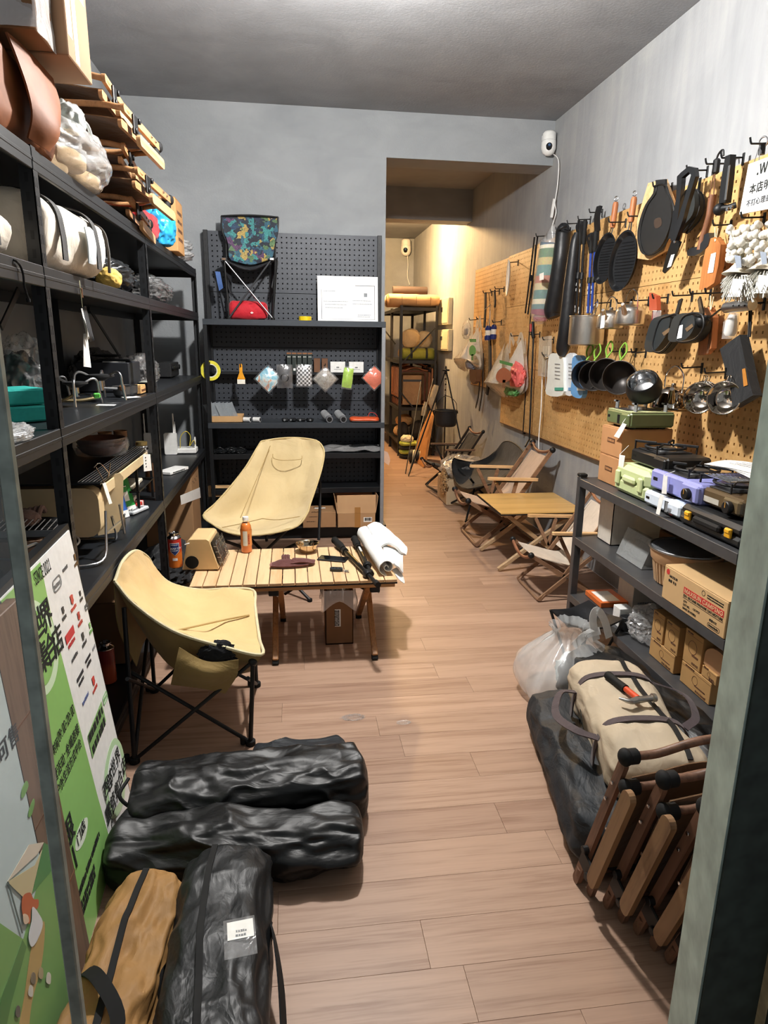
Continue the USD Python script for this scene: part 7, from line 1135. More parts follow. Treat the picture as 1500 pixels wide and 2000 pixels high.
sp_ = ((1465, 321), (1530, 297), (1530, 403), (1447, 419)); t = T('printed_sign', 'white printed sign on the perforated board at the right edge of the picture', 'sign', tuple(W(1465, 370, .10))); t.addw('plate', outl(sp_, XP - .09, .008), K['white'], False)
a, b = A(1478, 341, X=XP - .099), A(1500, 333, X=XP - .099); ux = np.array((0, -1, 0))
def sgn(s, px, py, h, bold=False): t.addw('lettering', mv(text(s, h, .001, bold), MX(tuple(A(px, py, X=XP - .0985)), tuple(ux), (0, 0, 1))), K['ink'] if h > .03 else K['dgrey'], False)
sgn('.Wel', 1477, 342, .040, True); sgn('本店明', 1463, 377, .044); sgn('不打心理战', 1457, 403, .030)
t.addw('string', cat(tube([W(1484, 283, .06), W(1470, 325, .092)], .002, 5), tube([W(1485, 283, .06), W(1482, 316, .092)], .002, 5)), K['grey'], 30)
t = T('wire_coil', 'small coil of wire and a black toggle above the sign', 'wire', tuple(W(1488, 285))); t.addw('toggle', tube([W(1490, 280, .05), W(1487, 302, .05)], .014, 10), K['black']); t.addw('coil', torus(W(1491, 277, .05), .02, .004, (1, .3, .2), 18, 6), K['alu'])
# --- boards, dried flowers
def board(label, pts, side, tagp, slots):
    t = T('cutting_board', label, 'board', tuple(W(*pts[0], .06))); t.addw('board', outl(pts, XP - .05, .03), wd if slots else wood('#b5733f', '#95582c', 'z'), 20); t.addw('cord', tube([W(pts[0][0] + 4, pts[0][1] - 24, .06), W(pts[0][0] + 4, pts[0][1] + 4, .082), W(pts[0][0] + 10, pts[0][1] - 22, .06)], .003, 5, smooth=4), plain('#d8c8a4', .8), 40)
    if tagp: t.addw('tag', outl(tagp, XP - .082, .001), K['white'], False)
    if slots: t.addw('groove', outl(slots, XP - .0815, .001), K['walnut'], False)
board('upper wooden cutting board with a long white tag, left of the dried flowers', ((1393, 468), (1408, 463), (1419, 478), (1414, 520), (1406, 553), (1386, 566), (1376, 566), (1384, 510)), None, ((1389, 496), (1399, 493), (1393, 532), (1382, 534)), None)
board('lower wooden board with a dark groove beside the folded pans', ((1384, 602), (1396, 600), (1404, 620), (1400, 680), (1388, 692), (1374, 694), (1376, 640)), None, None, ((1388, 630), (1392, 628), (1384, 690), (1380, 691)))
wb = plain('#dcd9cf', .5)
def bunch(label, cx, cy, n, seed, cone):
    r = random.Random(seed); t = T('dried_flowers', label, 'flowers', tuple(W(cx, cy, .1))); bs, st = [], []
    for i in range(n):
        q = W(cx + r.uniform(-24, 24), cy + r.uniform(-38, 34), r.uniform(.05, .20)); bs.append(ball(q, r.uniform(.013, .019), 1)); st.append(tube([q, W(cx + r.uniform(-4, 4), cy + 42, .10)], .0018, 4))
    t.addw('berries', cat(bs), wb, 60, kind='stuff'); t.addw('stems', cat(st), plain('#b8b39c', .8), 30, kind='stuff'); fr = []
    for i in range(320):
        a = r.uniform(-1, 1); q0 = W(cx - 2 + a * 6, cy + 55, .10); q1 = W(cx - 6 + a * 34, cy + 52 + r.uniform(10, 52), r.uniform(.02, .24)); fr.append(tube([q0, (q0 + q1) / 2 + (0, 0, .01), q1 + (0, 0, -.01)], .0022, 4))
    t.addw('grass', cat(fr), plain('#c9c8c0', .8), 30, kind='stuff'); t.addw('wrap', lathe([(.02, .05), (.03, .02), (.045, -.005), (.070, -.022), (.073, -.020), (.047, .0), (.03, .022)], 26, (tuple(W(cx - 2, cy + 45, .11)), (.1, 0, 1))), plain('#d9d0bf', .8), 40); t.addw('ribbon', torus(W(cx - 2, cy + 40, .11), .03, .006, (.1, 0, 1), 22, 6), plain('#cbb79a', .7))
    if cone: t.addw('pine_cone', ball(W(cx + 26, cy - 22, .08), .035, 2, (1, 1, 1.2)), plain('#8a5f38', .8, bump=1., scale=90.))
    t.addw('tag', outl(((cx - 14, cy + 62), (cx + 8, cy + 64), (cx - 2, cy + 98), (cx - 26, cy + 98)), XP - .215, .001), K['white'], False); t.addw('label_card', outl(((cx - 12, cy + 16), (cx + 0, cy + 18), (cx + 2, cy + 40), (cx - 8, cy + 42)), XP - .215, .002), plain('#8a93a0', .4), False); return t
bunch('bunch of white berries and grey dried grass with a paper tag, under the sign', 1447, 482, 75, 3, True); bunch('second bunch of white berries and pale dried grass cut off by the picture edge', 1497, 475, 75, 5, False)
# --- second row: pots
st_ = plain('#d6d0c8', .30, 1., .5, .03)
t = T('steel_pot', 'big stainless pot with a folded wire handle hanging above the sachets', 'pot', tuple(W(1146, 645, .13))); c = W(1146, 645, .13); t.addw('pot', mv(lathe([(0, -.10), (.11, -.10), (.118, -.09), (.118, .085), (.123, .089), (.123, .094), (.113, .092), (.112, -.085), (0, -.092)], 44), c), st_, True); t.addw('handle', tube([c + (-.02, -.10, .085), c + (.03, -.02, .16), W(1168, 590, .10), c + (.02, -.07, .12), c + (.06, .06, .09)], .005, 6, smooth=5), K['chrome'], 40)
for i, (px, py, s, l) in enumerate(((1192, 625, 1.0, 'left'), (1231, 616, 1.05, 'right'))):
    c = W(px, py, .12); t = T('kettle', f'{l} of two squat stainless kettles with wire bails in the middle row', 'kettle', tuple(c), 'squat stainless kettles'); t.addw('body', mv(lathe([(0, -.055 * s), (.075 * s, -.055 * s), (.082 * s, -.045 * s), (.080 * s, .02 * s), (.068 * s, .042 * s), (.045 * s, .05 * s)], 40), c), st_, True); t.addw('lid', mv(lathe([(.046 * s, .05 * s), (.04 * s, .056 * s), (.012 * s, .06 * s), (.012 * s, .075 * s), (0, .077 * s)], 30), c), st_, True); t.addw('spout', tube([c + np.array((-.06, -.05, .01)) * s, c + np.array((-.085, -.075, .045)) * s, c + np.array((-.095, -.085, .055)) * s], [.016 * s, .011 * s, .010 * s], 10), st_, 40); t.addw('bail', tube([c + np.array((0, .075, .03)) * s, c + np.array((0, .06, .11)) * s, c + np.array((0, .0, .14)) * s, c + np.array((0, -.06, .11)) * s, c + np.array((0, -.075, .03)) * s], .0035, 6, smooth=5), K['chrome'], 40)
    if i == 0: t.addw('tag', outl(((1175, 617), (1182, 615), (1180, 640), (1172, 642)), XP - .22, .001), K['white'], False)
t = T('sheathed_knife', 'red brown knife sheath with a blister card in the middle row', 'knife', tuple(W(1283, 610))); t.addw('handle', outl(((1276, 572), (1290, 578), (1291, 606), (1276, 606)), XP - .06, .025), plain('#a8482c', .5), 20); t.addw('sheath', outl(((1279, 607), (1290, 606), (1286, 640), (1276, 650), (1277, 625)), XP - .055, .015), plain('#7a2a26', .5), 20); t.addw('blister', outl(((1276, 606), (1292, 606), (1289, 652), (1274, 658)), XP - .075, .002), film(wr=.6, opacity=.12), False)
for pts, off, hx, l, tg in ((((1288, 628), (1305, 618), (1322, 614), (1326, 628), (1318, 655), (1296, 684), (1280, 687), (1275, 672)), .10, (1330, 585), 'left', 0), (((1334, 620), (1352, 612), (1372, 616), (1374, 640), (1358, 662), (1332, 668), (1322, 662), (1326, 640)), .13, (1366, 583), 'right', 1)):
    t = T('folded_pan', f'{l} of two black folding pans in dark covers in the middle row', 'pan', tuple(W(*pts[0], off)), 'black folding pans'); t.addw('pan', outl(pts, XP - off, .05, 3), plain('#23282a', .55), 30); t.addw('rim', tube([A(x, y, X=XP - off - .05) for x, y in pts], .006, 6, True, smooth=3), K['black'], 40); t.addw('back_pan', outl([(x + 14, y + 3) for x, y in pts], XP - off + .04, .035, 3), plain('#1d2021', .55), 30); t.addw('handle', strip([W(pts[2][0], pts[2][1], off + .02), W((pts[2][0] + hx[0]) / 2, (pts[2][1] + hx[1]) / 2, off), W(hx[0], hx[1], .08)], .022, .010, (-1, -.3, 0)), K['black'], 30); m = np.mean(pts, 0); t.addw('stain', outl(((m[0] - 8, m[1] + 2), (m[0] + 6, m[1] - 8), (m[0] + 8, m[1] - 2), (m[0] - 4, m[1] + 8)), XP - off - .0515, .001), plain('#6a543c', .6), 20)
    if tg: t.addw('tag', outl(((1327, 636), (1334, 634), (1332, 660), (1322, 662)), XP - off - .052, .001), K['white'], False)
t = T('blow_torch', 'steel torch tube with a thin pipe and black valve, pointing left under the flowers', 'torch', tuple(W(1440, 598, .1))); t.addw('barrel', tube([W(1418, 601, .14), W(1470, 595, .14)], .024, 16), K['alu'], 40); t.addw('pipe', tube([W(1418, 601, .14), W(1405, 606, .14), W(1385, 622, .14)], .005, 8, smooth=4), K['chrome'], 40); t.addw('valve', cat(ball(W(1371, 628, .14), .032, 2), box(*W(1378, 622, .14), .03, .04, .03, .006)), K['black'], 30); t.addw('hole', cat(*[ball(W(x, 597, .164), .004, 1) for x in (1432, 1443, 1454)]), K['black'])
t = T('white_bottle', 'small white bottle in clear wrap below the torch tube', 'bottle', tuple(W(1428, 640))); t.addw('bottle', tube([W(1432, 615, .07), W(1429, 628, .07), W(1426, 650, .07), W(1425, 656, .07)], [.016, .026, .028, .02], 14), plain('#e6e4de', .4), 40); t.addw('film', tube([W(1434, 612, .07), W(1428, 630, .07), W(1424, 662, .07)], [.02, .034, .032], 12), film(wr=.8, opacity=.2), 40)
t = T('long_pouch', 'long black fabric pouch with an orange leather patch at the right of the board', 'bag', tuple(W(1455, 725, .1))); t.addw('pouch', outl(((1423, 682), (1445, 666), (1462, 654), (1468, 680), (1480, 740), (1489, 772), (1470, 783), (1448, 796), (1444, 760), (1432, 715)), XP - .07, .045), fabric('#191a1c', .9), 30); t.addw('patch', outl(((1450, 721), (1456, 719), (1461, 752), (1453, 755)), XP - .1165, .002), plain('#b3762e', .5), False); t.addw('cord', cat(tube([W(1464, 604, .08), W(1462, 658, .10)], .004, 5), tube([W(1468, 604, .08), W(1465, 658, .10)], .004, 5)), K['black'], 30)
# --- third row
ch = plain('#c2b8ac', .07, 1., .5, .02)
c = W(1313, 777, .13); t = T('kettle', 'polished stainless kettle with an upright wire bail in the lowest row', 'kettle', tuple(c)); t.addw('body', mv(lathe([(0, -.065), (.085, -.065), (.105, -.055), (.108, -.045), (.09, .02), (.07, .045), (.05, .05)], 44), c), ch, True); t.addw('lid', mv(lathe([(.051, .05), (.04, .058), (.012, .06), (.012, .075), (0, .077)], 30), c), ch, True); t.addw('spout', tube([c + (-.05, -.08, -.01), c + (-.08, -.12, .045), c + (-.085, -.13, .055)], [.022, .014, .012], 10), ch, 40); t.addw('bail', tube([c + (0, .085, .03), c + (0, .08, .12), c + (.0, .0, .165), c + (0, -.08, .12), c + (0, -.085, .03)], .0035, 6, smooth=5), K['chrome'], 40)
for px, l in ((1368, 'left'), (1416, 'right')):
    t = T('bowl_set', f'{l} of two nested sets of shiny steel bowls with wire handles', 'bowls', tuple(W(px, 775, .12)), 'steel bowl sets')
    for k in range(3):
        q = W(px + 4 * k, 778 - 1.5 * k, .14 - .035 * k); ax = (tuple(q), (-.80, -.58, .16)); t.addw('bowl', lathe([(0, -.035), (.04, -.035), (.055, -.02), (.073, .015), (.078, .018), (.072, .018), (.052, -.017), (.038, -.03), (0, -.031)], 40, ax), ch, True); t.addw('wire_handle', cat(*[tube([q + (0, .012 * j, .06), q + (.01, .010 * j, .10), W(px + 3 + 4 * k, 733, .09)], .002, 5, smooth=3) for j in (-1, 1)]), K['chrome'], 30)
# ------------------------------------------------------------ low rack on the right with stoves, boxes and baskets
RX0, RX1, RY0, RY1, RZ1, RZ2, RZ3 = 1.56, 2.09, 2.03, 3.46, .887, .552, .21
gm = plain('#4a4b4d', .38, .3, .5, .15, .04, 20.)
t = T('low_rack', 'low dark grey steel rack along the right wall, loaded with camping stoves and cartons', 'rack', (RX0, RY0, 0))
for x in (RX0, RX1 - .04):
    for y in (RY0, RY1 - .04): p = t.addw('post', bx(x, x + .04, y, y + .04, .004, .895, .003), gm, 20); t.addw('post_cap', bx(x - .002, x + .042, y - .002, y + .042, .895, .912, .004), K['rubber'], 20, to=p)
for z in (RZ1, RZ2, RZ3): t.addw('shelf', bx(RX0 + .003, RX1 - .003, RY0 + .003, RY1 - .003, z - .014, z - .001, .001), gm, False); t.addw('edge_beam', cat(bx(RX0 - .002, RX0 + .012, RY0 + .04, RY1 - .04, z - .044, z, .002), bx(RX1 - .012, RX1, RY0 + .04, RY1 - .04, z - .044, z, .002), bx(RX0 + .04, RX1 - .04, RY0, RY0 + .012, z - .044, z, .002), bx(RX0 + .04, RX1 - .04, RY1 - .012, RY1, z - .044, z, .002)), gm, False)
kb2 = card('#b8875c')
for z, l in ((RZ1 + .001, 'lower'), (RZ1 + .152, 'upper')):
    t = carton('cardboard_box', f'{l} of two stacked kraft boxes with a small logo under the olive stove', 1.648, 1.92, 3.165, 3.395, z, .149, kb2, tp=None); t.addw('logo', cat(bx(1.6465, 1.6478, 3.24, 3.32, z + .068, z + .092)), K['walnut'], False); t.addw('logo_letters', mv(squiggle(.066, .012, seed=1), MX((1.6463, 3.313, z + .074), (0, -1, 0), (0, 0, 1))), kb2, False)
def stove(label, x0, y0, y1, z, h, dep, col, panel=None, grate=True, knob=True, tag=None, rough=.35, base=True):
    """Cassette stove with its front towards the aisle: body, control panel, burner, pan supports, feet."""
    w = y1 - y0; t = T('gas_stove', label, 'stove', MX((x0, y1, z), (0, -1, 0), (1, 0, 0), (0, 0, 1))); M = plain(col, rough)
    B = lambda *a: bx(*a)
    t.add('body', B(0, w, 0, dep, .010, h, .010), M, 30)
    if base: t.add('foot', cat(*[cyl((x, y, 0), .014, .012, 12) for x in (.04, w - .04) for y in (.04, dep - .04)]), K['rubber'])
    t.add('control_panel', B(w * .68, w * .985, -.012, .06, .014, h * .92, .008), plain(panel or col, rough), 30)
    if knob: kn = t.add('knob', cyl((w * .84, -.012, h * .5), .024, .022, 20, .003, (0, -1, 0)), K['black']); t.add('knob_mark', B(w * .84 - .002, w * .84 + .002, -.036, -.034, h * .5, h * .5 + .02), plain('#b8873c', .4), False, to=kn)
    t.add('slot', cat(B(w * .07, w * .16, -.0008, .002, h * .5, h * .66)), K['black'], False)
    c = (w * .36, dep * .5); t.add('drip_tray', B(.02, w * .64, .025, dep - .025, h, h + .005, .002), K['iron'], 20); t.add('burner', lathe([(.0, h + .004), (.05, h + .004), (.046, h + .020), (.02, h + .024), (0, h + .022)], 24, ((c[0], c[1], 0), (0, 0, 1))), K['alu'])
    if grate:
        t.add('pan_support', cat(torus((c[0], c[1], h + .022), .09, .006, (0, 0, 1), 28, 6), *[bx(c[0] + .05 * a - .003 - abs(b) * .0, c[0] + .05 * a + .003, c[1] + .05 * b - .003, c[1] + .05 * b + .003, h, h + .04) for a in (-2, 2) for b in (-2, 2)], *[bar((c[0] + a * .03, c[1] + b * .03, h + .036), (c[0] + a * .11, c[1] + b * .10, h + .036), .006, .012, (0, 0, 1)) for a in (-1, 1) for b in (-1, 1)]), K['iron'], 30)
    if tag: t.addw('price_tag', cloth([[np.array(tag[0]), np.array(tag[1])], [np.array(tag[3]), np.array(tag[2])]], 2, .001), K['white'], 30); t.addw('tag_string', tube([np.array(tag[0]), (np.array(tag[0]) + np.array(tag[4])) / 2 + (0, 0, .0), np.array(tag[4])], .0015, 5, smooth=4), K['paper'], 30)
    return t
def tagp(pts, X, px, py, X2): return [A(x, y, X=X) for x, y in pts] + [A(px, py, X=X2)]
zz = RZ1 + .303
t = stove('olive green stove on top of the two kraft boxes', 1.665, 3.135, 3.395, zz, .085, .24, '#5f6a45', grate=False, knob=False, tag=tagp(((1216, 826), (1224, 829), (1209, 856), (1199, 852)), 1.63, 1226, 812, 1.67))
t.add('top_plate', bx(.006, .254, .006, .234, .0835, .0875), plain('#b3b98a', .4), False); t.add('grip_slot', bx(.125, .15, -.001, .003, .02, .065), K['black'], False); t.add('pot_stay', cat(*[bx(.26 * a - .014, .26 * a + .014, .12 + .10 * b - .003, .12 + .10 * b + .003, .08, .13) for a in (.12, .88) for b in (-.8, .8)], *[bx(.26 * a - .004, .26 * a + .05, .12 + .10 * b - .003, .12 + .10 * b + .003, .122, .13) for a in (.0, .75) for b in (-.8, .8)]), K['grey'], False)
q = (1.79, 3.265, zz + .132); t = T('pot', 'black pot with a bright steel inside, tipped towards the aisle on the olive stove', 'pot', q); ax = ((-.0, 0, .07), (-.52, -.50, .69)); t.add('pot', lathe([(0, -.075), (.05, -.07), (.085, -.035), (.09, .0), (.078, .05), (.07, .055)], 36, ax), K['black'], True); t.add('inside', lathe([(.0715, .056), (.064, .05), (.058, -.01), (.05, -.02), (0, -.022)], 36, ax), K['chrome'], True)
one('stove_case', 'pale lime green moulded carrying case beneath the black stove', 'case', cat(box(0, 0, .10, .24, .31, .085, .022), box(0, 0, .04, .245, .315, .078, .02), box(-.124, .0, .08, .022, .12, .035, .01), *[box(-.126, y, .075, .016, .04, .07, .006) for y in (-.11, .11)], box(.0, .0, .138, .16, .20, .018, .008)), plain('#c3cf98', .45), (1.735, 2.985, RZ1 + .001))
stove('black stove with a square panel on the lime green case', 1.66, 2.755, 3.085, RZ1 + .148, .075, .22, '#1d1d1d', knob=False, tag=tagp(((1210, 888), (1221, 890), (1216, 921), (1207, 918)), 1.62, 1228, 870, 1.66))
stove('white stove box sticking out under the lavender stove', 1.60, 2.50, 2.815, RZ1 + .001, .070, .24, '#d7e2ee', grate=False, knob=False)
stove('lavender stove with black pan supports', 1.625, 2.43, 2.82, RZ1 + .074, .095, .27, '#8f93cf', tag=tagp(((1296, 928), (1304, 930), (1302, 965), (1292, 964)), 1.60, 1318, 920, 1.64))
one('price_tag', 'long white tag hanging over the front edge beside the cartridge pack', 'tag', cloth([[A(1289, 966, X=1.555), A(1297, 968, X=1.555)], [A(1281, 1003, X=1.55), A(1288, 1006, X=1.55)]], 2, .001), K['white'])
t = T('cartridge_pack', 'small black pack of red labelled gas cartridges before the yellow latched case', 'pack', (1.60, 2.58, RZ1)); t.add('pack', box(.04, 0, .035, .08, .13, .066, .008), K['black'], 30); t.add('label', cat(box(-.0005, .0, .035, .001, .022, .05)), K['redink'], False); t.add('window', cat(box(-.0005, .04, .035, .001, .02, .045), box(-.0005, -.042, .035, .001, .02, .045)), K['grey'], False)
t = T('stove_case', 'black moulded case with two yellow latches and a black handle on the low rack', 'case', (1.72, 2.30, RZ1 + .001)); bc = plain('#1c1d1e', .4, bump=.2)
t.add('body', cat(box(0, 0, .022, .27, .40, .042, .014), box(0, 0, .062, .265, .395, .045, .016)), bc, 30); t.add('handle', cat(box(-.140, 0, .045, .022, .17, .028, .008)), K['rubber'], 30)
for y in (-.13, .13): t.add('latch', cat(box(-.138, y, .046, .012, .036, .036, .003), box(-.1445, y, .054, .006, .030, .014, .002)), plain('#e0a51f', .4), 20)
t = stove('bronze coloured stove with a wire grate on the black case', 1.64, 2.19, 2.52, RZ1 + .088, .075, .25, '#5b4a33', '#6a5a40', rough=.25); t.add('label', bx(.04, .19, -.0008, .001, .022, .044), plain('#b9b4a8', .4), False); t.add('wire_grate', cat(*[rod((.03, .03 + .018 * i, .118), (.20, .03 + .018 * i, .118), .003, seg=6) for i in range(11)], *[rod((x, .03, .10 + .018), (x, .21, .118), .004, seg=6) for x in (.03, .20)]), K['chrome'])
t = T('paper_stack', 'white printed sheets lying over the stoves at the near end of the low rack', 'papers', (1.84, 2.36, RZ1 + .23)); 
for i in range(3): t.add('sheet', mv(cloth([[(-.11, -.15, 0), (0, -.15, .004), (.11, -.15, .0)], [(-.11, 0, .006), (0, 0, .004), (.11, 0, .006)], [(-.11, .15, 0), (0, .15, .01), (.11, .15, 0)]], 3, .0015), RZ(12 * i - 10, (0, .03 * i, .004 * i))), K['paper'], 40)
t.add('print', cat(*[mv(squiggle(.16, .006, seed=i), RZ(100, (.06 - .03 * i, -.02, .0195))) for i in range(4)]), K['grey'], False)
t = T('speaker', 'pink and blue rounded box cut off by the door jamb on the low rack', 'speaker', (1.615, 2.155, RZ1 + .001)); t.add('front', box(.05, -.02, .032, .10, .14, .062, .014), plain('#d8a9a4', .4), 30); t.add('top', box(.06, -.02, .069, .10, .13, .012, .005), plain('#4f86a8', .4), 30); t.add('dial', cyl((.06, -.04, .075), .03, .03, 22), plain('#4f86a8', .4)); t.add('logo', bx(-.001, .0005, -.04, .01, .022, .04), K['dgrey'], False)
# middle tier
one('paper_bag', 'open white paper bag at the far end of the middle tier', 'bag', cat(bx(0, .004, 0, .16, 0, .25), bx(.15, .154, 0, .16, 0, .25), bx(0, .154, 0, .004, 0, .25), bx(0, .154, .156, .16, 0, .25), bx(0, .154, 0, .16, 0, .004), mv(bx(-.004, 0, 0, .16, 0, .07), RY(-30) @ MX((0, 0, .25)))), plain('#d8cfc2', .7), (1.68, 3.24, RZ2 + .001), smooth=False)
t = carton('cardboard_box', 'pale beige box behind the translucent plastic on the middle tier', 1.80, 2.02, 2.98, 3.20, RZ2 + .001, .25, card('#b3a48c'), tp=None)
t = T('plastic_sheet', 'translucent grey folded plastic package lying on the middle tier', 'package', (1.72, 2.98, RZ2)); t.add('body', mv(prism([(0, 0), (.13, 0), (.09, .13), (.05, .14)], .26, (-.07, .13, .002), (1, 0, 0), (0, 0, 1)), np.eye(4)), film(opacity=.6, milk='#a9acac', wr=1.), 20); t.add('inner', bag(.24, .09, .09, 20, 16, 2.6, .2, .006, 9, 51).apply_transform(trimesh.transformations.rotation_matrix(math.pi / 2, (0, 0, 1))), plain('#8e9192', .6), 40)
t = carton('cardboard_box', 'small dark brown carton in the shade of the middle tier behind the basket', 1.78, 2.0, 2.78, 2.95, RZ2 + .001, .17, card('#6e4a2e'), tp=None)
t = T('basket', 'round tapered basket with pale ribs and a grey mesh lid on the middle tier', 'basket', (1.75, 2.66, RZ2 + .001)); t.add('body', lathe([(0, 0), (.115, 0), (.120, .004), (.135, .10), (.150, .115), (.158, .165), (.153, .165), (.145, .118), (.13, .10), (0, .012)], 44), plain('#c39a72', .55), True); t.add('rib', cat(*[tube([(.121 * math.cos(a), .121 * math.sin(a), .006), (.137 * math.cos(a), .137 * math.sin(a), .10)], .005, 6) for a in np.linspace(0, 6.283, 40, False)]), plain('#d3b08a', .5)); t.add('lid', lathe([(0, .172), (.15, .166), (.160, .167), (.160, .160), (0, .158)], 44), plain('#55575a', .7, bump=.6, scale=200.)); t.add('rim', torus((0, 0, .166), .158, .006), K['alu'])
bx0, by0, by1, bz0 = 1.556, 2.075, 2.505, RZ2 + .001
t = carton('cardboard_box', 'big kraft carton with red MAXSUN CAMPING lettering on the middle tier', bx0, 1.90, by0, by1, bz0, .148, card('#c9a678', .04), tp=None)
def pr_on(name, s, y, z, h, mat, bold=True): t.addw(name, mv(text(s, h, .0006, bold), MX((bx0 - .0004, y, z), (0, -1, 0), (0, 0, 1), (-1, 0, 0))), mat, False)
t.addw('red_band', bx(bx0 - .0008, bx0, 2.092, 2.352, bz0 + .078, bz0 + .104), K['redink'], False)
e = text('MAXSUN CAMPING', .0165, .0006, True); sc = .250 / e.bounds[1][0]; t.addw('lettering', mv(TM(e.vertices * (sc, 1, 1), e.faces), MX((bx0 - .0010, 2.347, bz0 + .083), (0, -1, 0), (0, 0, 1), (-1, 0, 0))), card('#d8b48c'), False)
e = text('ISO-BUTANE PROPANE GAS MIXTURE', .0095, .0006, True); sc = .258 / e.bounds[1][0]; t.addw('lettering', mv(TM(e.vertices * (sc, 1, 1), e.faces), MX((bx0 - .0004, 2.351, bz0 + .064), (0, -1, 0), (0, 0, 1), (-1, 0, 0))), K['ink'], False)
t.addw('rule', bx(bx0 - .0008, bx0, 2.092, 2.352, bz0 + .058, bz0 + .0595), K['ink'], False); t.addw('mark', prism(Point(0, 0).buffer(.012), .0008, (bx0, 2.475, bz0 + .125), (0, -1, 0), (0, 0, 1)), K['redink'], False)
for s, y, z, h in (('MAXSUN', 2.462, .107, .010), ('QTY', 2.345, .042, .0085), (': 10 PCS', 2.28, .034, .0085), ('LOT NO.', 2.345, .028, .0085), ('MAKE IN KOREA', 2.345, .013, .0085), ('暖燃 安全', 2.466, .088, .013), ('暖燃火红', 2.17, .036, .011)): pr_on('lettering', s, y, bz0 + z, h, K['ink'])
t.addw('print', cat(*[mv(squiggle(.10, .005, seed=i), MX((bx0 - .0004, 2.20, bz0 + .124 - .010 * i), (0, -1, 0), (0, 0, 1))) for i in range(2)], prism(Point(0, 0).buffer(.011).difference(Point(0, 0).buffer(.0095)), .0006, (bx0 - .0002, 2.225, bz0 + .124), (0, -1, 0), (0, 0, 1)), prism(rrect(.075, .018, .008).difference(rrect(.072, .015, .007)), .0006, (bx0 - .0002, 2.14, bz0 + .018), (0, -1, 0), (0, 0, 1)), mv(squiggle(.06, .008, seed=8), MX((bx0 - .0004, 2.17, bz0 + .014), (0, -1, 0), (0, 0, 1)))), K['ink'], False)
# lowest tier
for (x0, y0, w, d, z, h, c, l) in ((1.64, 3.20, .16, .20, 0, .030, '#d26a2f', 'flat orange and white box on the lowest tier near the black stool'), (1.80, 3.16, .17, .17, 0, .15, '#c4bdb4', 'pale square box with a tiny mark beside the flat orange box')):
    t = T('small_box', l, 'box', (x0, y0, RZ3)); t.add('body', bx(0, w, 0, d, .001, h, .002), plain(c, .5), False); t.add('print', bx(.02, w - .04, .02, d - .03, h, h + .0008) if h < .1 else cat(bx(w * .4, w * .5, -.001, 0, h * .6, h * .85), mv(squiggle(w * .7, .012, seed=3), MX((.03, -.0006, .03), (1, 0, 0), (0, 0, 1)))), K['paper'] if h < .1 else K['grey'], False)
kc = card('#bd935f', .05); grp = 'kraft product cartons on the lowest tier'
for (y1, w, z, h, l) in ((2.655, .095, .088, .135, 'upper carton, farthest of the kraft cartons on the lowest tier'), (2.545, .105, .088, .135, 'upper carton, second farthest on the lowest tier'), (2.655, .205, 0, .086, 'long lower carton beneath the two farthest kraft cartons'), (2.40, .125, .098, .15, 'tall upper carton printed with a lamp outline on the lowest tier'), (2.40, .21, 0, .096, 'long lower carton beneath the tall printed carton'), (2.265, .10, .098, .045, 'flat carton nearest the door on the lowest tier')):
    t = T('kraft_carton', l, 'box', (1.62, y1 - w, RZ3 + z), grp); t.add('body', bx(0, .20, 0, w - .003, .001, h, .002), kc, False); t.add('flap_seam', cat(bx(-.0006, 0, .003, w - .006, h * .86, h * .866), bx(-.0006, 0, w * .15, w * .5, h * .3, h * .36)), K['walnut'], False); t.add('print', cat(mv(squiggle(w * .3, .008, seed=2), MX((-.0005, w * .85, h * .9), (0, -1, 0), (0, 0, 1))), mv(squiggle(w * .35, .01, seed=5), MX((-.0005, w * .45, h * .08), (0, -1, 0), (0, 0, 1))), prism(Point(0, 0).buffer(h * .2).difference(Point(0, 0).buffer(h * .185)), .0006, (-.0002, w * .5, h * .55), (0, -1, 0), (0, 0, 1))), K['walnut'], False)
one('half_round_box', 'tan half-round box on the lowest tier beside the door jamb', 'box', prism(Polygon([(0, 0), (.16, 0), (.16, .04)] + [(.08 + .08 * math.cos(a), .04 + .05 * math.sin(a)) for a in np.linspace(0, math.pi, 12)]), .22, (1.63, 2.27, RZ3 + .145), (0, -1, 0), (0, 0, 1)).apply_translation((.22, 0, 0)), card('#d3a57c'))
one('plastic_lump', 'crumpled ball of clear plastic on the lowest tier beside the kraft cartons', 'plastic', blob((0, 0, .001), (.09, .12, .09), .25, 3, 53), film(wr=.6, opacity=.2), (1.70, 2.80, RZ3)); t = T('small_box', 'little white box with a black bottle beside the plastic lump', 'box', (1.62, 2.93, RZ3)); t.add('body', box(.03, .05, .05, .07, .07, .10, .002), K['white'], False); t.add('bottle', cyl((.02, -.01, .001), .03, .07, 18), K['black'])
# ------------------------------------------------------------ floor in front on the right
t = T('camp_stool', 'small black fabric stool beside the low rack, behind the clear bag', 'stool', (1.43, 2.95, 0)); S = [np.array(p) for p in ((1.27, 3.0, .30), (1.52, 3.10, .30), (1.60, 2.87, .29), (1.36, 2.80, .28))]
t.addw('seat', cloth([[S[0], (S[0] + S[1]) / 2 - (0, 0, .02), S[1]], [(S[0] + S[3]) / 2 - (0, 0, .02), sum(S) / 4 - (0, 0, .05), (S[1] + S[2]) / 2 - (0, 0, .02)], [S[3], (S[3] + S[2]) / 2 - (0, 0, .02), S[2]]], 6, .008, .006, 10, 3), nylb, 40)
for a, b in ((0, 2), (1, 3), (2, 0), (3, 1)): lg = t.addw('leg', tube([S[a], S[a] + (S[b] - S[a]) * (.3, .3, 0) * np.array((1, 1, 0)) + (0, 0, -S[a][2] + .012) + (0, .0, .0)], .007, 8), K['black'], 40)
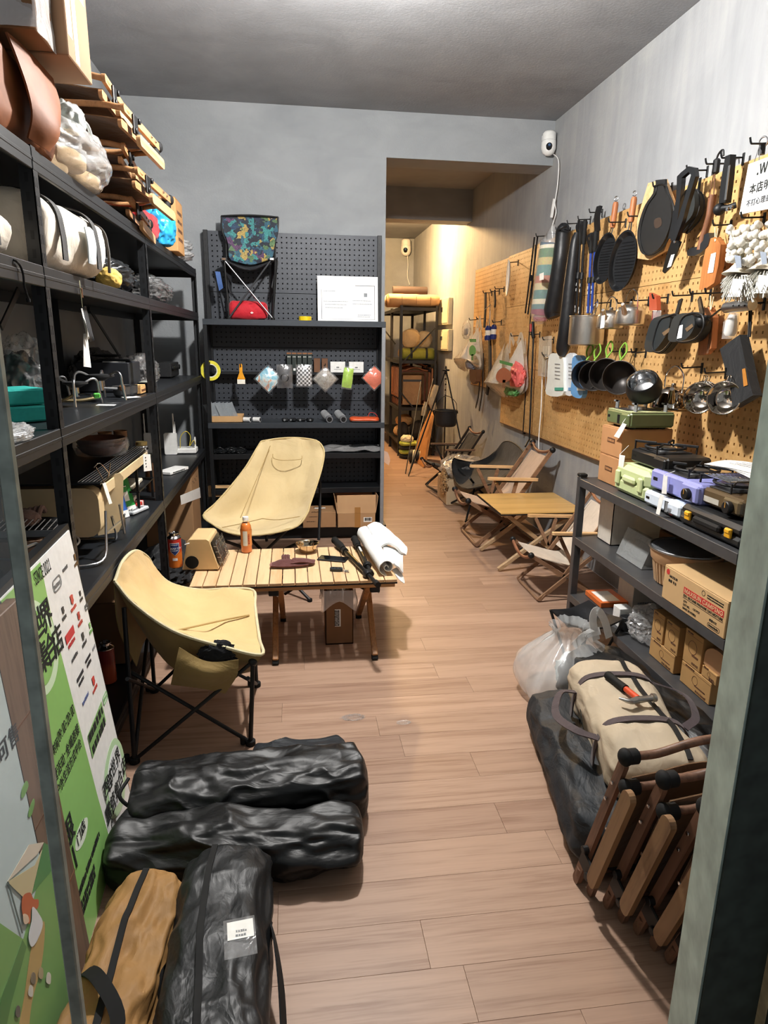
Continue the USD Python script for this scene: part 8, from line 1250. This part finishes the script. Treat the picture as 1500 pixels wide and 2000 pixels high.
t.addw('cross_bar', tube([(1.36, 2.99, .06), (1.52, 2.9, .06)], .006, 6), K['oak'], 30)
t = T('clear_bag', 'big clear plastic carrier bag holding a red can, on the floor before the black stool', 'bag', (1.24, 2.68, 0))
t.addw('film', sack((1.25, 2.70, .003), [(.02, 0), (.17, .004), (.215, .06), (.215, .14), (.175, .21), (.10, .27), (.055, .31), (.08, .35)], .05, 54), film(wr=.6, opacity=.3, milk='#eef1f1', scale=5.), 50)
for P in (((1165, 1250), (1158, 1210), (1166, 1192), (1180, 1210), (1190, 1245)), ((1120, 1262), (1145, 1240), (1172, 1232))): t.addw('handle', strip([A(x, y, Y=2.66) for x, y in P], .035, .003, (0, -1, .3)), film(wr=.5, opacity=.8, milk='#f2f4f4'), 40)
t.addw('can', mv(lathe([(0, 0), (.04, 0), (.04, .12), (.03, .135), (.03, .15), (0, .152)], 22), RX(8) @ MX((1.22, 2.58, .03))), plain('#8a3f38', .3), 30); t.addw('can_label', mv(lathe([(.0405, .03), (.0405, .075)], 22), RX(8) @ MX((1.22, 2.58, .03))), plain('#5a6670', .3), 30); t.addw('contents', blob((1.31, 2.72, .02), (.09, .10, .10), .25, 3, 55, 3), plain('#b9c4c4', .5), 40)
gbl = nylon('#23272b', .6, .35); bkn = nylon('#0d0e0f', .46, .45, 4.5, .022)
def duffel(name, label, M, L, W_, H, mat, seed, zipm=None, wr=.014, sq=3., end=.1, straps=(), zipy=0., group=None, taper=None, ws=7.):
    t = T(name, label, 'bag', M, group); bm = bag(L, W_, H, 150, 100, sq, end, wr, ws, seed, ridge=1.3, taper=taper); t.add('body', bm, mat, 50); bv = bm.vertices
    top = lambda x, y: (x, y, bv[(abs(bv[:, 0] - x) < .012) & (abs(bv[:, 1] - y) < .014)][:, 2].max(initial=H * .3) + .003)
    if zipm: t.add('zip', strip([top(x, zipy + .012 * math.sin(x * 7)) for x in np.linspace(-L * .46, L * .46, 25)] , .016, .005, (0, 0, 1)), zipm, 30)
    for pts, w, m in straps: t.add('strap', strip(pts, w, .004, np.gradient(np.array(pts, float), axis=0)[:, [2, 1, 0]] * (1, 0, -1) + (0, -.4, .8)), m, 30)
    return t
wbm = fabric('#4a3f41', .8)
duffel('black_bag', 'matt black storage bag on the floor left of the cream tent bag', RZ(82, (1.045, 2.02, 0)), .88, .31, .215, gbl, 61, taper=(1, 1, .95, .9))
duffel('black_bag', 'crumpled shiny black bag wedged between the cream tent bag and the low rack', RZ(95, (1.375, 2.22, 0)), 1.0, .34, .26, bkn, 62, wr=.024)
M = RZ(80, (1.175, 1.99, .17)); t = duffel('tent_bag', 'cream tent bag with brown carrying straps and a black zip lying on the black bags', M, .74, .30, .21, nylon('#b5a68f', .7, .25, 5., .016), 63, K['black'], .012, 3.2, .12, zipy=-.06)
for x in (-.14, .17): t.add('strap', strip([(x, .165, .04), (x, .158, .12), (x, .12, .20), (x, .0, .222), (x, -.11, .205), (x, -.158, .12), (x, -.165, .05)], .030, .005, np.array([(0, 1, 0), (0, 1, .3), (0, .6, 1), (0, 0, 1), (0, -.6, 1), (0, -1, .3), (0, -1, 0)])), wbm, 30)
t.add('carry_loop', strip([(-.14, .15, .14), (-.11, .22, .15), (.02, .26, .13), (.14, .22, .15), (.17, .15, .14)], .028, .004, (.0, .5, 1)), wbm, 30); t.add('carry_loop', strip([(-.14, -.13, .19), (-.08, -.19, .20), (.05, -.20, .21), (.17, -.13, .19)], .028, .004, (.0, -.5, 1)), wbm, 30)
t.add('mark', cat(*[bar(a, b, .004, .001, (0, 1, .4)) for a, b in (((.02, .164, .11), (.06, .163, .13)), ((.05, .163, .13), (.03, .164, .09)), ((.03, .164, .12), (.0, .163, .08)))]), K['ink'], False)
h0, h1 = np.array((1.15, 2.14, .40)), np.array((1.175, 1.93, .408)); hd = h1 - h0; f = lambda u: h0 + hd * u
t = T('hammer', 'claw hammer with a black grip and orange neck lying on the cream tent bag', 'hammer', tuple(h1)); t.addw('grip', tube([f(0), f(.04), f(.3), f(.55)], [.013, .017, .014, .015], 12, smooth=3), K['rubber'], 40); t.addw('neck', tube([f(.54), f(.9)], .011, 12), plain('#cf4a26', .4), 40); s = np.cross(hd, (0, 0, 1)); s /= np.linalg.norm(s); c = f(.94)
t.addw('head', cat(tube([c - s * .062, c - s * .05, c - s * .048, c - s * .02, c + s * .012], [.015, .016, .011, .011, .013], 14), tube([c + s * .01, c + s * .04 + hd * .01, c + s * .068 - hd * .10 + (0, 0, .004)], [.013, .010, .004], 10, smooth=4)), plain('#a9a6a0', .3, .9), 30)
up = np.array((0, -.30, .954)); up /= np.linalg.norm(up); ff = None; gf2 = 'folded wooden chairs leaning by the door'
wal = wood('#7a5844', '#573c2d', 'z'); armw = wood('#8f6d4c', '#6d4f35', 'z')
for i, (ox, oy, ln, l) in enumerate(((.835, 1.585, 0, 'farthest from the door of five'), (.885, 1.485, .0, 'second from the far end of five'), (.93, 1.39, .03, 'middle one of five'), (.97, 1.295, .10, 'second from the door jamb of five'), (1.02, 1.20, .18, 'nearest the door jamb of five'))):
    u_ = np.array((.02, -.30 - ln * .5, .95 - ln * .3)); u_ /= np.linalg.norm(u_); x_ = np.array((.998, .06, 0)); x_ -= u_ * (x_ @ u_); x_ /= np.linalg.norm(x_); M = MX((ox, oy, .003), x_, np.cross(u_, x_), u_); lb = f'folded dark walnut armchair leaning by the door, {l}'
    if ff is None: ff = folded_chair('folding_chair', lb, M, wal, armw, tanfab, gf2)
    else: dup(ff, M, lb, gf2)

# ------------------------------------------------------------ floor in front on the left
for px, py, s, l in ((690, 1402, .05, 'larger scrap of clear plastic film on the floor left of the aisle middle'), (788, 1412, .03, 'smaller scrap of clear plastic film on the floor of the aisle')): one('plastic_scrap', l, 'plastic', blob((0, 0, 0), (s * .9, s * .45, .004), .5, 5, px, 3), film(wr=1., opacity=.05), tuple(A(px, py, Z=.0006)))
t = duffel('black_bag', 'large shiny black bag lying crosswise, farther of two by the low tan chair', RZ(4, (-.165, 2.02, 0)), .80, .245, .20, bkn, 64, wr=.022, end=.07, ws=8.)
t.add('buckle', cat(box(-.335, -.02, .165, .05, .035, .012, .003)), K['chrome'], 20); t.add('drawcord', tube([(-.38, -.05, .12), (-.42, -.04, .17), (-.40, .02, .19)], .006, 6, smooth=5), K['rubber'], 40)
duffel('black_bag', 'large shiny black bag lying crosswise, the nearer of two with long folds', RZ(-3, (-.20, 1.80, 0)), .79, .215, .165, bkn, 65, wr=.022, end=.06, ws=8.)
duffel('black_bag', 'small greyish black bag tucked behind the two crosswise black bags', RZ(6, (.0, 2.215, 0)), .36, .16, .14, gbl, 66, wr=.016)
ny2 = nylon('#17191b', .46, .45, 7., .016)
t = duffel('tent_bag', 'long dark grey nylon bag with a taped paper note in the foreground', RZ(91, (-.205, 1.22, 0)), .92, .235, .215, ny2, 67, K['rubber'], .012, 3.4, .05, zipy=.03, ws=9.)
t.add('note', mv(box(0, 0, 0, .062, .052, .0008), RZ(-84, (.12, -.055, .2225))), K['paper'], False); t.add('note_lines', cat(*[mv(squiggle(.025, .006, seed=i), RZ(-86, (.10 + .012 * i, -.045, .2232))) for i in range(2)]), K['grey'], False); t.add('clear_tape', mv(box(0, 0, 0, .075, .11, .0006), RZ(-84, (.10, -.055, .2215))), film(opacity=.08, wr=.8), False)
t.add('strap', strip([(.22, -.118, .05), (.20, -.128, .13), (.05, -.150, .10), (-.15, -.155, .05), (-.3, -.15, .02)], .034, .004, np.array([(0, -1, 0), (.3, -1, .2), (0, -1, .4), (0, -1, .3), (0, -1, .2)])), K['rubber'], 30)
t = duffel('tent_bag', 'long tan nylon bag with a black zip and handles, beside the advertising board', RZ(88, (-.435, 1.18, 0)), .90, .20, .195, nylon('#9c7546', .6, .3, 8., .014), 68, K['rubber'], .016, 2.6, .09, zipy=.0, ws=11.)
for yy, pts in ((.0, [(.16, .10, .06), (.15, .09, .15), (.06, .02, .235), (-.04, -.05, .225), (-.14, -.02, .215), (-.24, .04, .19)]), (.0, [(.20, -.105, .06), (.20, -.11, .10), (.14, -.10, .13), (.08, -.10, .08)])): t.add('handle', strip(pts, .030, .004, np.array([(0, 1 if pts[0][1] > 0 else -1, .1)] + [(0, .2 if pts[0][1] > 0 else -1, 1)] * (len(pts) - 1))), K['rubber'], 30)
t.add('zip_pull', box(.40, .0, .19, .02, .012, .006, .002), K['alu'], 20)

# ------------------------------------------------------------ advertising board, and a poster behind the glass
BL, BR, TR, TL = (np.array(p) for p in ((-.58, 1.55, .004), (-.607, 2.169, .004), tuple(A(135, 1035, X=-.685)), tuple(A(0, 1172, X=-.685))))
t = T('advertising_board', 'green and white advertising board with many small logos, leaning on the rack', 'sign', tuple(BL))
U = (BR - BL) / np.linalg.norm(BR - BL); V = (TL + TR - BL - BR); V -= U * (V @ U); V /= np.linalg.norm(V); N = np.cross(U, V); N = N if N[0] > 0 else -N
def pb(px, py, O=BL, k=.0):
    d = _F + _R * (px - 750) / FPX + _U * (1000 - py) / FPX; s = ((O + N * k - _C) @ N) / (d @ N); q = _C + d * s - O; return (q @ U, q @ V)
def pp(name, pts, col, k, O=BL, T_=None, sm=0):
    P = [pb(x, y, O) for x, y in pts]; P = curve(np.array([(a, b, 0) for a, b in P]), 4, True)[:, :2] if sm else P
    sh = prism(Polygon(P).buffer(0), .0006, (0, 0, 0), (1, 0, 0), (0, 1, 0)); (T_ or t).addw(name, mv(sh, MX(O + N * k, U, V, N)), plain(col, .35, var=.02) if isinstance(col, str) else col, False)
qd = [pb(173, 1850), pb(256, 1558), pb(135, 1035), pb(0, 1172)]
def quad(o, k0, k1): 
    g = Polygon(qd).buffer(o, join_style=2); return mv(prism(g, k1 - k0), MX(BL + N * k0, U, V, N))
t.addw('frame', quad(.018, -.03, -.004), K['black'], False); t.addw('panel', quad(0, -.004, 0), K['white'], False)
t.addw('handle', tube([A(33, 1101, X=-.735), A(31, 1085, X=-.735), A(34, 1078, X=-.735), A(66, 1064, X=-.735), A(73, 1065, X=-.735), A(78, 1078, X=-.735)], .006, 8, smooth=3), K['alu'], 40)
green_ = '#8cc06c'
pp('green_field', [(1, 1174), (78, 1098), (100, 1205), (150, 1400), (190, 1555), (214, 1640), (236, 1620), (173, 1848)], green_, .0004)
pp('mint_ring', [(62, 1172), (86, 1188), (104, 1225), (113, 1280), (106, 1330), (86, 1360), (66, 1340), (48, 1290), (40, 1240), (46, 1195)], '#cfe6c4', .0012, sm=1); pp('ring_centre', [(62, 1192), (82, 1204), (97, 1235), (104, 1280), (98, 1320), (84, 1340), (68, 1320), (55, 1285), (49, 1245), (53, 1210)], green_, .002, sm=1)
def bt(s, px, py, h, k=.003, mat=None, wid=None, bold=False):
    e = text(s, h, .0006, bold); a = pb(px, py); sx = 1.
    if wid: sx = (pb(*wid)[0] - a[0]) / e.bounds[1][0]
    t.addw('lettering', mv(TM(e.vertices * (sx, 1, 1), e.faces), MX(BL + N * k + U * a[0] + V * a[1], U, V, N)), mat or K['ink'], False)
bt('SINCE 2021', 68, 1144, .034, wid=(98, 1113))
c0 = pb(64, 1252); hh = .082
for s, px, py in (('西', 36, 1300), ('部', 50, 1276), ('世', 65, 1252), ('界', 82, 1232), ('露', 43, 1365), ('营', 60, 1340), ('集', 75, 1318), ('合', 91, 1298), ('店', 105, 1280)): bt(s, px, py, .088)
bt('时间09:00-20:00', 103, 1474, .034, wid=(146, 1402)); bt('露营活动·全域连接', 97, 1545, .036, wid=(156, 1442)); bt('户外生活方式平台', 111, 1556, .034, wid=(160, 1470)); bt('银', 127, 1663, .085); bt('川', 134, 1722, .075)
pp('oval', [(146, 1655), (150, 1625), (160, 1603), (169, 1597), (170, 1612), (166, 1635), (157, 1655), (149, 1662)], '#e6f0e0', .0012, sm=1); bt('门店', 150, 1652, .036, .003, None, (166, 1618))
pp('green_box', [(170, 1438), (197, 1370), (206, 1408), (180, 1482)], '#86b46e', .0012); [t.addw('lettering', mv(squiggle(pb(*q)[0] - pb(*p)[0], .030, seed=p[0]), MX(BL + N * .0022 + U * pb(*p)[0] + V * pb(*p)[1], U, V, N)), K['ink'], False) for p, q in (((174, 1452), (199, 1388)), ((181, 1474), (204, 1411)))]
pp('mint_ring', [(222, 1442), (210, 1470), (203, 1520), (208, 1575), (220, 1600), (240, 1570), (244, 1500), (236, 1455)], '#bcdcae', .0012, sm=1); pp('ring_centre', [(224, 1455), (214, 1480), (209, 1520), (212, 1560), (221, 1580), (236, 1555), (239, 1505), (233, 1468)], '#e9eceb', .002, sm=1)
for s, px, py in (('西', 203, 1562), ('部', 211, 1545), ('世', 218, 1520), ('界', 226, 1498), ('露', 208, 1610), ('营', 217, 1590), ('集', 225, 1565), ('合', 231, 1540), ('店', 238, 1515)): bt(s, px, py, .062)
for (x0, y0), (x1, y1) in (((150, 1765), (198, 1652)), ((158, 1778), (186, 1700)), ((161, 1790), (188, 1722))): a, b = pb(x0, y0), pb(x1, y1); t.addw('small_print', mv(squiggle(b[0] - a[0], .020, seed=x0), MX(BL + N * .002 + U * a[0] + V * a[1], U, V, N)), K['ink'], False)
lg = 0
for (px, py, col, w, sh) in ((147, 1096, '#6e5230', .05, 1), (128, 1118, '#55585a', .06, 0), (113, 1150, '#77797a', .075, 2), (157, 1165, '#2f3133', .04, 1), (142, 1182, '#c84f44', .07, 1), (124, 1200, '#3b3d3f', .05, 1), (169, 1190, '#55585a', .035, 2), (155, 1212, '#b84038', .06, 1), (138, 1250, '#c23038', .085, 3), (176, 1228, '#7fb56a', .045, 1), (163, 1252, '#3b3d3f', .06, 1), (147, 1290, '#4a4c4e', .08, 0), (184, 1272, '#9a9c9e', .04, 0), (172, 1290, '#2b2c30', .06, 3), (157, 1325, '#33353a', .07, 3), (184, 1340, '#c8473e', .07, 1), (168, 1372, '#5a6a9a', .085, 0), (206, 1370, '#8fbf84', .06, 2)):
    a = pb(px, py); m = []; r = w * .27
    if sh == 1: m.append(prism(Polygon([(r * math.cos(q) * (.6 + .4 * (i % 2)), r * math.sin(q) * (.7 + .3 * (i % 3 == 0)) + r * 1.1) for i, q in enumerate(np.linspace(0, 6.283, 9)[:-1])]).buffer(0), .0006))
    if sh == 2: g = rrect(w, w * .5, w * .2, 0, w * .22); m.append(prism(g.difference(g.buffer(-.004)), .0006))
    if sh == 3: m.append(mv(bx(-w / 2, w / 2, .004, w * (.36 if col == '#c23038' else .22), 0, .0005), MX()))
    t.addw('logo', cat(*m, mv(squiggle(w * .8, .012 if sh != 3 else .0001, seed=px), MX((-w * .4, -.012 if sh != 2 else .006, .0)))) if m else mv(squiggle(w, .02, seed=px), MX((-w / 2, 0, 0))), plain(col, .5, var=.02), False) if 0 else t.addw('logo', mv(cat(*m, mv(squiggle(w * .8, .012, seed=px), MX((-w * .4, -.014 if sh in (1, 3) else .008, .0)))) , MX(BL + N * .0015 + U * a[0] + V * a[1], U, V, N)), plain(col, .5, var=.02), False)
t.addw('back_leg', bar(tuple(TR - (.02, .05, .05)), (-.69, 2.13, .005), .02, .02, (0, 1, 0)), K['black'], False); t.addw('back_leg', bar(tuple(TL - (.02, -.05, .05)), (-.69, 1.6, .005), .02, .02, (0, 1, 0)), K['black'], False)
P1, P2 = A(10, 1360, Y=1.34), A(75, 1660, Y=1.34); dr = (P2 - P1) / (P2[2] - P1[2]); fl = P1 + dr * (.012 - P1[2]); tpz = P1 + dr * (1.02 - P1[2]); O2 = fl - (0, .56, 0)
tq = T('poster_board', 'pale blue poster of a tent and green hills, behind the glass', 'sign', tuple(O2)); sl = tpz - fl; U0, V0, N0 = U, V, N; U = np.array((0, 1., 0)); V = sl / np.linalg.norm(sl); N = np.cross(U, V); N = N if N[0] > 0 else -N; hV = np.linalg.norm(sl)
Bq = lambda a, b, c, d, k0, k1: mv(bx(a, b, c, d, k0, k1), MX(O2, U, V, N))
tq.addw('panel', Bq(0, .56, 0, hV, -.004, 0), plain('#c6d6d6', .4, var=.02), False); tq.addw('frame', Bq(-.012, .572, -.008, hV + .012, -.03, -.004), K['black'], False)
pq = lambda n, pts, c, k, sm=0: pp(n, pts, c, k, O2, tq, sm)
pq('hill', [(-20, 1790), (45, 1835), (95, 1640), (112, 1700), (160, 1960), (175, 2120), (-20, 2120)], '#7fae63', .0005); pq('hill', [(75, 1640), (86, 1640), (62, 1745), (100, 1700), (92, 1650)], '#5f9458', .001); pq('path', [(62, 1840), (85, 1800), (80, 1880), (60, 1960), (50, 2040), (30, 2040), (45, 1950)], '#c6a66a', .0015, 1); pq('hill', [(0, 1950), (42, 1836), (50, 1850), (20, 1960), (5, 2030), (-10, 2020)], '#5c8c4e', .0015)
pq('tent', [(12, 1723), (55, 1650), (84, 1645), (72, 1668)], '#e6d9c4', .0015); pq('tent', [(12, 1723), (66, 1690), (80, 1660), (60, 1745), (42, 1752)], '#d6c79c', .002); pq('tent_pole', [(11, 1722), (14, 1722), (42, 1822), (40, 1824)], '#5d6a68', .0025); pq('figure_hair', [(44, 1748), (56, 1744), (62, 1756), (72, 1758), (70, 1775), (58, 1775), (55, 1805), (42, 1790), (39, 1765)], '#c8673f', .003, 1); pq('figure_coat', [(60, 1772), (72, 1785), (80, 1805), (70, 1835), (58, 1850), (52, 1830), (58, 1800)], '#e4e6e8', .0035, 1); pq('figure_face', [(42, 1786), (50, 1788), (53, 1800), (46, 1806), (42, 1800)], '#e8cbb0', .0035, 1); pq('leaf', [(50, 1525), (54, 1535), (46, 1555), (40, 1558), (42, 1540)], '#7fae63', .0012, 1); pq('leaf', [(64, 1560), (66, 1570), (60, 1592), (54, 1596), (56, 1580)], '#7fae63', .0012, 1)
for r_, (x, y, c) in enumerate(((60, 1900, '#8a7d6a'), (75, 1890, '#b7a684'), (30, 1965, '#6f6a62'), (90, 1900, '#e2ddd0'), (55, 1925, '#e0dccf'))): pq('rock', [(x, y), (x + 6, y + 4), (x + 5, y + 22), (x - 3, y + 18)], c, .003, 1)
a = pb(-2, 1492, O2); tq.addw('lettering', mv(text('可售', .05, .0006), MX(O2 + N * .001 + U * a[0] + V * a[1], U, V, N)), K['dgrey'], False)
tb = T('plywood_board', 'brown plywood board standing between the poster and the green advertising board', 'board', tuple(fl + (0, .05, 0))); tb.addw('panel', mv(bx(.60, .76, 0, hV * 1.0, -.05, -.02, .002), MX(O2, U, V, N)), wood('#7a6250', '#5d4838', 'z'), False); tb.addw('seam', mv(cat(*[bx(.60, .76, z, z + .004, -.0205, -.019) for z in (.25, .5, .75)]), MX(O2, U, V, N)), K['walnut'], False)
